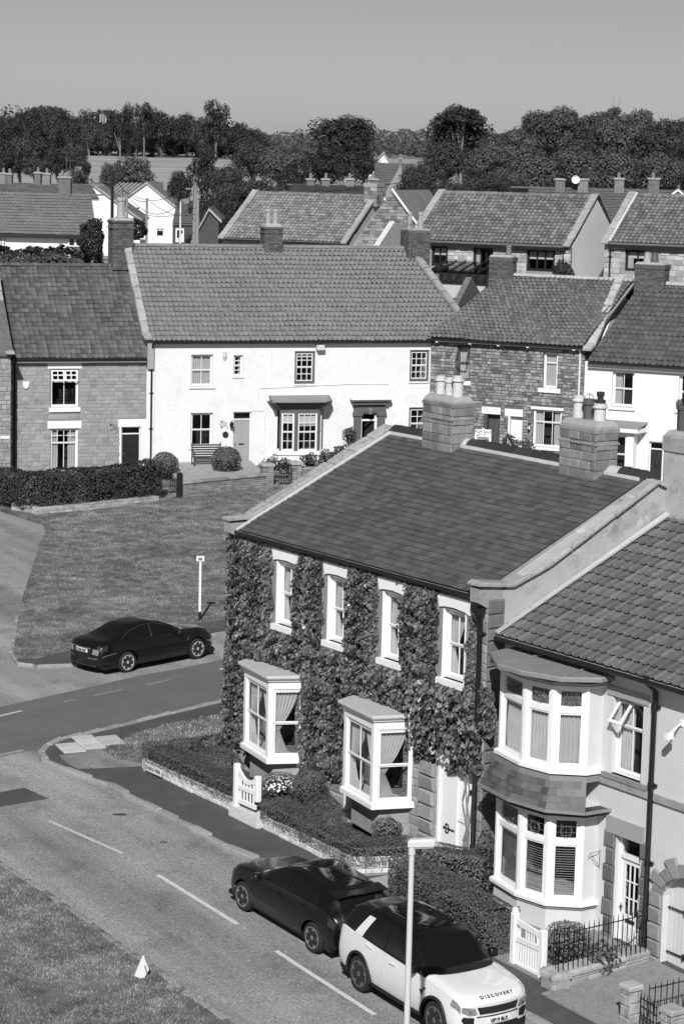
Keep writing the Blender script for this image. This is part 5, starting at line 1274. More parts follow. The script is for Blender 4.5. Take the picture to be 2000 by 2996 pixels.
def hook(H, u, z, s=1., m=BLACKP):
    q = MB(); q.box(u-.012, u+.012, -.02, 0, z, z+.4*s); q.tube([(u, -.02, z+.35*s), (u+.1*s, -.2*s, z+.4*s), (u+.22*s, -.3*s, z+.28*s), (u+.16*s, -.26*s, z+.2*s)], .012, 5); q.tube([(u, -.02, z+.05*s), (u+.15*s, -.2*s, z+.3*s)], .01, 5); q.build('basket_bracket', m, H)
hook(H, -5.05, 2.95)

# projecting gable of the house cut by the left edge of the picture
edge = empty('stone_building', tuple(FW.w(-9.75, 0, 0)), FW.az, 'rubble stone house corner cut off by the left edge of the picture', 'house')
H = edge; q = MB(); q.box(-6, 0., -1.15, 3, g0-.6, 6.5); q.build('wall', MORTAR, H)
stones(H, -1.6, 0, g0-.2, 6.5, [], (.14, .24), (.2, .45), SAND2, prot=.04, seed=8, y=-1.15)
stones(H, 0, 1.15, g0-.2, 6.4, [], (.24, .34), (.3, .6), SAND2, prot=.03, seed=9, T=mtx((0, 1, 0), (-1, 0, 0), (0, 0, 1), (0, -1.15, 0)), name='quoin')
q = MB(); q.slab([(-6, -1.3, 6.5), (.1, -1.3, 6.5), (.1, 2.5, 10.), (-6, 2.5, 10.)], (0, 0, .12)); q.build('roof', PANS, H)
coping(H, [(-1.5, 6.6), (-.9, 6.7), (2.5, 10.1)], -.25, .12)
lintel(H, -.45, -.05, 2.9, 3.02, WHITE, y=-1.22, name='sill')

# ---- the long white roughcast house
white = empty('white_house', tuple(FW.P), FW.az, 'long white roughcast house with big grey tiled roof across the middle of the view', 'house')
H = white; DG = mat('dark_grey_joinery', .1, .5)
hW = [(-1.36, -.34, 4.98, 6.42), (.62, 1.06, 5.42, 6.38), (3.52, 4.5, 5.06, 6.55), (-1.34, -.3, 2.22, 3.78), (.64, 1.52, 1.3, 3.8), (9.12, 10.08, 5.12, 6.58), (9.15, 10.05, 2.35, 3.9), (6.78, 7.55, 1.35, 3.62), (2.75, 4.8, 2.05, 3.95)]
WW = wallpanel(H, -3.12, 10.3, .4, 6.98, hW, ROUGH)
sides(H, -3.12, 10.3, 4, 6.95, 11.0, .4, ROUGH)
roof(H, (-3.3, -.25, 7.03), (12.3, -.25, 7.03), (10.35, 4., 11.12), (-3.3, 4., 11.12), .228, .3, .05, 'roman', PANW, tname='roof_tile', bond=False, wav=.02, under=mat('roof_shadow_gap', .05))  # near-black underlay: shade beneath the tile lips put into its colour
q = MB(); q.slab([(-3.3, 8.25, 7.03), (10.4, 8.25, 7.03), (10.35, 4., 11.12), (-3.3, 4., 11.12)], (0, 0, -.1)); q.build('rear_roof', PANW, H); ridge(H, -3.3, 10.4, 11.18, 4., .4, .13, PANW)
for i in range(8): q = MB(); f0, f1 = i/8+.002, (i+1)/8-.004; A_ = np.array((12.42, -.35, 7.1)); B_ = np.array((10.42, 4., 11.25)); q.beam(tuple(A_+(B_-A_)*f0), tuple(A_+(B_-A_)*f1), .34, .12); q.build('coping_stone', COPE, H)
# the photograph's tiles carry a straight shadow line at every course
q = MB(); q.box(-3.2, 10.4, -.3, -.24, 6.96, 7.06); q.build('gutter', GUT, H)
coping(H, [(-.4, 7.12), (.1, 7.3), (4., 11.25)], -3.62, -3.28, .12)
q = MB(); gable(q, -3.42, -3.13, (-.2, 4., 8.), 5.8, (7.05, 11.1, 7.)); q.build('parapet', mat('pebble_dash', .3, .95, n1=(.2, 20.), bump=.01, bs=40.), H)
downpipe(H, -3.2, -.07, g0, 6.7, .045, clips=4, swan=-.25)
window(H, *hW[0], y=.12, fw=.06, cols=2, rows=2, bars=[1, 1], curt=[('full',)], sill=(.1, .07, .09))
window(H, *hW[1], y=.1, fw=.05, cols=1, rows=4, bars=[2, 2], curt=[('right', .4)], sill=(.06, .05, .07))
window(H, *hW[3], y=.12, fw=.07, cols=2, rows=2, bars=[1, 1], sill=(.1, .07, .09))
for k in (2, 5): window(H, *hW[k], y=.08, fw=.1, cols=3, rows=4, bars=[2, 2], frame_m=DG, curt=[('roller', .2)] if k == 2 else None, sill=(.03, .05, .08, ROUGH))
window(H, *hW[6], y=.08, fw=.1, cols=2, rows=4, bars=[2, 2], frame_m=DG)
panel_door(H, *hW[4], .12, mat('mid_grey_door', .3, .4), fan=.32, letter=True, panels=((.08, .44, .5, .95), (.56, .92, .5, .95), (.08, .44, .08, .4), (.56, .92, .08, .4)))
q = MB(); q.box(.55, 1.72, -.35, .1, 1.1, 1.3); q.build('doorstep', WHITE, H)
# dark bay
pW = [(2.6, 0), (2.72, -.42), (3.45, -.62), (4.55, -.62), (4.85, -.2), (4.9, 0)]
b = MB(); b.prism(grow(pW, .05), 1.85, 2.03, .02); part = b.build('bay_window', WHITE, H)
b = MB(); b.prism(pW, 1., 1.86); b.build('bay_wall', ROUGH, part)
b = MB(); b.prism(pW, 3.9, 4.02); b.prism(grow(pW, .08), 4.02, 4.12); b.prism(grow(pW, .2), 4.12, 4.22); b.prism(grow(pW, .3), 4.22, 4.3); b.build('cornice', DG, part)
b = MB(); b.slab([(2.25, -.85, 4.3), (3.3, -1.05, 4.3), (4.75, -1.05, 4.3), (5.2, -.5, 4.3), (5.2, 0, 4.52), (2.3, 0, 4.52)], (0, 0, .04)); b.build('bay_roof', LEAD, part)
q = MB(); q.box(2.3, 5.2, -.06, .0, 4.5, 4.58); q.build('flashing', WHITE, part)
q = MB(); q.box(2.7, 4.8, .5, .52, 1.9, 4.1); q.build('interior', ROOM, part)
for i, (cc, cu_) in enumerate(((2, [('roller', .28)]), (3, [('roller', .35)]), (1, [('left', .5)]))):
    T, L = faceT(pW[i+1], pW[i+2]); q = MB(); q.T = Matrix(T.tolist()); q.box(0, .09, -.01, .1, 2.03, 3.9); q.box(L-.09, L, -.01, .1, 2.03, 3.9); q.box(.09, L-.09, -.005, .1, 3.78, 3.9); q.build('corner_post', DG, part)
    wflat(part, .09, L-.09, 2.03, 3.78, y=.02, fw=.03, cols=cc, rows=4, bars=[2, 2], T=T, room=False, curt=cu_, bw_=.022)
# classical doorcase with the dark door standing open
q = MB(); q.box(6.42, 6.76, -.12, 0, 1.2, 3.55); q.box(7.57, 7.92, -.12, 0, 1.2, 3.55); q.box(6.5, 6.68, -.14, -.12, 1.5, 3.3); q.box(7.66, 7.84, -.14, -.12, 1.5, 3.3)
q.box(6.36, 6.82, -.17, 0, 3.55, 3.72); q.box(7.51, 7.98, -.17, 0, 3.55, 3.72); dc = q.build('door_case', DG, H)
q = MB(); q.box(6.4, 7.95, -.16, 0, 3.72, 3.92); q.box(6.44, 7.9, -.1, 0, 3.92, 4.08); q.box(6.3, 8.05, -.26, 0, 4.08, 4.24); q.box(6.22, 8.13, -.36, 0, 4.24, 4.32); q.build('entablature', DG, dc)
q = MB(); q.box(6.2, 8.15, -.38, .0, 4.32, 4.42); q.box(6.3, 8.05, -.2, 0, 4.42, 4.5); q.build('canopy_top', WHITE, dc)
q = MB(); q.box(6.78, 6.84, .0, .1, 1.3, 3.55); q.box(7.47, 7.55, .0, .1, 1.3, 3.55); q.box(6.84, 7.47, .0, .1, 3.3, 3.38); q.build('door_frame', WHITE, dc)
q = MB(); q.T = Matrix.Translation((7.47, .1, 0)) @ Matrix.Rotation(radians(-62), 4, 'Z'); q.box(-.62, 0, 0, .045, 1.35, 3.3)
for a, b in ((-.55, -.34), (-.28, -.07)):
    for c, d in ((1.5, 2.1), (2.2, 3.15)): q.box(a, b, -.012, 0, c, d)
q.build('door', mat('dark_open_door', .03, .4), dc)
q = MB(); q.box(6.7, 7.6, 1.5, 1.52, 1.2, 3.7); q.box(6.68, 6.7, .3, 1.5, 1.2, 3.7); q.box(7.6, 7.62, .3, 1.5, 1.2, 3.7); q.box(6.7, 7.6, .3, 1.5, 3.6, 3.62); q.build('interior', ROOM, dc)
q = MB(); q.lathe([(.02, 3.62), (.09, 3.66), (.13, 3.84), (.04, 3.92), (.01, 3.98)], (7.13, -.32), 8); q.build('lantern', GREYP, dc)
# small fittings on the white wall
q = MB(); q.cbox(.1, .26, -.1, 0, 6.3, 6.55, .01); q.box(.13, .22, -.07, -.02, 6.2, 6.3); q.build('alarm_box', mat('pale_plastic', .5, .6), H)
q = MB(); q.cbox(4.5, 4.86, -.3, 0, 6.62, 6.85, .02); q.build('alarm_box', mat('pale_plastic', .5), H)
hook(H, .08, 3.05, .9); hook(H, 6.05, 2.6, .9)
q = MB(); q.tube([(.28, -.05, 2.78+.0), (.28, -.02, 2.78)], [.14, .14], 14); q.v = [(x if True else x, y, z) for x, y, z in q.v]; q.build('name_plaque', mat('dark_iron', .02), H)
q = MB(); q.lathe([(.03, 3.1), (.08, 3.12), (.1, 3.3), (.03, 3.38), (.01, 3.42)], (.53, -.16), 8); q.tube([(.53, -.02, 3.0), (.53, -.16, 3.12)], .012, 5); q.build('wall_lantern', BLACKP, H)
for pts in ([(-.2+2.0, 4.86), (6.0, 5.02), (8.1, 5.0), (8.2, 4.4)], [(1.78, 4.84), (1.78, 3.85)], [(1.5, 3.86), (2.05, 3.84), (2.12, 3.6), (2.12, 1.5)]):
    q = MB(); q.tube([(x, -.022, z) for x, z in pts], .016, 5); q.build('cable', ROUGH, H)
q = MB(); q.tube([(2.4, -.022, 6.9), (2.38, -.022, 4.9)], .009, 5); q.build('cable', ROUGH, H)
BRICKD = mat('sooty_brick', .1, .9, pv=.35, n1=(.15, 8.), stain=(.3, 2.)); BUFFPOT = mat('buff_pot', .3, .85, n1=(.12, 5.), stain=(.35, 4.))
cE = crop(0, 250, 1.568); cG = crop(1000, 250, 1.568)
cL = stack(H, -4.15, -3.2, 3.6, 4.6, 10.0, 12.25, BRICKD, band=11.9, cap=.1, brick=True, over=.07, flaunch=.1)
q = MB(); pot(q, -3.67, 4.1, 12.3, .24, 1.0, 2); q.build('chimney_pot', BUFFPOT, cL, 30)
cM = stack(H, 3.1, 3.95, 3.65, 4.4, 10.7, 12.05, BRICKD, band=11.75, cap=.1, brick=True, over=.06, flaunch=.14)
for x in (3.35, 3.7): q = MB(); pot(q, x, 4.0, 12.1, .15, .78, 2); q.build('chimney_pot', BUFFPOT, cM, 30)
cR = stack(H, 10.15, 11.25, 3.4, 4.5, 9.9, 12.0, BRICKD, band=11.6, cap=.1, brick=True, over=.0, flaunch=.05)
for x in (10.4, 10.95): q = MB(); pot(q, x, 3.95, 12.0, .13, .85, 2); q.build('chimney_pot', BUFFPOT, cR, 30)

# garden in front of the row
HW = lambda *p: [wl(FW, *q) for q in p]
rub = mat('rubble_base_wall', .34, .9, pv=.25, n1=(.12, 6.), bump=.02, bs=12., stain=(.4, 3.))
def onW(a, b, v=None, z=None):
    P = ong(a, b); return FW.loc(P)
a0 = onW(35, 1498); a1 = onW(105, 1512); a2 = onW(245, 1500); a3 = onW(465, 1472)
lowwall('garden_wall', FW, [a0, a1, a2, a3], lambda p: gz(FW.w(p[0], p[1], 0)[1]), .38, .35, rub, 'rubble base wall below the big dark hedge of the stone house', seed=12, lim=0) if False else lowwall('garden_wall', FW, [a0, a1, a2, a3], lambda p: gz(FW.w(p[0], p[1], 0)[1]), .38, .35, rub, 'rubble base wall below the big dark hedge of the stone house', seed=12)
v_in = .75
hp = HW((a0[0]-.1, a0[1]+.9), (a1[0], a1[1]+v_in), (a2[0], a2[1]+v_in), (a3[0]-.1, a3[1]+v_in))
hedge('large_hedge', hp, 1.2, 1.3, 800, .08, 'big dark hedge in front of the stone house at the left, above its rubble wall', base=.36, bump=.16, seed=11., m=LEAFM('dark_hedge_leaf', .05, .6))
def WB_(n, a, b, r, dens, leaf, lab, **k):
    P = ong(a, b); return bush(n, (P[0], P[1], gz(P[1])+k.pop('dz', .05)), r, dens, leaf, lab, **k)
# clipped balls, bench, walls
WB_('box_ball', 482, 1408, (.62, .62, .6), 1100, .07, 'clipped ball shrub left of the bench against the white house', dz=.15, bump=.05, flat=.1)
WB_('box_ball', 661, 1402, (.68, .66, .64), 1100, .07, 'clipped ball shrub right of the bench below the grey front door', dz=.25, bump=.05, flat=.1)
bl = onW(546, 1398); br = onW(612, 1398); bz = gz(_w[1])+.35
bn = empty('garden_bench', tuple(FW.w(-1.55, -1.3, bz)), FW.az-.05, 'dark slatted garden bench between two clipped ball shrubs', 'bench')
bm_ = mat('dark_wood', .035, .6)
for i in range(5): q = MB(); q.box(0, 1.35, .38+.012*i, .42+.012*i, .42+i*.105, .49+i*.105); q.build('back_slat', bm_, bn)
for i in range(4): q = MB(); q.box(0, 1.35, -.05+i*.11, .03+i*.11, .36, .39); q.build('seat_slat', bm_, bn)
for x in (0, 1.3):
    q = MB(); q.box(x, x+.05, .38, .44, 0, .98); q.build('leg', bm_, bn); q = MB(); q.box(x, x+.05, -.08, -.02, 0, .6); q.build('leg', bm_, bn); q = MB(); q.box(x, x+.05, -.1, .4, .6, .64); q.build('armrest', bm_, bn)
bw = mat('brick_garden_wall', .22, .9, pv=.3, n1=(.12, 6.), stain=(.35, 3.)); BK = dict(ch=(.085, .1), ln=(.24, .3), prot=.02, core=mat('dark_mortar', .14))
f0 = onW(537, 1462); f1 = onW(776, 1430); base_ = lambda p: gz(FW.w(p[0], p[1], 0)[1])+.05
lowwall('brick_wall', FW, [f0, f1], base_, .62, .24, bw, 'low brick garden wall with stone coping in front of the bench', cap=.07, seed=21, **BK)
def bpier(u, v, w, h, lab):
    P = FW.w(u, v, 0); zb = gz(P[1])-.1; g = empty('brick_pier', (P[0], P[1], zb), FW.az, lab, 'gate pier'); q = MB(); q.box(-w/2+.02, w/2-.02, -w/2+.02, w/2-.02, 0, h); q.build('pier_core', mat('dark_mortar', .14), g)
    for ang in (0, pi/2, -pi/2, pi): stones(g, -w/2, w/2, 0, h, [], (.08, .09), (w*.5, w*.5), bw, prot=.02, T=np.array(Matrix.Rotation(ang, 4, 'Z')@Matrix.Translation((0, -w/2+.02, 0))), seed=3, jit=.01, name='brick')
    q = MB(); q.cbox(-w/2-.05, w/2+.05, -w/2-.05, w/2+.05, h, h+.1, .02); q.build('cap_stone', COPE, g)
g1 = onW(787, 1428); g2_ = onW(868, 1420)
bpier(g1[0]-.05, g1[1]+.2, .5, 1.05, 'brick gate pier left of the small iron gate'); bpier(g2_[0], g2_[1]+.25, .48, 1.0, 'brick gate pier right of the small iron gate')
lowwall('brick_wall', FW, [(g2_[0]+.25, g2_[1]+.2), (g2_[0]+2.4, g2_[1]+.5)], base_, .6, .24, bw, 'low brick wall under the flower boxes, right of the small iron gate', cap=.07, seed=23, **BK)
def igate(u, v, w, h, lab, dz=0):
    P = FW.w(u, v, 0); g = empty('iron_gate', (P[0], P[1], gz(P[1])+.05+dz), FW.az, lab, 'gate'); n = int(w/.1)
    for i in range(n+1): q = MB(); x = w*i/n; q.tube([(x, 0, 0), (x, 0, h*(.9+.1*sin(pi*i/n)))], .014, 5); q.build('bar', IRON, g)
    for z in (.08, h*.5, h*.85): q = MB(); q.box(0, w, -.012, .012, z, z+.04); q.build('rail', IRON, g)
igate(g1[0]+.5, g1[1]+.15, .55, 1.05, 'small black iron gate between two brick piers below the dark bay window')
gs = onW(505, 1455); igate(gs[0], gs[1]+.4, .5, .7, 'little black gate between the big hedge and the brick wall')
P = FW.w(f0[0]-.15, f0[1]+.1, 0); gp = empty('gate_post', (P[0], P[1], gz(P[1])), FW.az, 'thick black round topped gate post at the end of the brick wall', 'post'); q = MB(); q.cbox(-.12, .12, -.12, .12, 0, 1.15, .05); q.build('post', BLACKP, gp)
sheet('front_terrace', [wl(FW, f0[0]+.1, f0[1]+.1), wl(FW, f1[0]+.3, f1[1]+.2), wl(FW, f1[0]+.8, -.3), wl(FW, -2.6, -.2)], mat('terrace_flags', .28, .9, pv=.1, n1=(.14, 5.), stain=(.3, 3.)), .4, .2)
for i, (a, b, s, lab) in enumerate(((795, 1385, .45, 'flowering shrub in a dark tub beside the grey door step'), (836, 1385, .4, 'leafy shrub behind the small iron gate'), (905, 1378, .5, 'flower filled dark trough beneath the bay window, left one'), (965, 1372, .55, 'flower filled dark trough beneath the bay window, right one'), (1000, 1350, .5, 'leafy shrub at the right end of the flower troughs'))):
    P = ong(a, b+25); bush('potted_shrub', (P[0], P[1], gz(P[1])+.4), (s, s*.7, s*.8), 420, .1, lab, m=LEAFM('garden_leaf', .08, .7), bump=.2, spread=.9)
P = FW.w(6.15, -.28, 0); bush('hanging_basket', (P[0], P[1], 2.35), (.3, .28, .38), 600, .08, 'hanging basket of trailing flowers left of the open dark door', 'flower basket', m=LEAFM('garden_leaf', .08), bump=.12)
# ------------------------------------------------------------------ rubble house and small white house on the right
FR_ = Fac(4.0, 107.3, -.44)
RUBB = mat('dark_rubble', .22, .9, pv=.5, n1=(.2, 7.), bump=.02, bs=16., stain=(.3, 2.))
PAND = mat('dark_mossy_pantile', .115, .85, pv=.25, n1=(.2, 4.), n2=(.2, .35), spec=.2, speck=(1.2, 12., .77))
PANB = mat('dark_pantile', .085, .8, pv=.2, n1=(.12, 5.), n2=(.1, .5), spec=.25, speck=(2., 7., .76))
STUCCO = mat('smooth_white_stucco', .66, .85, n1=(.03, 2.), n2=(.03, .4))
rub_house = empty('rubble_cottage', tuple(FR_.P), FR_.az, 'dark rubble stone cottage with mossy roof between the long white house and chimney stacks', 'house')
H = rub_house
hR = [(1.28, 1.9, 5.25, 6.9), (5.53, 6.22, 5.17, 6.8), (2.72, 3.5, 1.2, 3.8), (3.9, 4.62, 1.2, 3.77), (5.12, 6.5, 2.45, 4.17)]
w = wallpanel(H, -.05, 7.5, .6, 7.1, hR, mat('dark_bedding', .11, .95, n1=(.15, 6.)))
stones(w, -.05, 7.5, 1.1, 7.05, hR+[(1.2, 2.0, 5.0, 5.25), (5.3, 6.25, 4.95, 5.2), (2.59, 3.55, 3.78, 4.12), (3.73, 4.64, 3.75, 4.1), (5., 6.6, 4.15, 4.3)], (.1, .18), (.12, .34), RUBB, prot=.045, joint=.022, jit=.06, seed=14)
sides(H, -.05, 7.5, 4, 7., 9.95, .6, RUBB)
roof(H, (-.15, -.25, 7.17), (7.5, -.25, 7.17), (8.35, 4., 10.02), (1.95, 4., 10.02), .235, .26, .032, 'pan', PAND, tname='roof_tile', bond=False, wav=.05)
q = MB(); q.slab([(-.15, 8.2, 7.1), (7.6, 8.2, 7.1), (8.35, 4, 10.), (1.95, 4., 10.)], (0, 0, -.1)); q.build('rear_roof', PAND, H)
ridge(H, 1.95, 8.3, 10.08, 4., .42, .13, mat('pale_ridge', .33, .9, n1=(.2, 6.)))
coping(H, [(-.35, 7.0), (.3, 7.2), (4., 10.1)], 7.5, 7.9, .16, mat('rough_pale_coping', .36, .95, n1=(.3, 5.), bump=.03, bs=9.), ln=.5)
q = MB(); q.box(-.1, 7.5, -.14, 0, 6.95, 7.12); q.build('eaves_shadow_board', BLACKP, H)  # black strip: shade under the eaves put into its colour
for x in (.3, 1.95, 3.35, 4.78, 7.0): q = MB(); q.box(x, x+.12, -.32, 0, 6.98, 7.1); q.build('rafter_foot', WHITE, H)
gutter(H, -.1, 7.5, -.34, 7.1, .05)
q = MB(); q.tube([(7.3, -.3, 7.05), (7.3, -.08, 6.9), (7.3, -.08, 1.5)], .045, 8); q.build('downpipe', mat('white_pipe', .6, .5), H)
DKW = mat('dark_wood_frame', .07, .5)
window(H, *hR[0], y=.12, fw=.05, cols=1, rows=2, bars=[1, 1], m=DKW, curt=[('full',)])
q = MB(); q.T = Matrix.Translation((1.3, .05, 6.85)) @ Matrix.Rotation(radians(-30), 4, 'X')
for x_, x2, z_, z2 in ((0, .05, -.85, 0), (.53, .58, -.85, 0), (.05, .53, -.06, 0), (.05, .53, -.85, -.79)): q.box(x_, x2, 0, .04, z_, z2)
q.build('open_top_light', DKW, H)
lintel(H, 1.2, 2.0, 5.05, 5.25); lintel(H, 1.05, 2.1, 6.92, 7.15, mat('grey_lintel', .3), y=-.06)
window(H, *hR[1], y=.1, fw=.06, cols=1, rows=2, bars=[1, 1], kind='casement', split=.72, curt=[('full',)], sill=(.2, .1, .2)); lintel(H, 5.27, 6.4, 6.84, 7.05, mat('grey_lintel', .3), y=-.06)
lintel(H, 2.59, 3.52, 3.8, 4.12); lintel(H, 3.73, 4.62, 3.77, 4.1); lintel(H, 5., 6.58, 4.17, 4.3)
q = MB(); q.box(2.72, 2.86, .02, .3, 1.2, 3.8); q.box(2.86, 3.42, .28, .33, 1.2, 3.8); q.box(3.05, 3.08, .24, .28, 1.2, 3.7); q.box(3.3, 3.34, .24, .28, 1.2, 3.7); q.build('door', DKW, H)
q = MB(); q.box(3.9, 4.0, .0, .25, 1.2, 3.77); q.box(4.0, 4.6, .2, .25, 1.2, 3.77)
for x in (4.06, 4.33): q.box(x, x+.2, .175, .2, 1.5, 3.5)
q.build('door', STUCCO, H)
window(H, *hR[4], y=.1, fw=.06, cols=3, rows=2, bars=[1, 1], kind='casement', split=.68, curt=[('left', .3), ('right', .3)], sill=(.05, .1, .12))
q = MB(); q.cbox(4.9, 5.02, -.06, 0, 3.1, 3.5, .01); q.build('number_board', BLACKP, H)
t_ = text_mesh('4', .26, WHITE, 'house_number', H, bold=.006); t_.location = (4.96, -.068, 3.3); t_.rotation_euler = (pi/2, 0, 0)
rs = random.Random(3)
for i, (u, hh, lb) in enumerate(((3.1, .9, 'climber at the dark doorway of the rubble cottage'), (4.3, .9, 'rose growing in front of the white door of the rubble cottage'), (5.0, .8, 'shrub left of the lower window of the rubble cottage'), (6.0, .5, 'low flowers beneath the lower window of the rubble cottage'))):
    P = FR_.w(u, -.9, 0); bush('garden_shrub', (P[0], P[1], 1.25), (.55, .4, hh), 260, .12, lb, m=LEAFM('garden_leaf', .08), bump=.25, spread=.9, core=False, group=None)
cA = stack(H, 1.25, 2.4, 3.7, 4.3, 9.3, 10.85, BRICKD, brick=True, over=.05, flaunch=.1)
q = MB(); pot(q, 2.1, 4.0, 10.9, .13, .5, 0); q.build('chimney_pot', mat('terracotta_pot', .16, .8), cA, 40)

w2 = empty('white_cottage', tuple(FR_.P), FR_.az, 'white stuccoed cottage with a dark pantiled roof cut by the right edge of the picture', 'house')
H = w2; hY = [(8.84, 9.86, 4.55, 6.17), (11.95, 12.6, 4.6, 6.2), (10.68, 11.34, 1.3, 3.08)]
wallpanel(H, 7.52, 13.5, .6, 6.5, hY, STUCCO)
sides(H, 7.52, 13.5, 4, 6.4, 9.8, .6, STUCCO)
roof(H, (7.75, -.3, 6.52), (13.6, -.3, 6.52), (13.6, 4., 9.92), (8.75, 4., 9.92), .27, .32, .04, 'roman', PANB, tname='roof_tile', bond=False)
q = MB(); q.slab([(7.7, 8.2, 6.4), (13.6, 8.2, 6.4), (13.6, 4, 9.9), (8.7, 4., 9.9)], (0, 0, -.1)); q.build('rear_roof', PANB, H)
ridge(H, 8.8, 13.5, 10.0, 4., .42, .15, mat('pale_ridge', .33))
gutter(H, 7.8, 13.5, -.38, 6.48, .05)
window(H, *hY[0], y=.14, fw=.07, cols=2, rows=2, bars=[1, 1], curt=[('left', .4)], sill=(.12, .08, .14, STUCCO))
window(H, *hY[1], y=.14, fw=.07, cols=2, rows=2, bars=[1, 1], sill=(.12, .08, .14, STUCCO))
lintel(H, 10.5, 11.6, 3.1, 3.4, STUCCO); panel_door(H, *hY[2], .15, mat('dark_open_door', .03), fan=.3)
b = MB(); b.prism([(8.3, 0), (8.5, -.6), (10.15, -.6), (10.3, 0)], 1.0, 1.6); b.prism([(8.25, 0), (8.45, -.65), (10.2, -.65), (10.35, 0)], 3.35, 3.5); b.prism([(8.1, 0), (8.3, -.85), (10.4, -.85), (10.6, 0)], 3.5, 3.68); part = b.build('bay_window', STUCCO, H)
b = MB(); b.slab([(8.1, -.85, 3.68), (10.45, -.85, 3.68), (10.6, 0, 3.9), (8.1, 0, 3.9)], (0, 0, .04)); b.build('bay_roof', LEAD, part)
q = MB(); q.box(8.6, 9.3, -.58, -.5, 1.6, 3.35); q.box(9.85, 10.15, -.6, 0, 1.6, 3.35); q.build('bay_post', WHITE, part)
wflat(part, 9.3, 9.85, 1.6, 3.35, y=-.56, fw=.06, cols=1, rows=2, bars=[1, 1], depth=.4)
cB = stack(H, 8.5, 9.9, 3.6, 4.4, 8.9, 10.8, BRICKD, brick=True, over=.06, flaunch=.1)
for x, mm in ((8.95, BUFFPOT), (9.3, POTD)): q = MB(); q.lathe([(.2, 10.88), (.13, 11.35), (.15, 11.37), (.1, 11.37)], (x, 4.), 10); q.build('chimney_pot', mm, cB, 40)

# ------------------------------------------------------------------ houses behind
def facpx(a, b, Y, az):
    d = ray(a, b); P = CAM+d*(Y/d[1]); return Fac(P[0], P[1], az), float(P[2])
PANM = mat('mottled_clay_pantile', .14, .85, pv=.32, n1=(.2, 3.), n2=(.12, .5), spec=.2, stain=(.25, 1.5)); PALST = mat('pale_sandstone', .36, .9, pv=.3, n1=(.12, 5.), bump=.02, bs=12., stain=(.3, 2.))
DKF = mat('black_window_frame', .02, .4)
cV2 = crop(1100, 500, 3.409); cV3 = crop(1560, 500, 3.564); cV1 = crop(0, 480, 2.45)
FP, ze = facpx(1200, 702, 126.6, -.45)
pr = empty('pantiled_house', tuple(FP.P), FP.az, 'stone house with long clay pantiled roof and white end gable, behind the mossy roof', 'house'); H = pr
u1 = FP.at(1668, 712)[0]; vP = 3.9; zr = FP.at(1560, 570, vP)[1]; ze = 10.95
hP = []
for a, b in (((412, 735), (482, 830)), ((603, 742), (690, 840)), ((848, 750), (972, 856))):
    (x0, z1_), (x1, z0_) = FP.at(*cG(*a)), FP.at(*cG(*b)); hP.append((x0, x1, z0_, z1_))
w = wallpanel(H, 0, u1, 5.2, ze-.05, hP, MORTAR)
stones(w, 0, u1, 7.6, ze-.1, [(a-.02, b+.02, c-.12, d+.03) for a, b, c, d in hP], (.16, .26), (.25, .5), PALST, prot=.04, seed=31, jit=.04)
for k, hh in enumerate(hP): window(H, *hh, y=.06, fw=.09, cols=(2, 3, 3)[k], rows=1, bars=[1], kind='fixed', m=DKF, curt=[('roller', .45)] if k != 1 else [('left', .3)], bw_=.09)
sides(H, .0, u1, vP, ze, zr-.05, 5.2, STUCCO)
farroof(H, .25, u1-.3, ze+.05, zr, vP, .26, .3, .045, 'pan', PANM, ev=-.25, rm=PANM, rl=.45)
for a, b in ((-.1, .3), (u1-.32, u1+.08)): coping(H, [(-.35, ze), (vP, zr+.12), (2*vP, ze)], a, b, .1, COPE)
q = MB(); q.box(.1, u1-.2, -.3, -.0, ze-.22, ze-.04); q.build('fascia', BLACKP, H)
downpipe(H, u1-.35, -.08, 6, ze-.3, .05)
Ms = []
for i in range(9): Ms.append((mtx((.5 if i % 2 else .36, 0, 0), (0, .09, 0), (0, 0, .36), (u1-.2, -.02, 7.8+i*.37)), i % 4))
pieces(H, 'quoin', [tmpl_block(.02, k) for k in range(4)], Ms, PALST)
# dark conservatory lean-to and its pale lower roof
q = MB(); (xa, za), (xb, zb) = FP.at(*cG(425, 830)), FP.at(*cG(668, 915)); yc = -2.2
FQ = FP; lc = empty('conservatory', tuple(FP.w(0, 0, 0)), FP.az, 'dark framed conservatory with a glazed roof against the pantiled stone house', 'conservatory')
xa, za = FP.at(*cG(405, 862), yc); xb, zb = FP.at(*cG(668, 905), yc)
q = MB(); n = 6
for i in range(n+1): x = xa+(xb-xa)*i/n; q.box(x-.05, x+.05, yc, yc+.1, zb-.1, za+.1)
q.box(xa, xb, yc-.02, yc+.12, zb-.2, zb-.05); q.box(xa, xb, yc-.03, yc+.12, za, za+.14); q.box(xb-.06, xb+.06, yc, 0, zb-.2, zb-.05); q.build('frame', DKF, lc)
for i in range(n): q = MB(); x = xa+(xb-xa)*i/n; q.box(x+.05, x+(xb-xa)/n-.05, yc+.05, yc+.06, zb-.05, za); q.build('pane', GLASS, lc)
for i in range(n): q = MB(); x = xa+(xb-xa)*i/n; q.slab([(x+.04, yc-.1, za+.15), (x+(xb-xa)/n-.04, yc-.1, za+.15), (x+(xb-xa)/n-.04, -.02, za+.62), (x+.04, -.02, za+.62)], (0, 0, -.03)); q.build('roof_pane', DKGLASS, lc)
for i in range(n+1): q = MB(); x = xa+(xb-xa)*i/n; q.beam((x, yc-.12, za+.16), (x, 0, za+.64), .07, .06); q.build('roof_bar', DKF, lc)
q = MB(); q.box(xa, xb-.05, -.5, -.1, zb-.1, za); q.build('interior', PALST, lc)
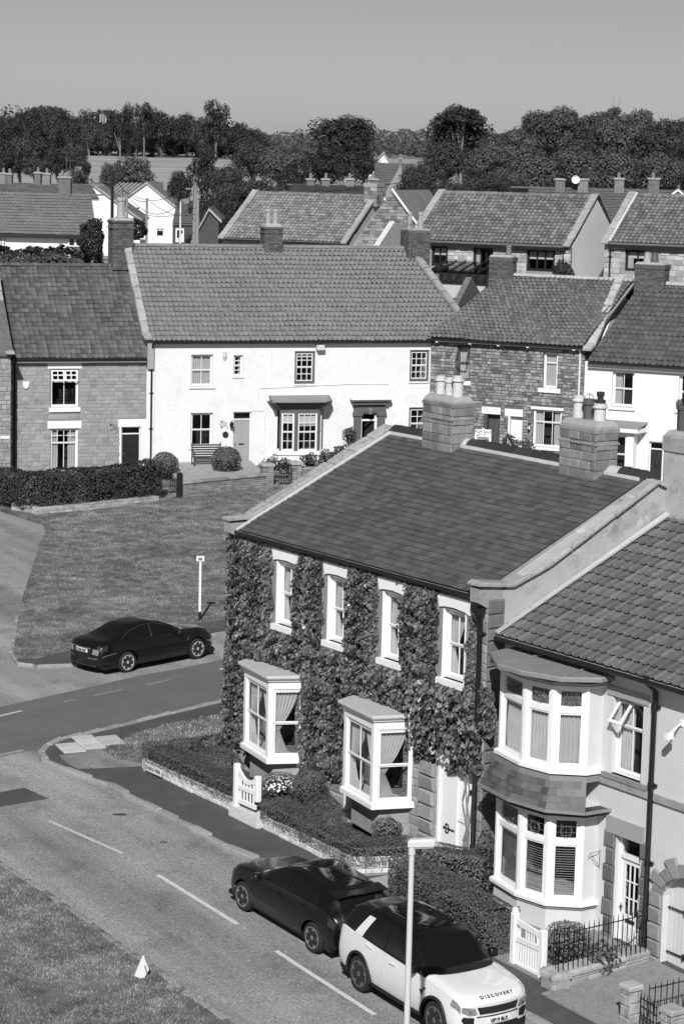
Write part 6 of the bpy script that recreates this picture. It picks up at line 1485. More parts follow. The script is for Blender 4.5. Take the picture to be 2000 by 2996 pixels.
q = MB(); q.slab([(xa-.5, yc-1.4, zb-.75), (xb-.1, yc-1.4, zb-.75), (xb-.1, yc-.05, zb-.2), (xa-.5, yc-.05, zb-.2)], (0, 0, -.06)); q.build('lower_roof', mat('pale_metal_roof', .4, .6, n1=(.06, 3.)), lc)
q = MB(); q.box(xa-.5, xb-.2, yc-1.3, yc-.1, 6.2, zb-.85); q.build('base', BLACKP, lc)

FF, z_ = facpx(1768, 708, 124.5, -.45)
fr = empty('pantiled_house', tuple(FF.P), FF.az, 'stone house with clay pantiles cut by the right edge, beside the white gable', 'house'); H = fr; vF = 3.9; zr = FF.at(1950, 573, vF)[1]; ze = FF.at(1890, 716)[1]
(x0, z1_), (x1, z0_) = FF.at(*cV3(958, 820)), FF.at(*cV3(1200, 1052)); hF = [(x0, x1, z0_, z1_)]
w = wallpanel(H, 0, 7, 5.2, ze-.05, hF, MORTAR); stones(w, 0, 7, 7.8, ze-.1, [(x0-.02, x1+.02, z0_-.1, z1_+.03)], (.2, .32), (.3, .6), PALST, prot=.04, seed=33, jit=.04)
window(H, *hF[0], y=.06, fw=.09, cols=2, rows=1, bars=[1], kind='fixed', m=DKF, curt=[('roller', .4), ('left', .3)], bw_=.09)
sides(H, 0, 7, vF, ze, zr-.05, 5.2, PALST); farroof(H, .3, 7, ze+.05, zr, vF, .26, .3, .045, 'pan', PANM, ev=-.25, rm=PANM, rl=.45)
coping(H, [(-.4, ze-.05), (vF, zr+.12), (2*vF, ze)], -.1, .3, .12, COPE)
q = MB(); q.box(.3, 7, -.3, 0, ze-.22, ze-.04); q.build('fascia', BLACKP, H); downpipe(H, .35, -.08, 6, ze-.3, .05)
q = MB(); q.slab([(.26, -.3, ze+.12), (.42, -.3, ze+.12), (.42, vF, zr+.12), (.26, vF, zr+.12)], (0, 0, .03)); q.build('verge_mortar', mat('pale_mortar', .5), H)

FC, z_ = facpx(650, 702, 138, -.45)
pc = empty('pantiled_house', tuple(FC.P), FC.az, 'house with a broad weathered pantile roof seen just above the long white house', 'house'); H = pc; vC = 4.; ze = FC.at(830, 706)[1]; zr = FC.at(900, 568, vC)[1]; u1 = FC.at(1015, 710)[0]
q = MB(); q.box(0, u1, 0, .3, 5.5, ze); q.build('wall', PALST, H); sides(H, 0, u1, vC, ze, zr-.05, 5.5, PALST)
farroof(H, .3, u1-.2, ze+.05, zr, vC, .25, .3, .045, 'pan', mat('pale_pantile', .18, .85, pv=.3, n1=(.2, 3.), n2=(.1, .5)), ev=-.25, rl=.45, rm=PANM)
coping(H, [(-.35, ze), (vC, zr+.12), (2*vC, ze)], -.1, .3, .12, COPE); coping(H, [(-.35, ze), (vC, zr+.12), (2*vC, ze)], u1-.25, u1+.1, .12, COPE)
gutter(H, .2, u1, -.3, ze-.02, .05, BLACKP)
cC = stack(H, u1-.55, u1+.25, vC-.7, vC+.3, zr-.6, zr+.75, RUBB, over=.05, flaunch=0, course=(.2, .25), ln=(.25, .4))
# rubble gable between the two pantiled roofs
FG, z_ = facpx(1075, 720, 131, -.45)
gb_ = empty('stone_gable_house', tuple(FG.P), FG.az, 'narrow rubble gable with a stone chimney between the two big pantiled roofs', 'house'); H = gb_
(xl, zl), (xa_, zt), (xr, zr_) = FG.at(1095, 640), FG.at(1148, 562), FG.at(1200, 640)
q = MB(); q.slab([(xl-1.4, 0, 5.5), (xr+.6, 0, 5.5), (xr+.6, 0, zr_-.6), (xa_, 0, zt), (xl, 0, zl+.3), (xl-1.4, 0, zl-1.6)], (0, 5, 0)); gw = q.build('wall', MORTAR, H)
stones(gw, xl-1.4, xr+.6, 9.5, zt-.1, [], (.14, .2), (.22, .5), RUBB, prot=.04, seed=35, y=0, top=lambda z: (max(xl-1.4, xl-1.4+(z-(zl-1.6))*.75) if z > zl-1.6 else xl-1.4, min(xr+.6, xa_+(zt-z)*.95)))
q = MB(); q.slab([(xa_, -.15, zt+.02), (xr+.8, -.15, zr_-.8), (xr+.8, 5, zr_-.8), (xa_, 5, zt+.02)], (0, 0, .1)); q.build('roof', PANM, H)
q = MB(); q.slab([(xa_+.02, -.2, zt+.12), (xr+.8, -.2, zr_-.7), (xr+.8, -.1, zr_-.6), (xa_+.02, -.1, zt+.22)], (0, .05, .0)); q.build('bargeboard', WHITE, H)
FL, z_ = facpx(1100, 716, 120, -.45); ll = empty('outhouse', tuple(FL.P), FL.az, 'small lean-to with pantiles and a pale verge behind the white house ridge', 'outbuilding')
x1_, z1_ = FL.at(1147, 655, 2.); q = MB(); q.slab([(0, 0, z_-.2), (1.3, 0, z_-.2), (x1_+1.3, 2., z1_), (x1_, 2., z1_)], (0, 0, -.08)); q.build('roof', PANM, ll)
q = MB(); q.beam((0, 0, z_-.1), (x1_, 2., z1_+.1), .3, .1); q.build('verge_mortar', mat('pale_mortar', .5), ll); q = MB(); q.box(.2, 1.2, .2, 2, 5, z_-.3); q.build('wall', RUBB, ll)

# long low terrace roof behind, right, with brick stacks
def backroof(name, a, b, c, d, Y, lab, m, chs, dep=4., slope=.55, pots=0, g=6., cat='house', bm=None):
    """a,b eave left/right pixels; c ridge height pixel y at the left end"""
    P0, z0 = facpx(*a, Y, 0.); P1 = CAM+ray(*b)*(Y/ray(*b)[1]); L = P1[0]-P0.P[0]; az = 0.
    root = empty(name, tuple(P0.P), az, lab, cat); zr = P0.at(a[0], c, dep)[1]
    q = MB(); q.slab([(0, 0, z0), (L, 0, z0), (L-d[1], dep, zr), (d[0], dep, zr)], (0, 0, -.12)); r_ = q.build('roof', m, root)
    rt_ = roof(root, (0, -.02, z0+.03), (L, -.02, z0+.03), (L-d[1], dep, zr+.03), (d[0], dep, zr+.03), .33 if Y < 180 else .4, .36, .05, 'flat', m, tname='roof_tile', lim=300 if Y < 180 else 0, bond=True, wav=.015); rows = 0
    for k in range(rows): f = (k+.5)/rows; q = MB(); x0 = d[0]*f; x1 = L-d[1]*f; y = dep*f; z = z0+(zr-z0)*f; q.slab([(x0, y, z+.004), (x1, y, z+.004), (x1, y+dep/rows, z+(zr-z0)/rows+.004), (x0, y+dep/rows, z+(zr-z0)/rows+.004)], (0, -.01, .035)); q.build('tile_course', m, r_)
    q = MB(); q.box(0, L, dep-.1, dep+.1, zr-.05, zr+.08); q.build('ridge', m, r_); q = MB(); q.box(0, L-2.*d[1], .2, 2*dep-.3, g-3, z0-.1); q.build('wall', bm or mat('pale_wall', .6, .9), root)
    q = MB(); q.slab([(0, 2*dep, z0), (L-2.6*d[1], 2*dep, z0), (L-d[1], dep, zr), (0, dep, zr)], (0, 0, -.12)); q.build('rear_roof', m, root)
    for (ca, cb, ct, pn) in chs:
        x0 = P0.at(ca, 500, dep-.3)[0]; x1 = P0.at(cb, 500, dep-.3)[0]; zt = P0.at(ca, ct, dep-.3)[1]; q = MB(); q.box(x0, x1, dep-.5, dep+.4, zr-.4, zt-.12); ch = q.build('chimney', mat('brick_far', .15, .9, pv=.2, n1=(.25, 4.)), root)
        q = MB(); q.cbox(x0-.08, x1+.08, dep-.58, dep+.48, zt-.12, zt, .03); q.build('cap_course', COPE, ch)
        for k in range(pn): q = MB(); x = x0+(x1-x0)*(k+.5)/pn; q.lathe([(.14, zt), (.11, zt+.42), (.14, zt+.44), (.1, zt+.44)], (x, dep), 8); q.build('chimney_pot', mat('terracotta_pot', .16), ch)
    return root, P0
TL = mat('far_dark_tile', .1, .8, n1=(.15, 3.), n2=(.1, .4), stain=(.2, 2.)); TL2 = mat('far_mid_tile', .17, .8, n1=(.15, 3.), stain=(.25, 2.))
br1, FB1 = backroof('terrace', (1500, 660), (2080, 672), 548, (1.5, 0), 170, 'long low dark roof with five brick chimneys behind the pantiled houses on the right', TL, [(1624, 1652, 522, 0), (1690, 1720, 522, 0), (1797, 1825, 520, 1), (1896, 1928, 520, 1)], g=4)
q = MB(); q.lathe([(.02, 0), (.2, .04), (.3, .13), (.31, .15), (.28, .12), (.18, .04), (.02, .02)], n=16); x_, z_ = FB1.at(1682, 525, 3.4)
q.v = [(x, z*1.-0., y) for x, y, z in q.v]; q.v = [(x+x_, -y+3.3, z+z_) for x, y, z in q.v]; q.tube([(x_, 3.3, z_), (x_+.25, 3.6, z_-.4), (x_+.3, 3.8, z_-.7)], .03, 6); dsh = empty('satellite_dish', tuple(FB1.P), 0, 'white satellite dish on the chimney of the long dark roof', 'satellite dish'); q.build('dish', WHITE, dsh)
x_, z_ = FB1.at(1975, 558, 2.); q = MB(); q.slab([(x_-1.1, 1., z_-.9), (x_, 1., z_), (x_+1.1, 1., z_-.9)][::-1], (0, 3, 0)); q.build('dormer_roof', TL, br1); q = MB(); q.beam((x_-1.2, .9, z_-.95), (x_, .9, z_+.08), .1, .14); q.beam((x_, .9, z_+.08), (x_+1.2, .9, z_-.95), .1, .14); q.build('dormer_bargeboard', WHITE, br1)
backroof('terrace', (835, 575), (1100, 578), 540, (.5, .5), 175, 'dark roof with four stubby chimneys showing above the middle pantiled roof', TL, [(898, 920, 522, 1), (942, 965, 522, 1), (1012, 1035, 522, 1), (1080, 1105, 522, 1)], g=4)
# bungalow on the left
bg_, FBg = backroof('bungalow', (-40, 684), (283, 688), 563, (-.0, .9), 165, 'low bungalow with a broad grey tiled roof at the left behind the stone house', mat('bungalow_tile', .15, .85, n1=(.2, 3.), n2=(.12, .5), stain=(.3, 1.5), speck=(1., 6., .72)), [(173, 208, 516, 2)], dep=4.2, g=6.4, bm=STUCCO)
for a, b in ((200, 262), (-10, 18)):
    (x0, zt), (x1, zb) = FBg.at(a, 690, .2), FBg.at(b, 722, .2); q = MB(); q.box(x0, x1, .1, .19, zb, zt); wf = q.build('window', WHITE, bg_)
    n = 3; 
    for i in range(n): q = MB(); w_ = (x1-x0)/n; q.box(x0+w_*i+.1, x0+w_*(i+1)-.06, .06, .1, zb+.1, zt-.12); q.build('pane', mat('dark_pane', .01, .1, spec=.6), wf)
q = MB(); q.box(0, 8.2, -.25, .2, FBg.at(100, 686)[1]-.25, FBg.at(100, 686)[1]-.02); q.build('gutter', GUT, bg_)
backroof('terrace', (-60, 575), (290, 582), 534, (0, 1.2), 200, 'tiled roofs and chimneys of the terrace behind the bungalow, far left', TL2, [(2, 18, 505, 1), (20, 36, 507, 1), (102, 120, 503, 1), (126, 148, 506, 1)], g=4.)
backroof('terrace', (300, 560), (480, 566), 530, (0, .5), 330, 'distant roof with a row of chimneys behind the white gables', TL2, [(236, 250, 508, 1), (300, 318, 508, 1), (338, 356, 508, 1), (386, 404, 508, 1), (408, 424, 508, 1)], g=3.)
# the two white gable ends
def gablehouse(a, ap, b, base, Y, lab, wins, dep=9., m=STUCCO, rm=TL2, rot=.0):
    P0, zl = facpx(*a, Y, rot); xa, za = P0.at(*ap); xb, zb = P0.at(*b); zg = P0.at(a[0], base)[1]
    r_ = empty('gable_house', tuple(P0.P), rot, lab, 'house')
    q = MB(); q.slab([(0, 0, zg-2), (xb, 0, zg-2), (xb, 0, zb), (xa, 0, za), (0, 0, zl)], (0, dep, 0)); q.build('wall', m, r_)
    for (x0, z0, x1, z1) in ((0, zl, xa, za), (xa, za, xb, zb)):
        dx, dz = x1-x0, z1-z0; L = math.hypot(dx, dz); e = .35 if x0 else -.35
        A = (x0, z0) if x0 else (x0+dx/L*e, z0+dz/L*e); B = (x1+dx/L*e, z1+dz/L*e) if x0 else (x1, z1)
        q = MB(); q.slab([(A[0], -.25, A[1]+.03), (B[0], -.25, B[1]+.03), (B[0], dep, B[1]+.03), (A[0], dep, A[1]+.03)], (0, 0, .14)); q.build('roof', rm, r_)
        q = MB(); q.slab([(A[0], -.27, A[1]-.12), (B[0], -.27, B[1]-.12), (B[0], -.27, B[1]+.1), (A[0], -.27, A[1]+.1)], (0, .03, 0)); q.build('bargeboard', COPE, r_)
    for (p, s) in wins:
        (x0, z1), (x1, z0) = P0.at(*p), P0.at(*s); q = MB(); q.box(x0, x1, -.04, -.01, z0, z1); wf = q.build('window', WHITE, r_); q = MB(); q.box(x0+.12, x1-.12, -.07, -.04, z0+.12, z0+(z1-z0)*.66); q.build('pane', mat('dark_pane', .01), wf); q = MB(); q.box(x0+.12, (x0+x1)/2-.06, -.07, -.04, z0+(z1-z0)*.76, z1-.1); q.build('pane', mat('dark_pane', .01), wf); q = MB(); q.box((x0+x1)/2+.06, x1-.12, -.07, -.04, z0+(z1-z0)*.76, z1-.1); q.build('pane', mat('dark_pane', .01), wf)
    return r_, P0
gh, FGH = gablehouse((350, 592), (430, 535), (513, 604), 735, 290, 'tall white gable end with three small windows and a solar roof on its left', [((374, 604), (411, 631)), ((457, 666), (480, 692)), ((396, 663), (425, 690))], dep=10)
xg, zg_ = FGH.at(345, 596); xa, za = FGH.at(418, 538)
q = MB(); q.slab([(xg-3.5, .6, zg_-.5), (xg, .3, zg_-.3), (xa-.3, 6.5, za-.2), (xg-.5, 7, za-.1)], (0, 0, .1)); q.build('lean_roof', TL, gh)
for k in range(7):
    f = k/6; q = MB(); q.beam((xg-3.4*(1-f), .6-.3*f, zg_-.36+.2*f), (xg-.4+(xa-.3-xg+.4)*f, 6.9, za+.06), .08, .05); q.build('panel_bar', mat('pale_metal', .5, .4), gh)
gablehouse((235, 565), (273, 540), (410, 641), 735, 240, 'white gable wall with long sloping roof left of the tall white gable', [((388, 680), (425, 700))], dep=8)
gablehouse((565, 700), (612, 612), (640, 640), 760, 190, 'small dark brick gable with white bargeboards beside the telegraph poles', [], dep=6, m=mat('dark_brick_far', .06, .9, n1=(.2, 4.)), rm=TL)
bh, FBH = backroof('bungalow', (505, 655), (620, 660), 590, (.2, .2), 260, 'low dark roofed building with a white door behind the telegraph poles', TL, [(540, 556, 568, 1)], g=2., bm=mat('dark_brick_far', .06))
q = MB(); (x0, zt), (x1, zb) = FBH.at(514, 668), FBH.at(538, 696); q.box(x0, x1, .1, .19, zb-.5, zt); q.build('window', WHITE, bh); q = MB(); q.box(x0+.15, x0+.45, .05, .1, zb, zt-.2); q.box(x1-.6, x1-.15, .05, .1, zb+.5, zt-.2); q.build('pane', mat('dark_pane', .01), bh)
# houses among the trees, top middle
gablehouse((1098, 472), (1122, 446), (1144, 482), 560, 330, 'house half hidden among trees on the hill, small pale gable', [], dep=6, m=mat('pale_wall', .5), rm=TL2, rot=.0)
backroof('hill_house', (1040, 480), (1100, 482), 447, (0, 0), 332, 'pale roofed house among the trees just left of its small gable', mat('pale_tile', .3, .8), [], g=8)
backroof('hill_house', (1095, 570), (1190, 575), 478, (0, -.5), 255, 'dark tiled roof below the hill house, running down to a tall pale wall', TL, [(1166, 1174, 462, 1)], g=6)
P0, z0 = facpx(1128, 560, 250, 0.); q = MB(); xa, za = P0.at(1172, 482); xb, zb = P0.at(1180, 545); q.slab([(0, 0, z0-3), (xb, 0, z0-3), (xb, 0, zb), (xa, 0, za), (0, 0, z0)], (0, .5, 0)); ws = empty('side_wall', tuple(P0.P), 0, 'sunlit pale gable wall beside the dark roof among the trees', 'wall'); q.build('wall', mat('grey_wall', .22, .9), ws)
xb, zb = P0.at(1150, 548); 

# poles, masts, aerials, wires
POLE = mat('grey_pole_wood', .22, .9, n1=(.1, 3.))
def pole(a, yt, yb, Y, r, lab, m=POLE, cat='telegraph pole', arm=False, name='telegraph_pole'):
    d = ray(a, yb); P = CAM+d*(Y/d[1]); zt = (CAM+ray(a, yt)*(Y/ray(a, yt)[1]))[2]; g = empty(name, (P[0], P[1], gz(Y)), 0, lab, cat); h_ = zt-gz(Y)
    q = MB(); q.tube([(0, 0, 0), (0, 0, h_)], [r, r*.75], 8); q.build('pole', m, g)
    if arm: q = MB(); q.box(-.7, .15, -.05, .05, h_-.55, h_-.45); q.build('crossarm', m, g)
    return P[0], Y, zt
pa = pole(568, 533, 705, 175, .17, 'tall pale telegraph pole with a short arm left of the middle pantiled roof', arm=True)
pb = pole(577, 585, 705, 172, .15, 'shorter telegraph pole standing just right of the tall pale pole')
pcx = pole(329, 508, 575, 150, .13, 'black pole rising above the white gables and the buff chimney pot', BLACKP)
pd = pole(372, 552, 640, 200, .12, 'thin grey pole in front of the tall white gable')
pe = pole(429, 580, 690, 180, .11, 'grey post before the right half of the tall white gable')
pole(528, 588, 632, 230, .08, 'white post against the dark low roof behind the telegraph poles', WHITE, 'post', name='post')
q = MB(); wr = empty('overhead_wires', (0, 0, 0), 0, 'thin black wires sagging from the black pole across the white gables', 'wire')
def wire(A, B, sag=.8):
    q = MB(); n = 12; q.tube([tuple(np.array(A)+(np.array(B)-np.array(A))*i/n-np.array([0, 0, sag*4*(i/n)*(1-i/n)])) for i in range(n+1)], .022, 4); q.build('wire', BLACKP, wr)
wire(pcx, pa, 2.5); wire((pd[0], pd[1], pd[2]-.3), pa, 1.); wire((pd[0], pd[1], pd[2]-1.5), (pb[0], pb[1], pb[2]-.5), .8); wire(pe, (pb[0], pb[1], pb[2]-1), .6); wire(pcx, (pe[0], pe[1], pe[2]-.2), .6); wire(pa, (6, 150, 14.5), 1.)
def aerial(P, h, lab, n=5, w=.35, yagi=True):
    g = empty('tv_aerial', tuple(P), 0, lab, 'aerial'); q = MB(); q.tube([(0, 0, 0), (0, 0, h)], .02, 5); q.build('mast', mat('galvanised', .12, .5), g)
    if yagi:
        q = MB(); q.tube([(-w, 0, h), (w, 0, h-.05)], .013, 4); q.build('boom', mat('galvanised', .12), g)
        for i in range(n): x = -w+2*w*i/(n-1); q = MB(); q.tube([(x, -.18, h), (x, .18, h)], .009, 4); q.tube([(x, 0, h-.12), (x, 0, h+.12)], .008, 4); q.build('element', mat('galvanised', .12), g)
aerial(FW.w(10.2, 3.3, 12.0-1.6), 1.9, 'tv aerial on the brick chimney at the right end of the white house')
aerial(FR_.w(1.9, 4.3, 9.6), 2.7, 'tall tv aerial strapped to the brick chimney of the rubble cottage', 7)
aerial(FB1.w(FB1.at(1893, 560, 3.5)[0], 3.5, 11.5), 2.4, 'tv aerial on the long dark roof at the far right')
aerial(FBg.w(FBg.at(206, 545, 4.)[0], 4., 11.5), 3.2, 'tv aerial above the bungalow chimney')
aerial(FBg.w(FBg.at(98, 545, 4.)[0], 24., 11.), 4.2, 'tv aerial on the far left terrace roof')
aerial(FW.w(-3.6, 4.1, 13.1), .5, 'small wire aerial on top of the buff chimney pot', 3, .2)
P = CAM+ray(302, 350)*(475/ray(302, 350)[1]); mk = empty('phone_mast', (P[0], P[1], 15), 0, 'pale antenna mast just topping the distant wood', 'mast'); zt = (CAM+ray(302, 334)*(475/ray(302, 334)[1]))[2]-15
for k in (-1, 0, 1): q = MB(); q.box(k*.5-.16, k*.5+.16, -.1, .1, zt-1.6, zt); q.build('antenna', COPE, mk)
q = MB(); q.tube([(0, 0, 0), (0, 0, zt)], .15, 6); q.build('pole', COPE, mk)
# estate agent's board
P = FI.w(-6.05, 7.6, 0); d = ray(1412, 1278); Y_ = 92.; P = CAM+d*(Y_/d[1]); s_ = Y_/FOC
fs = empty('for_sale_sign', (P[0], P[1], P[2]), -.1, 'white and black for sale board showing over the slate roof ridge', 'sign')
q = MB(); q.cbox(-24*s_, 24*s_, -.02, .02, -22*s_, 22*s_, .01); q.build('board', mat('sign_white', .75), fs); q = MB(); q.box(-18*s_, 18*s_, -.03, -.021, -11*s_, 9*s_); q.build('black_panel', BLACKP, fs)
for tx, z, sz, mm, bd_ in (('FOR SALE', 15, 11, BLACKP, 0), ('CARVER', 3, 12, mat('sign_white', .75), .012), ('RESIDENTIAL', -6, 6.5, mat('sign_white', .75), 0)):
    t_ = text_mesh(tx, sz*s_, mm, 'lettering', fs, bold=bd_); t_.location = (0, -.035, z*s_); t_.rotation_euler = (pi/2, 0, 0)
q = MB(); q.box(-.05, .05, .03, .13, -P[2]+1.2, 24*s_); q.build('post', WHITE, fs)
# ------------------------------------------------------------------ trees
def crown_mesh(name, kind, n, leaf, m, seed, spread=.6):
    r = np.random.default_rng(seed); P = []; N_ = []
    if kind == 'round':
        cl = []
        for _ in range(34): d_ = r.normal(0, 1, 3); d_ /= np.linalg.norm(d_); cl.append((d_*r.uniform(.3, .66)*(1, 1, .8)+(0, 0, .08), r.uniform(.24, .42)))
    elif kind == 'dome':
        cl = []
        for _ in range(40): d_ = r.normal(0, 1, 3); d_ /= np.linalg.norm(d_); d_[2] = abs(d_[2])*1.1-.25; cl.append((d_*r.uniform(.35, .78)*(1, 1, .75), r.uniform(.18, .32)))
    elif kind == 'tall': cl = [(np.array([*(r.normal(0, .3, 2)), r.uniform(-.85, .9)]), r.uniform(.24, .42)) for _ in range(26)]
    elif kind == 'pine': cl = [(np.array([*(r.normal(0, .34, 2)), r.uniform(-.4, .7)]), r.uniform(.2, .38)) for _ in range(20)]
    elif kind == 'spread': cl = [(np.array([r.normal(0, .38), r.normal(0, .38), r.normal(.1, .26)]), r.uniform(.2, .36)) for _ in range(34)]
    elif kind == 'cone': cl = [(np.array([*(r.normal(0, .34*(1-t), 2)), -.9+1.9*t]), .34*(1-t)+.1) for t in np.linspace(0, 1, 30)]
    for c, R in cl:
        k = int(n*R*R/sum(q[1]**2 for q in cl)); d = r.normal(0, 1, (k, 3)); d /= np.linalg.norm(d, axis=1)[:, None]
        rr = R*(1-np.abs(r.normal(0, .16, k)))[:, None]*(1+.16*np.sin(d[:, :1]*9+seed)*np.sin(d[:, 1:2]*8))
        P.append(np.array(c)+d*rr*(1, 1, .78)); N_.append(d+(0, 0, .35))
    P = np.concatenate(P); N_ = np.concatenate(N_); N_ /= np.linalg.norm(N_, axis=1)[:, None]
    return quads_mesh(name, leaves(P, N_, leaf, spread*.42, .75, .3), m), cl
LF = lambda n, v: LEAFM(n, v, .5, .12, .25, .6)
TD = LF('dark_tree_leaf', .032); TM = LF('mid_tree_leaf', .05); TP = LF('pale_tree_leaf', .08)
BARK = mat('tree_bark', .16, .95, n1=(.15, 5.))
PROT = {}
for kd, mm, nn, lf in (('round', TD, 5200, .085), ('tall', TD, 4600, .08), ('pine', TD, 3600, .085), ('spread', TD, 6000, .07), ('dome', TD, 8500, .065), ('cone', TD, 4200, .075), ('round', TM, 5600, .08), ('tall', TM, 4600, .08), ('round', TP, 6500, .08), ('big', TP, 13000, .058), ('big', TM, 11000, .058), ('big', TD, 10000, .06)):
    PROT[(kd, mm.name)] = [crown_mesh('crown', 'round' if kd == 'big' else kd, nn, lf, mm, 5+7*k+len(kd)) for k in range(2)]
tmesh = {}
def trunk_mesh(cl, k):
    if k in tmesh: return tmesh[k]
    q = MB(); q.tube([(0, 0, -3.2), (.02, 0, -1.6), (.0, .03, -.6), (.03, 0, .2)], [.085, .06, .05, .03], 8)
    for c, R in cl[:7]: q.tube([(0, 0, -1.2+.5*c[2]), tuple(np.array(c)*.55+(0, 0, -.25)), tuple(c)], [.04, .025, .01], 5)
    tmesh[k] = q.mesh('trunk', BARK); return tmesh[k]
def tree(a, top, hw, hh, Y, kd, mm, lab, cat='tree', name='tree', group=None, var=None, sk=1.):
    """a: pixel column of the crown, top: its top pixel row, hw/hh: half width / half height in pixels, at Y metres"""
    d = ray(a, top+hh); P = CAM+d*(Y/d[1]); s = Y/FOC; rx, rz = hw*s, hh*s
    z0 = gz(Y); root = empty(name, (P[0], P[1], z0), 0, lab, cat, group)
    pk = PROT[(kd, mm.name)]; v_ = var if var is not None else random.randrange(2); me, cl = pk[v_]
    o = link('crown', me, root); o.location = (0, 0, P[2]-z0); o.scale = (rx/.9, rx/.9*sk, rz/.82); o.rotation_euler = (0, 0, random.uniform(0, 6))
    t = link('trunk', trunk_mesh(cl, (kd, mm.name, v_)), root); h0 = (P[2]-z0); t.location = (0, 0, h0); t.scale = (rx, rx, max(rz*.9, h0/3.2))
    return root
ORD = 'first second third fourth fifth sixth seventh eighth ninth tenth eleventh twelfth thirteenth fourteenth fifteenth sixteenth seventeenth eighteenth nineteenth twentieth twenty-first twenty-second twenty-third twenty-fourth twenty-fifth twenty-sixth twenty-seventh'.split()
SO = sorted([596, 690, 725, 760, 262, 402, 305, -30, 22, 62, 100, 138, 178, 215, 250, 290, 470, 508, 548, 586, 668, 705, 742, 320, 372, 440, 630])
SK = 'dark trees of the skyline wood at the upper left'; G1 = 'one of the dark trees in the skyline wood at the upper left'
for i, (a, t, w_, h_, k) in enumerate(((-30, 326, 48, 70, 'round'), (22, 320, 42, 72, 'round'), (62, 314, 40, 75, 'round'), (100, 310, 42, 78, 'round'), (138, 312, 40, 76, 'round'), (178, 314, 42, 74, 'round'), (215, 325, 36, 66, 'round'), (250, 342, 32, 60, 'tall'), (290, 346, 34, 58, 'round'),
        (470, 315, 42, 70, 'round'), (508, 330, 36, 66, 'round'), (548, 322, 44, 70, 'round'), (586, 335, 38, 66, 'round'), (668, 352, 40, 60, 'round'), (705, 352, 38, 58, 'round'), (742, 362, 34, 52, 'round'), (320, 350, 34, 56, 'round'), (372, 330, 32, 66, 'tall'), (440, 340, 32, 62, 'tall'), (630, 350, 40, 58, 'round'))+((596, 345, 42, 62, 'round'), (690, 365, 44, 60, 'round'), (725, 372, 40, 55, 'round'), (760, 378, 40, 50, 'round'), (262, 336, 34, 60, 'round'), (402, 335, 40, 66, 'round'), (305, 352, 36, 60, 'round'))):
    tree(a, t, w_, h_, 430+(i % 3)*7, k, TD if i % 4 else TM, 'dark tree of the skyline wood, '+ORD[SO.index(a)]+' from the left edge', group=SK)
tree(352, 312, 40, 62, 424, 'spread', TD, 'skyline tree with open crown left of the tall pale trunk', name='pine_tree')
tree(422, 309, 32, 52, 421, 'pine', TD, 'tall pine with a long bare pale trunk in the skyline wood', name='pine_tree')
tree(632, 305, 46, 72, 418, 'pine', TD, 'leaning pine standing over the skyline wood right of the sloping field', name='pine_tree')
# second line, left
GL = 'dark trees before the skyline wood at the far left'
for i, (a, t, w_, h_, Y, mm) in enumerate(((-10, 400, 60, 60, 345, TD), (60, 380, 62, 75, 350, TM), (125, 392, 56, 66, 340, TD), (170, 420, 50, 55, 335, TD), (215, 400, 40, 60, 350, TM), (20, 440, 55, 45, 300, TD), (110, 450, 55, 42, 300, TM))):
    tree(a, t, w_, h_, Y, 'round', mm, 'dark tree before the skyline wood, '+ORD[i]+' of those above the far left terrace', group=GL)
tree(245, 432, 48, 62, 318, 'cone', TD, 'dark layered conifer left of the pale round tree by the field', name='conifer')
tree(392, 440, 74, 75, 322, 'round', TP, 'pale spreading round tree at the foot of the sloping field')
tree(330, 462, 40, 60, 316, 'round', TM, 'smaller tree between the dark conifer and the pale round tree')
tree(528, 484, 46, 62, 250, 'round', TD, 'dark bushy tree above the low roof right of the field')
tree(600, 452, 52, 82, 262, 'tall', TD, 'tall dark tree right of the sloping field')
tree(660, 470, 66, 80, 250, 'big', TM, 'broad tree behind the telegraph poles')
tree(740, 405, 66, 70, 300, 'big', TM, 'tree with paler top left of the big dark crown in the middle')
tree(820, 412, 72, 78, 290, 'big', TP, 'pale green mass of crown left of the big dark crown')
tree(760, 520, 90, 52, 215, 'big', TM, 'wide dark tree just above the middle pantiled roof, left part')
tree(630, 585, 52, 62, 205, 'big', TD, 'dark tree beside the small brick gable')
tree(690, 560, 50, 55, 215, 'round', TD, 'dark tree at the left end of the middle pantiled roof')
tree(870, 470, 62, 62, 255, 'round', TD, 'dark tree under the big crown in the middle')
tree(1000, 328, 112, 78, 330, 'big', TD, 'big rounded dark crown in the middle of the skyline', name='oak_tree')
tree(950, 420, 90, 72, 300, 'big', TD, 'dark tree below and left of the big rounded crown')
tree(1040, 440, 72, 56, 285, 'spread', TD, 'dark open branched tree over the small hill house')
tree(1350, 297, 84, 56, 300, 'dome', TD, 'tall domed dark crown standing clear above the others, right of centre', name='oak_tree', var=0)
tree(1345, 330, 104, 92, 303, 'big', TD, 'dark mass below the tall domed crown')
tree(1300, 400, 80, 80, 280, 'big', TM, 'tree left of the dark mass under the domed crown')
tree(1225, 475, 66, 62, 205, 'big', TM, 'soft dark tree beside the pale gable wall among the trees')
tree(1300, 520, 70, 55, 190, 'big', TM, 'bushy tree behind the left end of the long pantiled roof')
tree(1190, 520, 44, 50, 200, 'round', TD, 'small dark tree in front of the pale gable wall')
GR = 'sycamores massed behind the right hand roofs'; GRl = 'one of the broad sycamores massed behind the right hand roofs'
GX = {True: [1580, 1640, 1740, 1800, 1880, 1950, 1990], False: [1430, 1500, 1560, 1680, 1801, 1930, 2020, 1431, 1450]}
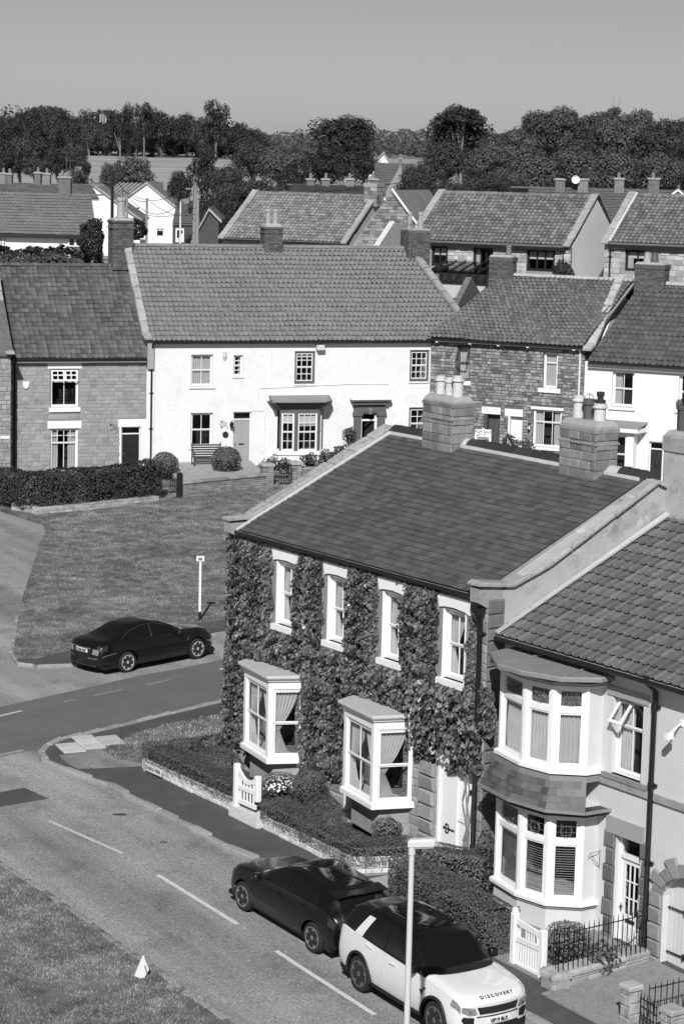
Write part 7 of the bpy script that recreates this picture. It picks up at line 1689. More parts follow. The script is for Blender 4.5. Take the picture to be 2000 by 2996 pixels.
for i, (a, t, w_, h_, Y, mm) in enumerate(((1430, 410, 88, 84, 215, TP), (1500, 372, 92, 90, 232, TP), (1580, 325, 92, 92, 250, TM), (1640, 312, 84, 90, 250, TP), (1560, 440, 95, 75, 205, TP), (1680, 420, 100, 82, 205, TP), (1740, 330, 86, 90, 245, TM), (1800, 335, 86, 88, 240, TP), (1801, 430, 96, 80, 200, TP), (1880, 325, 90, 90, 245, TP), (1950, 355, 84, 88, 240, TM), (1930, 440, 96, 78, 200, TP), (2020, 400, 90, 90, 215, TD), (1431, 500, 70, 50, 195, TM), (1990, 350, 60, 70, 260, TD), (1450, 385, 70, 60, 260, TM))):
    tree(a, t-(12 if t < 372 else 0), w_, h_, Y, 'big', mm, ('pale ' if mm is TP else 'dark ')+'sycamore of the mass behind the right roofs, '+('upper' if t < 372 else 'lower')+' part, '+ORD[sorted(GX[t < 372]).index(a)]+' from the left', group=GR)
tree(1788, 318, 34, 44, 250, 'pine', TD, 'wispy open tree top rising behind the sycamores at right', name='tree')
# far hill wood as one mass
def wood(xs, Y0, Y1, n, zf, lab, m, sz, name='distant_wood'):
    X = RNG.uniform(xs[0], xs[1], n); Y = RNG.uniform(Y0, Y1, n); q = np.floor(X/9)*1.7+np.floor(Y/30)*3.1; cx = (np.floor(X/9)+.5)*9+np.sin(q*7)*3; dx = (X-cx)/5.5
    hgt = (9+3*np.sin(q*5.3)+1.5*np.sin(X*.05))*np.sqrt(np.clip(1-dx*dx, .1, 1)); Z = np.interp(Y, [k[0] for k in TK], [k[1] for k in TK])+hgt*RNG.uniform(.2, 1, n)*zf
    P = np.stack([X, Y, Z], 1); N_ = np.stack([dx*.8, -np.ones(n)*.5, np.full(n, .9)], 1); N_ /= np.linalg.norm(N_, axis=1)[:, None]
    o = link(name, quads_mesh(name, leaves(P, N_, sz, .4, .8), m), None); tag(o, lab, 'wood', kind='stuff')
wood((-70, 180), 560, 760, 90000, .62, 'far wooded hillside closing the view behind the nearer trees', LF('far_wood_leaf', .062), .8)
wood((-75, -18), 445, 500, 45000, .8, 'depth of the dark wood behind the skyline trees at the left', TD, .6)
wood((18, 90), 330, 420, 40000, .55, 'undergrowth and wood behind the sycamores on the right', TD, .6)
# scrub between the rows
P0, z0 = facpx(-20, 770, 132, 0.)
hedge('overgrown_hedge', [(P0.P[0]-2, 131), (P0.P[0]+5.6, 131.5)], 4., z0-gz(131)+.75, 150, .22, 'rough overgrown hedge seen above the ridge of the stone house, below the bungalow', base=0, bump=.4, m=TM, droop=0.)
for a, b, w_, h_, Y, lab, mm in ((385, 668, 42, 32, 128, 'dark shrub in front of the white gable, right of the buff chimney pot', TD), (268, 690, 32, 60, 129, 'dark bush behind the brick chimney at the end of the white house', TD), (1660, 800, 14, 22, 112, 'weedy shrub growing at the wall below the white end gable', TM), (1640, 790, 22, 26, 118, 'straggling shrub by the downpipe of the pantiled stone house', TM)):
    d = ray(a, b+h_); P = CAM+d*(Y/d[1]); s = Y/FOC; bush('shrub', tuple(P), (w_*s, w_*s, h_*s), 320, .17, lab, m=mm, bump=.2, spread=.8, core=False)
# ------------------------------------------------------------------ cars
def paint(name, v, rough=.08, coat=1.):
    m = mat(name, v, .3, spec=.5); b = m.node_tree.nodes['Principled BSDF']; b.inputs['Coat Weight'].default_value = coat; b.inputs['Coat Roughness'].default_value = rough; return m
BLK = paint('black_car_paint', .004, .04, .35); WHT = paint('white_car_paint', .62, .06); TRIM = mat('black_trim', .012, .55); CARGL = mat('tinted_glass', .006, .03, spec=.8); TYRE = mat('tyre_rubber', .02, .8); ALLOY = mat('alloy', .55, .35, metal=.35); DALLOY = mat('dark_alloy', .035, .4, metal=.3); CHROME = mat('chrome', .7, .08, metal=1.); LAMPG = mat('lamp_glass', .3, .1, metal=.4, n1=(.3, 25.)); REDG = mat('tail_lamp', .03, .1, spec=.8); PLATE = mat('number_plate', .7, .4)
def crv(keys, col, x):
    """smooth monotone interpolation of one column of the key table"""
    X = np.array([k[0] for k in keys][::-1]); Y = np.array([k[col] for k in keys][::-1]); x = np.asarray(x, float)
    h = np.diff(X); d = np.diff(Y)/h; m = np.zeros(len(X)); m[0] = d[0]; m[-1] = d[-1]
    for i in range(1, len(X)-1): m[i] = 0 if d[i-1]*d[i] <= 0 else 2*d[i-1]*d[i]/(d[i-1]+d[i])
    i = np.clip(np.searchsorted(X, x)-1, 0, len(h)-1); t = np.clip((x-X[i])/h[i], 0, 1)
    return Y[i]*(1+2*t)*(1-t)**2+Y[i+1]*t*t*(3-2*t)+h[i]*(m[i]*t*(1-t)**2-m[i+1]*t*t*(1-t))
class Car:
    def __init__(s, keys, W, rock, wheels, R, bowf, bowr):
        s.k = keys; s.W = W; s.rock = rock; s.wh = wheels; s.R = R; s.bf = bowf; s.br = bowr; s.xf = keys[0][0]; s.xr = keys[-1][0]
    def bow(s, x, y):
        a = max(0, (x-(s.xf-.75))/.75); b = max(0, ((s.xr+.75)-x)/.75); r = abs(y)/s.W
        return x-s.bf*r**2.4*a**1.5+s.br*r**2.4*b**1.5
    def side(s, x, f, arch=True):
        """f 0..1 from sill to belt; half width and height"""
        zs = float(crv(s.k, 1, x)); ws = float(crv(s.k, 2, x)); zb = s.rock
        e = .35; 
        if x > s.xf-e: zb += .06*((x-(s.xf-e))/e)**2
        if x < s.xr+e: zb += .1*(((s.xr+e)-x)/e)**2
        lo = zb
        if arch:
            for xw in s.wh:
                d = abs(x-xw); Ra = s.R+.055
                if d < Ra: lo = max(lo, s.R+math.sqrt(Ra*Ra-d*d))
        z = lo+(zs-lo)*f; g = (z-zb)/(zs-zb)
        y = ws*(.955+.075*math.sin(pi*min(1, max(0, g))**.8)-.02*(1-g)**3)
        return y, z
    def up(s, x, f):
        """f 0..1 from belt over the roof edge to the centre line"""
        zs, ws, zr, wr, zt = [float(crv(s.k, c, x)) for c in (1, 2, 3, 4, 5)]; ws *= .955
        if f < .4: t = f/.4; return ws+(wr-ws)*t-.0+.02*math.sin(pi*t)*(zr-zs > .12), zs+(zr-zs)*t**.95
        t = (f-.4)/.6; return wr*math.cos(t*pi/2)**.85 if t < 1 else 0., zr+(zt-zr)*math.sin(t*pi/2)**.9
    def pt(s, x, g, sgn=1, off=0.):
        """g<0: side (-1 sill .. 0 belt), g>=0: over the top"""
        y, z = s.side(x, 1+g) if g < 0 else s.up(x, g)
        if off:
            e = .02; y1, z1 = s.side(x, min(1, 1+g+e)) if g < 0 else s.up(x, min(1, g+e)); y0, z0 = s.side(x, max(0, 1+g-e)) if g < 0 else s.up(x, max(0, g-e))
            ty, tz = y1-y0, z1-z0; l = math.hypot(ty, tz) or 1; y += tz/l*off; z += -ty/l*off
        return (s.bow(x, y*sgn), y*sgn, z)
    def body(s, parent, m_low, m_up, cowl, m_sill, sill=.13, name='body'):
        xs = set(np.round(np.linspace(s.xr, s.xf, 70), 4))
        for xw in s.wh:
            for a in np.linspace(0, pi, 17): xs.add(round(xw+(s.R+.055)*math.cos(a), 4))
        xs = sorted(x for x in xs if s.xr <= x <= s.xf); G = list(-1+np.linspace(0, 1, 11))[:-1]+list(np.linspace(0, 1, 15))
        V = []; F = []; MI = []
        for sg in (1, -1):
            b0 = len(V)
            for x in xs: V += [s.pt(x, g, sg) for g in G]
            n = len(G)
            for i in range(len(xs)-1):
                for j in range(n-1):
                    a = b0+i*n+j; q = (a, a+n, a+n+1, a+1); F.append(q if sg > 0 else q[::-1])
                    xm = (xs[i]+xs[i+1])/2; zm = (V[a][2]+V[a+n+1][2])/2
                    MI.append(2 if G[j] < 0 and zm < s.rock+sill else (1 if (G[j] >= -.001 and cowl[0] < xm < cowl[1]) else 0))
        # end caps
        for xe, fr_ in ((xs[-1], 1), (xs[0], 0)):
            rows = []; 
            for g in G:
                y, z = s.side(xe, 1+g) if g < 0 else s.up(xe, g)
                rows.append((y, z))
            b0 = len(V); K = 10
            for y, z in rows:
                for k in range(K+1): yy = y*(2*k/K-1); V.append((s.bow(xe, yy), yy, z))
            for j in range(len(rows)-1):
                for k in range(K):
                    a = b0+j*(K+1)+k; q = (a, a+1, a+K+2, a+K+1); F.append(q if fr_ else q[::-1]); MI.append(2 if rows[j][1] < s.rock+sill else 0)
        me = bpy.data.meshes.new(name); me.from_pydata(V, [], F)
        for m in (m_low, m_up, m_sill): me.materials.append(m)
        me.polygons.foreach_set('material_index', MI); bm = bmesh.new(); bm.from_mesh(me); bmesh.ops.remove_doubles(bm, verts=bm.verts, dist=.0008); bm.to_mesh(me); bm.free()
        sm(me, 38); o = link(name, me, parent)
        q = MB(); yb = s.W*.93
        pr = [(s.xr+.2, -yb), (s.xf-.25, -yb), (s.xf-.25, yb), (s.xr+.2, yb)]; q.prism(pr, s.rock-.01, s.rock+.08)
        for xw in s.wh:
            for sg in (1, -1):
                Ra = s.R+.06; A = [(xw+Ra*math.cos(t), s.R+Ra*math.sin(t)) for t in np.linspace(0, pi, 13)]
                for p, r in zip(A, A[1:]): q.add([(p[0], sg*yb*.98, p[1]), (r[0], sg*yb*.98, r[1]), (r[0], sg*.55, r[1]), (p[0], sg*.55, p[1])], [(0, 1, 2, 3)])
                q.add([(x, sg*.56, z) for x, z in A]+[(A[-1][0], sg*.56, .1), (A[0][0], sg*.56, .1)], [tuple(range(15))])
        q.build('underbody', TRIM, parent); return o
    def sidepatch(s, parent, name, m, x0, x1, x2, x3, g0, g1, sg, off=.006, n=12, rows=6, curve=0., topc=0.):
        """x0,x1 lower rear/front, x2,x3 upper rear/front"""
        V = []; F = []
        for j in range(rows+1):
            t = j/rows
            for i in range(n+1):
                f = i/n; a = x0+(x2-x0)*t**(1+curve); b = x1+(x3-x1)*t**(1+curve)
                g = g0+(g1-g0)*t; g = g-(g1-g0)*topc*t*abs(2*f-1)**3
                V.append(s.pt(a+(b-a)*f, g, sg, off))
        for j in range(rows):
            for i in range(n): a = j*(n+1)+i; q = (a, a+1, a+n+2, a+n+1); F.append(q if sg < 0 else q[::-1])
        me = bpy.data.meshes.new(name); me.from_pydata(V, [], F); me.materials.append(m); sm(me, 60); return link(name, me, parent)
    def toppatch(s, parent, name, m, xa, xb, ga, gb, off=.006, taper=0., n=8, cols=16, bowx=0.):
        """across the car between stations xa (low edge) and xb (high edge); ga,gb where the side edges run"""
        V = []; F = []
        for j in range(n+1):
            t = j/n; x = xa+(xb-xa)*t; g0 = ga+(gb-ga)*t
            for i in range(cols+1):
                f = 2*i/cols-1; g = 1-(1-g0)*abs(f); xx = x+bowx*(1-abs(f)**2)*(1-t)
                V.append(s.pt(xx, min(g, .999), 1 if f >= 0 else -1, off))
        for j in range(n):
            for i in range(cols): a = j*(cols+1)+i; F.append((a, a+1, a+cols+2, a+cols+1))
        me = bpy.data.meshes.new(name); me.from_pydata(V, [], F); me.materials.append(m); sm(me, 60); return link(name, me, parent)
    def end(s, parent, name, m, P, front=True, off=.012, th=.02, mirror=False):
        """polygon (y,z) laid on the front or rear face"""
        xe = s.xf if front else s.xr; d = 1 if front else -1; out = []
        for sg in ((1, -1) if mirror else (1,)):
            PP = []
            for (a, b) in zip(P, P[1:]+P[:1]):
                for k in range(3): PP.append((a[0]+(b[0]-a[0])*k/3, a[1]+(b[1]-a[1])*k/3))
            if sg < 0: PP = PP[::-1]
            V = [(s.bow(xe, y)+d*off, y*sg, z) for y, z in PP]; n = len(V); V += [(x-d*th, y, z) for x, y, z in V]
            cy = sum(p[1] for p in V[:n])/n; cz = sum(p[2] for p in V[:n])/n; V.append((s.bow(xe, abs(cy))+d*(off+.004), cy, cz))
            F = [(2*n, i, (i+1) % n) for i in range(n)]+[(i, n+i, n+(i+1) % n, (i+1) % n) for i in range(n)]
            me = bpy.data.meshes.new(name); me.from_pydata(V, [], F); me.materials.append(m); out.append(link(name, me, parent))
        return out
    def wheel(s, parent, xw, sg, spokes, rim=ALLOY, w=.22, twist=0., sw=.05, split=False):
        R = s.R; q = MB(); prof = [(R*.70, -w/2), (R*.93, -w/2), (R, -w/2+.03), (R, w/2-.03), (R*.93, w/2), (R*.70, w/2)]
        q.lathe(prof, n=36); o = q.build('wheel', TYRE, parent, 35); y = sg*(s.W*.985-w/2)
        o.matrix_basis = Matrix.Translation((xw, y, R)) @ Matrix.Rotation(-sg*pi/2, 4, 'X')
        q = MB(); q.lathe([(R*.72, w/2-.015), (R*.7, w/2+.006), (R*.64, w/2+.002), (R*.62, w/2-.06), (R*.05, w/2-.07)], n=36); r_ = q.build('rim', rim if False else DALLOY, o, 35)
        q = MB(); q.lathe([(R*.73, w/2-.012), (R*.725, w/2+.01), (R*.66, w/2+.008), (R*.64, w/2-.02), (R*.66, w/2-.05)], n=36); q.f = q.f[:-2]; q.build('rim_edge', rim, o, 35)
        for k in range(spokes):
            a = 2*pi*k/spokes+.3
            for b in ((-.09, .09) if split else (0,)):
                q = MB(); c0 = (R*.1*cos(a), R*.1*sin(a), w/2-.03); c1 = (R*.66*cos(a+b+twist), R*.66*sin(a+b+twist), w/2-.008); q.beam(c0, c1, sw, .03); q.build('spoke', rim, o)
        q = MB(); q.lathe([(R*.17, w/2-.02), (R*.15, w/2+.0), (R*.05, w/2+.004)], n=16); q.build('hub', rim, o)
        return o
    def line(s, parent, name, m, pts, r, sg=1, off=.004):
        q = MB(); q.tube([s.pt(x, g, sg, off) for x, g in pts], r, 5); return q.build(name, m, parent)
def place(root, F, u, v, z, heading):
    P = F.w(u, v, 0); root.location = (P[0], P[1], z); root.rotation_euler = (0, 0, heading); return P
def pitch(root, x0, y0, hd, L):
    """tilt a car to the slope of the street"""
    a = gz(y0+L*sin(hd)); b = gz(y0-L*sin(hd)); root.rotation_euler = (0, -atan2(a-b, 2*L), hd)

# --- white four by four facing the camera
kD = [(2.3, .80, .80, .86, .66, .90), (2.2, .93, .86, .97, .72, 1.01), (1.9, 1.0, .91, 1.04, .78, 1.09), (1.4, 1.05, .935, 1.09, .80, 1.15), (1.0, 1.08, .94, 1.13, .80, 1.19), (.62, 1.09, .945, 1.36, .76, 1.42), (.2, 1.10, .945, 1.57, .71, 1.63), (-.2, 1.11, .945, 1.62, .69, 1.70), (-1.0, 1.14, .945, 1.62, .67, 1.72), (-1.7, 1.18, .93, 1.57, .65, 1.68), (-2.05, 1.2, .915, 1.48, .66, 1.6), (-2.22, 1.15, .89, 1.25, .70, 1.3), (-2.3, 1.0, .85, 1.1, .72, 1.14)]
suv = empty('white_suv', (0, 0, 0), 0, 'white four by four with a black roof parked facing the camera behind the lamp post', 'car')
D = Car(kD, .95, .27, (1.42, -1.32), .375, .26, .12)
D.body(suv, WHT, BLK, (-2.6, 1.0), TRIM, .12)
for sg in (1, -1):
    D.sidepatch(suv, 'side_window', CARGL, -.42, .72, -.42, .26, .04, .33, sg)
    D.sidepatch(suv, 'side_window', CARGL, -1.22, -.5, -1.16, -.5, .04, .33, sg)
    D.sidepatch(suv, 'side_window', CARGL, -2.12, -1.58, -2.0, -1.32, .06, .31, sg)
    D.sidepatch(suv, 'rear_pillar', WHT, -1.58, -1.3, -1.34, -1.1, 0.0, .36, sg, off=.012)
    D.sidepatch(suv, 'side_vent', TRIM, .98, 1.1, .88, 1.02, -.42, -.3, sg, off=.008)
    for x in (-.44, .5, -1.25): q = D.line(suv, 'door_gap', TRIM, [(x+.02, -.9), (x, -.5), (x, -.02)], .006, sg, -.001) if x != -1.25 else None
    for x in (-.1, -1.0): D.line(suv, 'door_handle', WHT, [(x-.1, -.14), (x+.1, -.13)], .018, sg, .03)
    D.line(suv, 'sill_trim', TRIM, [(-.85, -.96), (.95, -.96)], .04, sg, .0)
    for xw in D.wh:
        q = MB(); Ra = D.R+.075; pts = []
        for t in np.linspace(-.1, pi+.1, 19):
            x = xw+Ra*cos(t); z = D.R+Ra*sin(t)
            y, zz = D.side(x, .0, False); ys = .925*float(crv(kD, 2, x))/.93*1.02; pts.append((D.bow(x, ys), sg*(ys+.005), z))
        q.tube(pts, .038, 6); q.build('arch_trim', TRIM, suv, 60)
        D.wheel(suv, xw, sg, 5, mat('satin_alloy', .13, .35, metal=.3), split=True, sw=.04)
    q = MB(); q.T = Matrix.Translation((.68, sg*1.03, 1.13)); q.cbox(-.07, .07, -.11, .11, -.02, .15, .03); q.build('door_mirror', BLK, suv, 60)
D.toppatch(suv, 'windscreen', CARGL, 1.02, .3, .42, .5, bowx=.1)
D.toppatch(suv, 'scuttle', TRIM, 1.16, 1.0, .66, .5, off=.008, bowx=.12)
D.toppatch(suv, 'sunroof', CARGL, .05, -1.3, .62, .62, off=.01)
D.toppatch(suv, 'rear_window', CARGL, -2.2, -2.02, .5, .5)
for g in (.66,): 
    for sg in (1, -1): D.line(suv, 'bonnet_crease', WHT, [(1.1, .62), (1.6, .6), (2.1, .58)], .01, sg, -.002)
D.end(suv, 'grille', TRIM, [(-.44, .70), (.44, .70), (.50, .84), (-.50, .84)], off=.014)
for z in (.73, .77, .81): D.end(suv, 'grille_bar', mat('dark_mesh', .04, .4), [(-.44, z-.006), (.44, z-.006), (.44, z+.006), (-.44, z+.006)], off=.024)
D.end(suv, 'lower_grille', TRIM, [(-.62, .34), (.62, .34), (.5, .47), (-.5, .47)], off=.02); D.end(suv, 'bumper_slot', TRIM, [(-.5, .64), (.5, .64), (.5, .66), (-.5, .66)], off=.016)
D.end(suv, 'fog_lamp_recess', TRIM, [(.56, .5), (.72, .47), (.80, .6), (.76, .66), (.56, .64)], mirror=True, off=.016)
D.end(suv, 'headlight', LAMPG, [(.50, .71), (.66, .69), (.80, .76), (.79, .86), (.55, .83)], mirror=True, off=.018)
D.end(suv, 'headlight_lens', CHROME, [(.60, .73), (.66, .73), (.68, .77), (.65, .8), (.6, .79)], mirror=True, off=.03)
for sg in (1, -1): D.sidepatch(suv, 'headlight_wrap', LAMPG, 1.98, 2.29, 2.0, 2.26, -.22, -.03, sg, off=.008)
D.end(suv, 'number_plate', PLATE, [(-.27, .5), (.27, .5), (.27, .615), (-.27, .615)], off=.022)
def front_text(s, body, size, z, m, bold=0., front=True, sx=1., off=.034, y=0., hood=None, name='lettering'):
    t = text_mesh(body, size, m, name, None, bold=bold); xe = s.xf if front else s.xr
    me = t.data
    for v in me.vertices:
        yy = v.co.x*sx+y; zz = v.co.y+z
        if not front: yy = -yy
        d = 1 if front else -1
        if hood is None: v.co = (s.bow(xe, yy)+d*(off+v.co.z), yy, zz)
        else:
            f = v.co.y; xx = hood-f; lo_, hi_ = 0., .999
            for _ in range(14):
                g = (lo_+hi_)/2; lo_, hi_ = (g, hi_) if s.up(xx, g)[0] > abs(yy) else (lo_, g)
            p = s.pt(xx, g, 1 if yy >= 0 else -1, .006); v.co = (p[0], yy, p[2]+.004)
    return t
def adopt(t, parent): t.parent = parent; CH.setdefault(parent.name, []).append(t); return t
adopt(front_text(D, 'GF19 BLX', .1, .557, BLACKP, .004), suv); 
t = adopt(front_text(D, 'D I S C O V E R Y', .085, .0, TRIM, .003, hood=2.21, sx=1.25), suv)
P = FI.w(3.51, -5.42, 0); hd = FI.az; f_ = np.array([cos(hd), sin(hd)]); s_ = np.array([-sin(hd), cos(hd)])
suv.scale = (.92, .92, .96); hd = FI.az-.03; f_ = np.array([cos(hd), sin(hd)]); s_ = np.array([-sin(hd), cos(hd)]); c = P[:2]+f_*(1.32*.92-.24)+s_*.93*.92; suv.location = (c[0], c[1], gz(c[1])); pitch(suv, c[0], c[1], hd, 1.37)

# --- black hatchback seen from behind
kG = [(2.14, .62, .70, .66, .58, .68), (2.05, .72, .78, .76, .64, .79), (1.8, .81, .85, .85, .70, .885), (1.3, .88, .875, .91, .73, .96), (.85, .93, .885, .97, .71, 1.01), (.45, .945, .89, 1.18, .65, 1.23), (.05, .955, .89, 1.33, .60, 1.39), (-.4, .965, .89, 1.375, .585, 1.455), (-1.2, .985, .885, 1.34, .575, 1.435), (-1.65, 1.0, .87, 1.27, .57, 1.37), (-1.9, 1.0, .86, 1.08, .60, 1.16), (-2.06, .95, .84, .98, .64, 1.02), (-2.14, .86, .80, .90, .64, .93)]
golf = empty('black_hatchback', (0, 0, 0), 0, 'black hatchback with dark windows parked in front of the white four by four', 'car')
Gf = Car(kG, .895, .2, (1.28, -1.34), .325, .3, .16); Gf.body(golf, BLK, BLK, (-9, -8), TRIM, .04)
for sg in (1, -1):
    Gf.sidepatch(golf, 'side_window', CARGL, -.3, .78, -.3, .2, .05, .34, sg); Gf.sidepatch(golf, 'side_window', CARGL, -1.1, -.36, -1.02, -.36, .05, .34, sg); Gf.sidepatch(golf, 'side_window', CARGL, -1.42, -1.14, -1.28, -1.06, .06, .3, sg)
    for x in (-.33, .62): Gf.line(golf, 'door_gap', TRIM, [(x+.02, -.92), (x, -.5), (x, -.02)], .005, sg, 0)
    Gf.line(golf, 'door_handle', BLK, [(-.15, -.14), (.03, -.13)], .016, sg, .028); Gf.line(golf, 'door_handle', BLK, [(-.98, -.12), (-.8, -.12)], .016, sg, .028)
    Gf.line(golf, 'window_trim', mat('dull_chrome', .12, .3, metal=.8), [(-1.4, .02), (-.4, .02), (.7, .03)], .008, sg, .008)
    for xw in Gf.wh: Gf.wheel(golf, xw, sg, 5, mat('grey_alloy', .22, .35, metal=.3), twist=.5, sw=.06)
    q = MB(); q.T = Matrix.Translation((.62, sg*.98, .98)); q.cbox(-.08, .06, -.1, .1, -.02, .12, .03); q.build('door_mirror', BLK, golf, 60)
    q = MB(); q.tube([(-2.0, sg*.52, .3), (-2.15, sg*.52, .3)], [.055, .055], 14); q.build('exhaust', CHROME, golf, 50)
    Gf.sidepatch(golf, 'tail_lamp', REDG, -2.13, -1.93, -2.12, -1.9, -.3, -.08, sg, off=.01)
Gf.toppatch(golf, 'windscreen', CARGL, .86, .12, .42, .5, bowx=.1); Gf.toppatch(golf, 'rear_window', CARGL, -2.0, -1.68, .5, .52); Gf.toppatch(golf, 'roof_panel', CARGL, 0, -1.5, .5, .5, off=.004)
q = MB(); 
for a, b in zip(np.linspace(-.62, .62, 11)[:-1], np.linspace(-.62, .62, 11)[1:]):
    za = 1.365-.05*abs(a)**2; zb = 1.365-.05*abs(b)**2; q.slab([(-1.5, a, za+.02), (-1.5, b, zb+.02), (-1.86+.06*abs(b), b, zb-.02), (-1.86+.06*abs(a), a, za-.02)], (0, 0, -.03))
q.build('spoiler', BLK, golf, 60)
Gf.end(golf, 'tail_lamp', REDG, [(.34, .76), (.72, .74), (.76, .88), (.36, .86)], front=False, mirror=True, off=.02)
Gf.end(golf, 'number_plate', mat('yellow_plate', .5, .4), [(-.26, .52), (.26, .52), (.26, .63), (-.26, .63)], front=False, off=.022)
Gf.end(golf, 'diffuser', TRIM, [(-.6, .26), (.6, .26), (.68, .4), (-.68, .4)], front=False, off=.02); Gf.end(golf, 'bumper_crease', BLK, [(-.7, .66), (.7, .66), (.7, .69), (-.7, .69)], front=False, off=.04, th=.05)
P = FI.w(-1.42, -5.12, 0); hd = FI.az+pi; f_ = np.array([cos(hd), sin(hd)]); s_ = np.array([-sin(hd), cos(hd)])
golf.scale = (1, .98, .955); c = P[:2]-f_*1.28-s_*.875; golf.location = (c[0], c[1], gz(c[1])); pitch(golf, c[0], c[1], hd, 1.3)

# --- dark saloon beside the lawn
kJ = [(2.33, .56, .66, .60, .50, .62), (2.2, .68, .76, .74, .56, .78), (1.9, .77, .82, .83, .62, .88), (1.4, .83, .855, .89, .66, .945), (1.0, .87, .87, .93, .68, .99), (.55, .89, .875, 1.14, .61, 1.19), (.15, .90, .88, 1.27, .56, 1.33), (-.3, .91, .88, 1.31, .55, 1.385), (-.85, .925, .875, 1.26, .55, 1.355), (-1.3, .95, .865, 1.10, .59, 1.19), (-1.62, .95, .85, 1.0, .64, 1.05), (-2.05, .91, .81, .955, .64, 1.0), (-2.24, .85, .77, .90, .62, .94), (-2.33, .74, .73, .80, .60, .82)]
jag = empty('black_saloon', (0, 0, 0), 0, 'polished black saloon with silver wheels parked beside the lawn', 'car')
Jg = Car(kJ, .89, .2, (1.42, -1.29), .318, .34, .2); Jg.body(jag, BLK, BLK, (-9, -8), BLK, .04)
for sg in (1, -1):
    Jg.sidepatch(jag, 'side_window', CARGL, -.3, .76, -.26, .22, .05, .35, sg, topc=.06); Jg.sidepatch(jag, 'side_window', CARGL, -1.18, -.36, -.98, -.32, .05, .35, sg, topc=.1); Jg.sidepatch(jag, 'side_window', CARGL, -1.42, -1.22, -1.2, -1.02, .08, .3, sg)
    arc = [(-1.46, .06), (-1.42, .16), (-1.3, .28), (-1.05, .36), (-.6, .4), (-.1, .4), (.3, .36), (.6, .2), (.8, .05)]; Jg.line(jag, 'window_trim', CHROME, arc, .009, sg, .012); Jg.line(jag, 'window_trim', CHROME, [(-1.46, .05), (-.6, .02), (.8, .03)], .006, sg, .012)
    Jg.line(jag, 'window_pillar', CHROME, [(-.33, .04), (-.28, .37)], .01, sg, .012)
    for x in (-.33, .66): Jg.line(jag, 'door_gap', TRIM, [(x+.02, -.92), (x, -.5), (x, -.02)], .005, sg, 0)
    Jg.line(jag, 'bumper_trim', CHROME, [(-2.3, -.42), (-2.1, -.4), (-1.72, -.38)], .016, sg, .012); Jg.line(jag, 'bumper_trim', CHROME, [(1.85, -.42), (2.1, -.42), (2.3, -.42)], .016, sg, .012)
    Jg.sidepatch(jag, 'tail_lamp', REDG, -2.3, -2.08, -2.28, -2.05, -.2, .0, sg, off=.01); Jg.sidepatch(jag, 'side_badge', CHROME, 1.0, 1.1, 1.0, 1.1, -.3, -.26, sg, off=.01)
    for xw in Jg.wh: Jg.wheel(jag, xw, sg, 7, ALLOY, sw=.042)
    q = MB(); q.T = Matrix.Translation((.62, sg*.97, .93)); q.cbox(-.07, .06, -.09, .09, -.02, .11, .03); q.build('door_mirror', BLK, jag, 60)
Jg.toppatch(jag, 'windscreen', CARGL, .98, .22, .42, .52, bowx=.1); Jg.toppatch(jag, 'rear_window', CARGL, -1.6, -.98, .46, .56, bowx=-.1)
Jg.end(jag, 'tail_lamp', mat('clear_tail_lamp', .2, .15, spec=.8, n1=(.4, 20.)), [(.46, .64), (.66, .62), (.7, .78), (.5, .8)], front=False, mirror=True, off=.02)
Jg.end(jag, 'boot_trim', CHROME, [(-.42, .80), (.42, .80), (.42, .825), (-.42, .825)], front=False, off=.03)
Jg.end(jag, 'number_plate', PLATE, [(-.26, .67), (.26, .67), (.26, .78), (-.26, .78)], front=False, off=.024); adopt(front_text(Jg, 'OU06 BZF', .1, .725, BLACKP, .004, front=False, off=.036), jag)
Jg.end(jag, 'bumper_trim', CHROME, [(-.66, .5), (-.3, .5), (-.3, .53), (-.66, .53)], front=False, off=.03); Jg.end(jag, 'bumper_trim', CHROME, [(.3, .5), (.66, .5), (.66, .53), (.3, .53)], front=False, off=.03)
Jg.end(jag, 'lower_trim', mat('dull_chrome', .12), [(-.62, .27), (.62, .27), (.62, .31), (-.62, .31)], front=False, off=.03)
A = ong(368, 1969)[:2]; B = ong(585, 1928)[:2]; d = (B-A)/np.linalg.norm(B-A); hd = atan2(d[1], d[0]); s_ = np.array([-d[1], d[0]]); mid = (A+B)/2; c = mid-d*.065+s_*.87; jag.location = (c[0], c[1], gz(c[1])); pitch(jag, c[0], c[1], hd, 1.3)

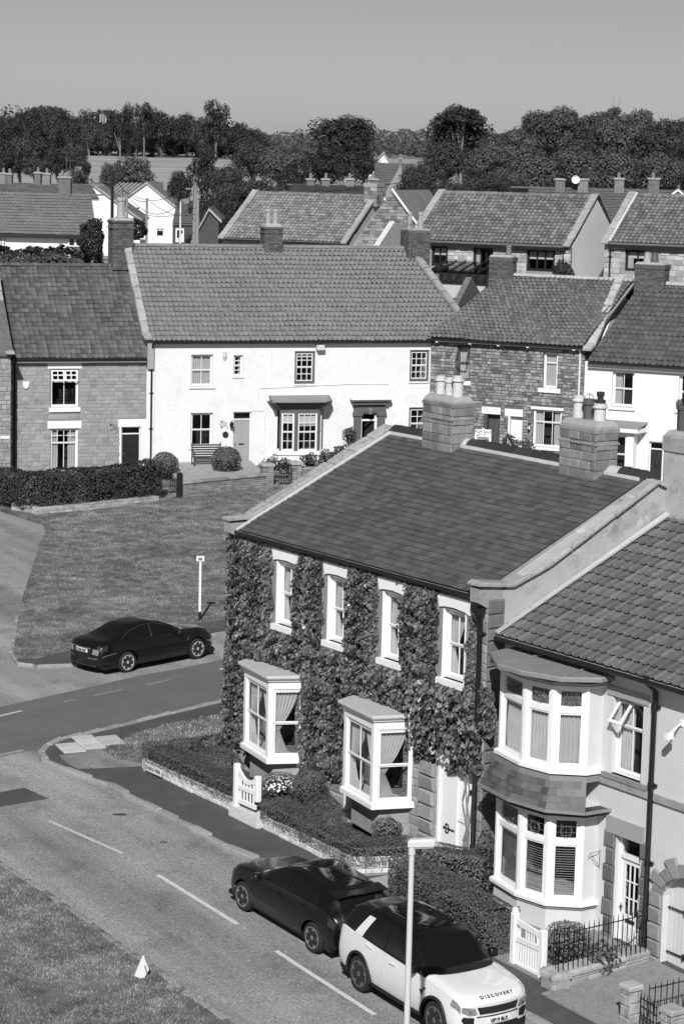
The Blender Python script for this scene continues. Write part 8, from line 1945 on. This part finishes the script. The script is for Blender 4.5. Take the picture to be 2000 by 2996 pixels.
# ------------------------------------------------------------------ street furniture
P = ong(1178, 3385); lz = gz(P[1]); zt = (CAM+ray(1204, 2472)*(P[1]/ray(1204, 2472)[1]))[2]-lz
lp_ = empty('street_lamp', (P[0], P[1], lz), 0, 'pale grey lamp post with a flat lantern in front of the white four by four', 'street lamp')
GP = mat('pale_lamp_paint', .5, .5, n1=(.04, 6.)); q = MB(); q.tube([(0, 0, 0), (0, 0, 1.1), (0, 0, 1.12), (0, 0, zt-.12)], [.085, .085, .055, .045], 14); q.build('pole', GP, lp_, 40)
q = MB(); q.tube([(0, 0, zt-.16), (0, 0, zt-.02)], [.06, .06], 12); q.build('collar', GP, lp_, 40)
q = MB(); pr = []
q.prism([(-.07, -.05), (.1, -.085), (.36, -.07), (.42, 0), (.36, .07), (.1, .085), (-.07, .05)], zt-.02, zt+.1, .04); q.v = [(x, y, z+(x*.06)) for x, y, z in q.v]; q.build('lantern', GP, lp_)
q = MB(); q.prism([(.06, -.06), (.34, -.05), (.38, 0), (.34, .05), (.06, .06)], zt-.05, zt-.018); q.v = [(x, y, z+(x*.06)) for x, y, z in q.v]; q.build('lens', mat('lamp_lens', .4, .3), lp_)
P = ong(584, 1823); zt = (CAM+ray(582, 1632)*(P[1]/ray(582, 1632)[1]))[2]-P[2]
mp = empty('marker_post', tuple(P), 0, 'thin white post with a small box sign standing on the lawn behind the saloon', 'post')
q = MB(); q.box(-.035, .035, -.03, .03, .38, zt-.1); q.build('post', WHITE, mp); q = MB(); q.box(-.05, .05, -.04, .04, -.1, .38); q.build('post_base', BLACKP, mp)
q = MB(); q.cbox(-.13, .13, -.06, .06, zt-.1, zt+.05, .01); bx = q.build('sign_box', WHITE, mp); q = MB(); q.box(-.07, .07, -.07, -.06, zt-.07, zt+.02); q.build('sign_symbol', GREYP, bx)
P = ong(414, 2868); s = 150.
wg = empty('verge_marker', tuple(P), .3, 'small leaning white marker board on a short dark stake in the foreground grass', 'sign')
q = MB(); q.slab([(-.14, 0, .1), (.03, 0, 0), (.15, 0, .2), (.05, 0, .46), (-.0, 0, .44)], (.02, .07, .02)); q.build('board', mat('marker_white', .62, .6), wg); q = MB(); q.beam((.06, -.03, .3), (.14, -.05, -.03), .035, .02); q.build('stake', GREYP, wg)
print('objects', len(bpy.data.objects), 'faces', sum(len(o.data.polygons) for o in bpy.data.objects if o.type == 'MESH'))
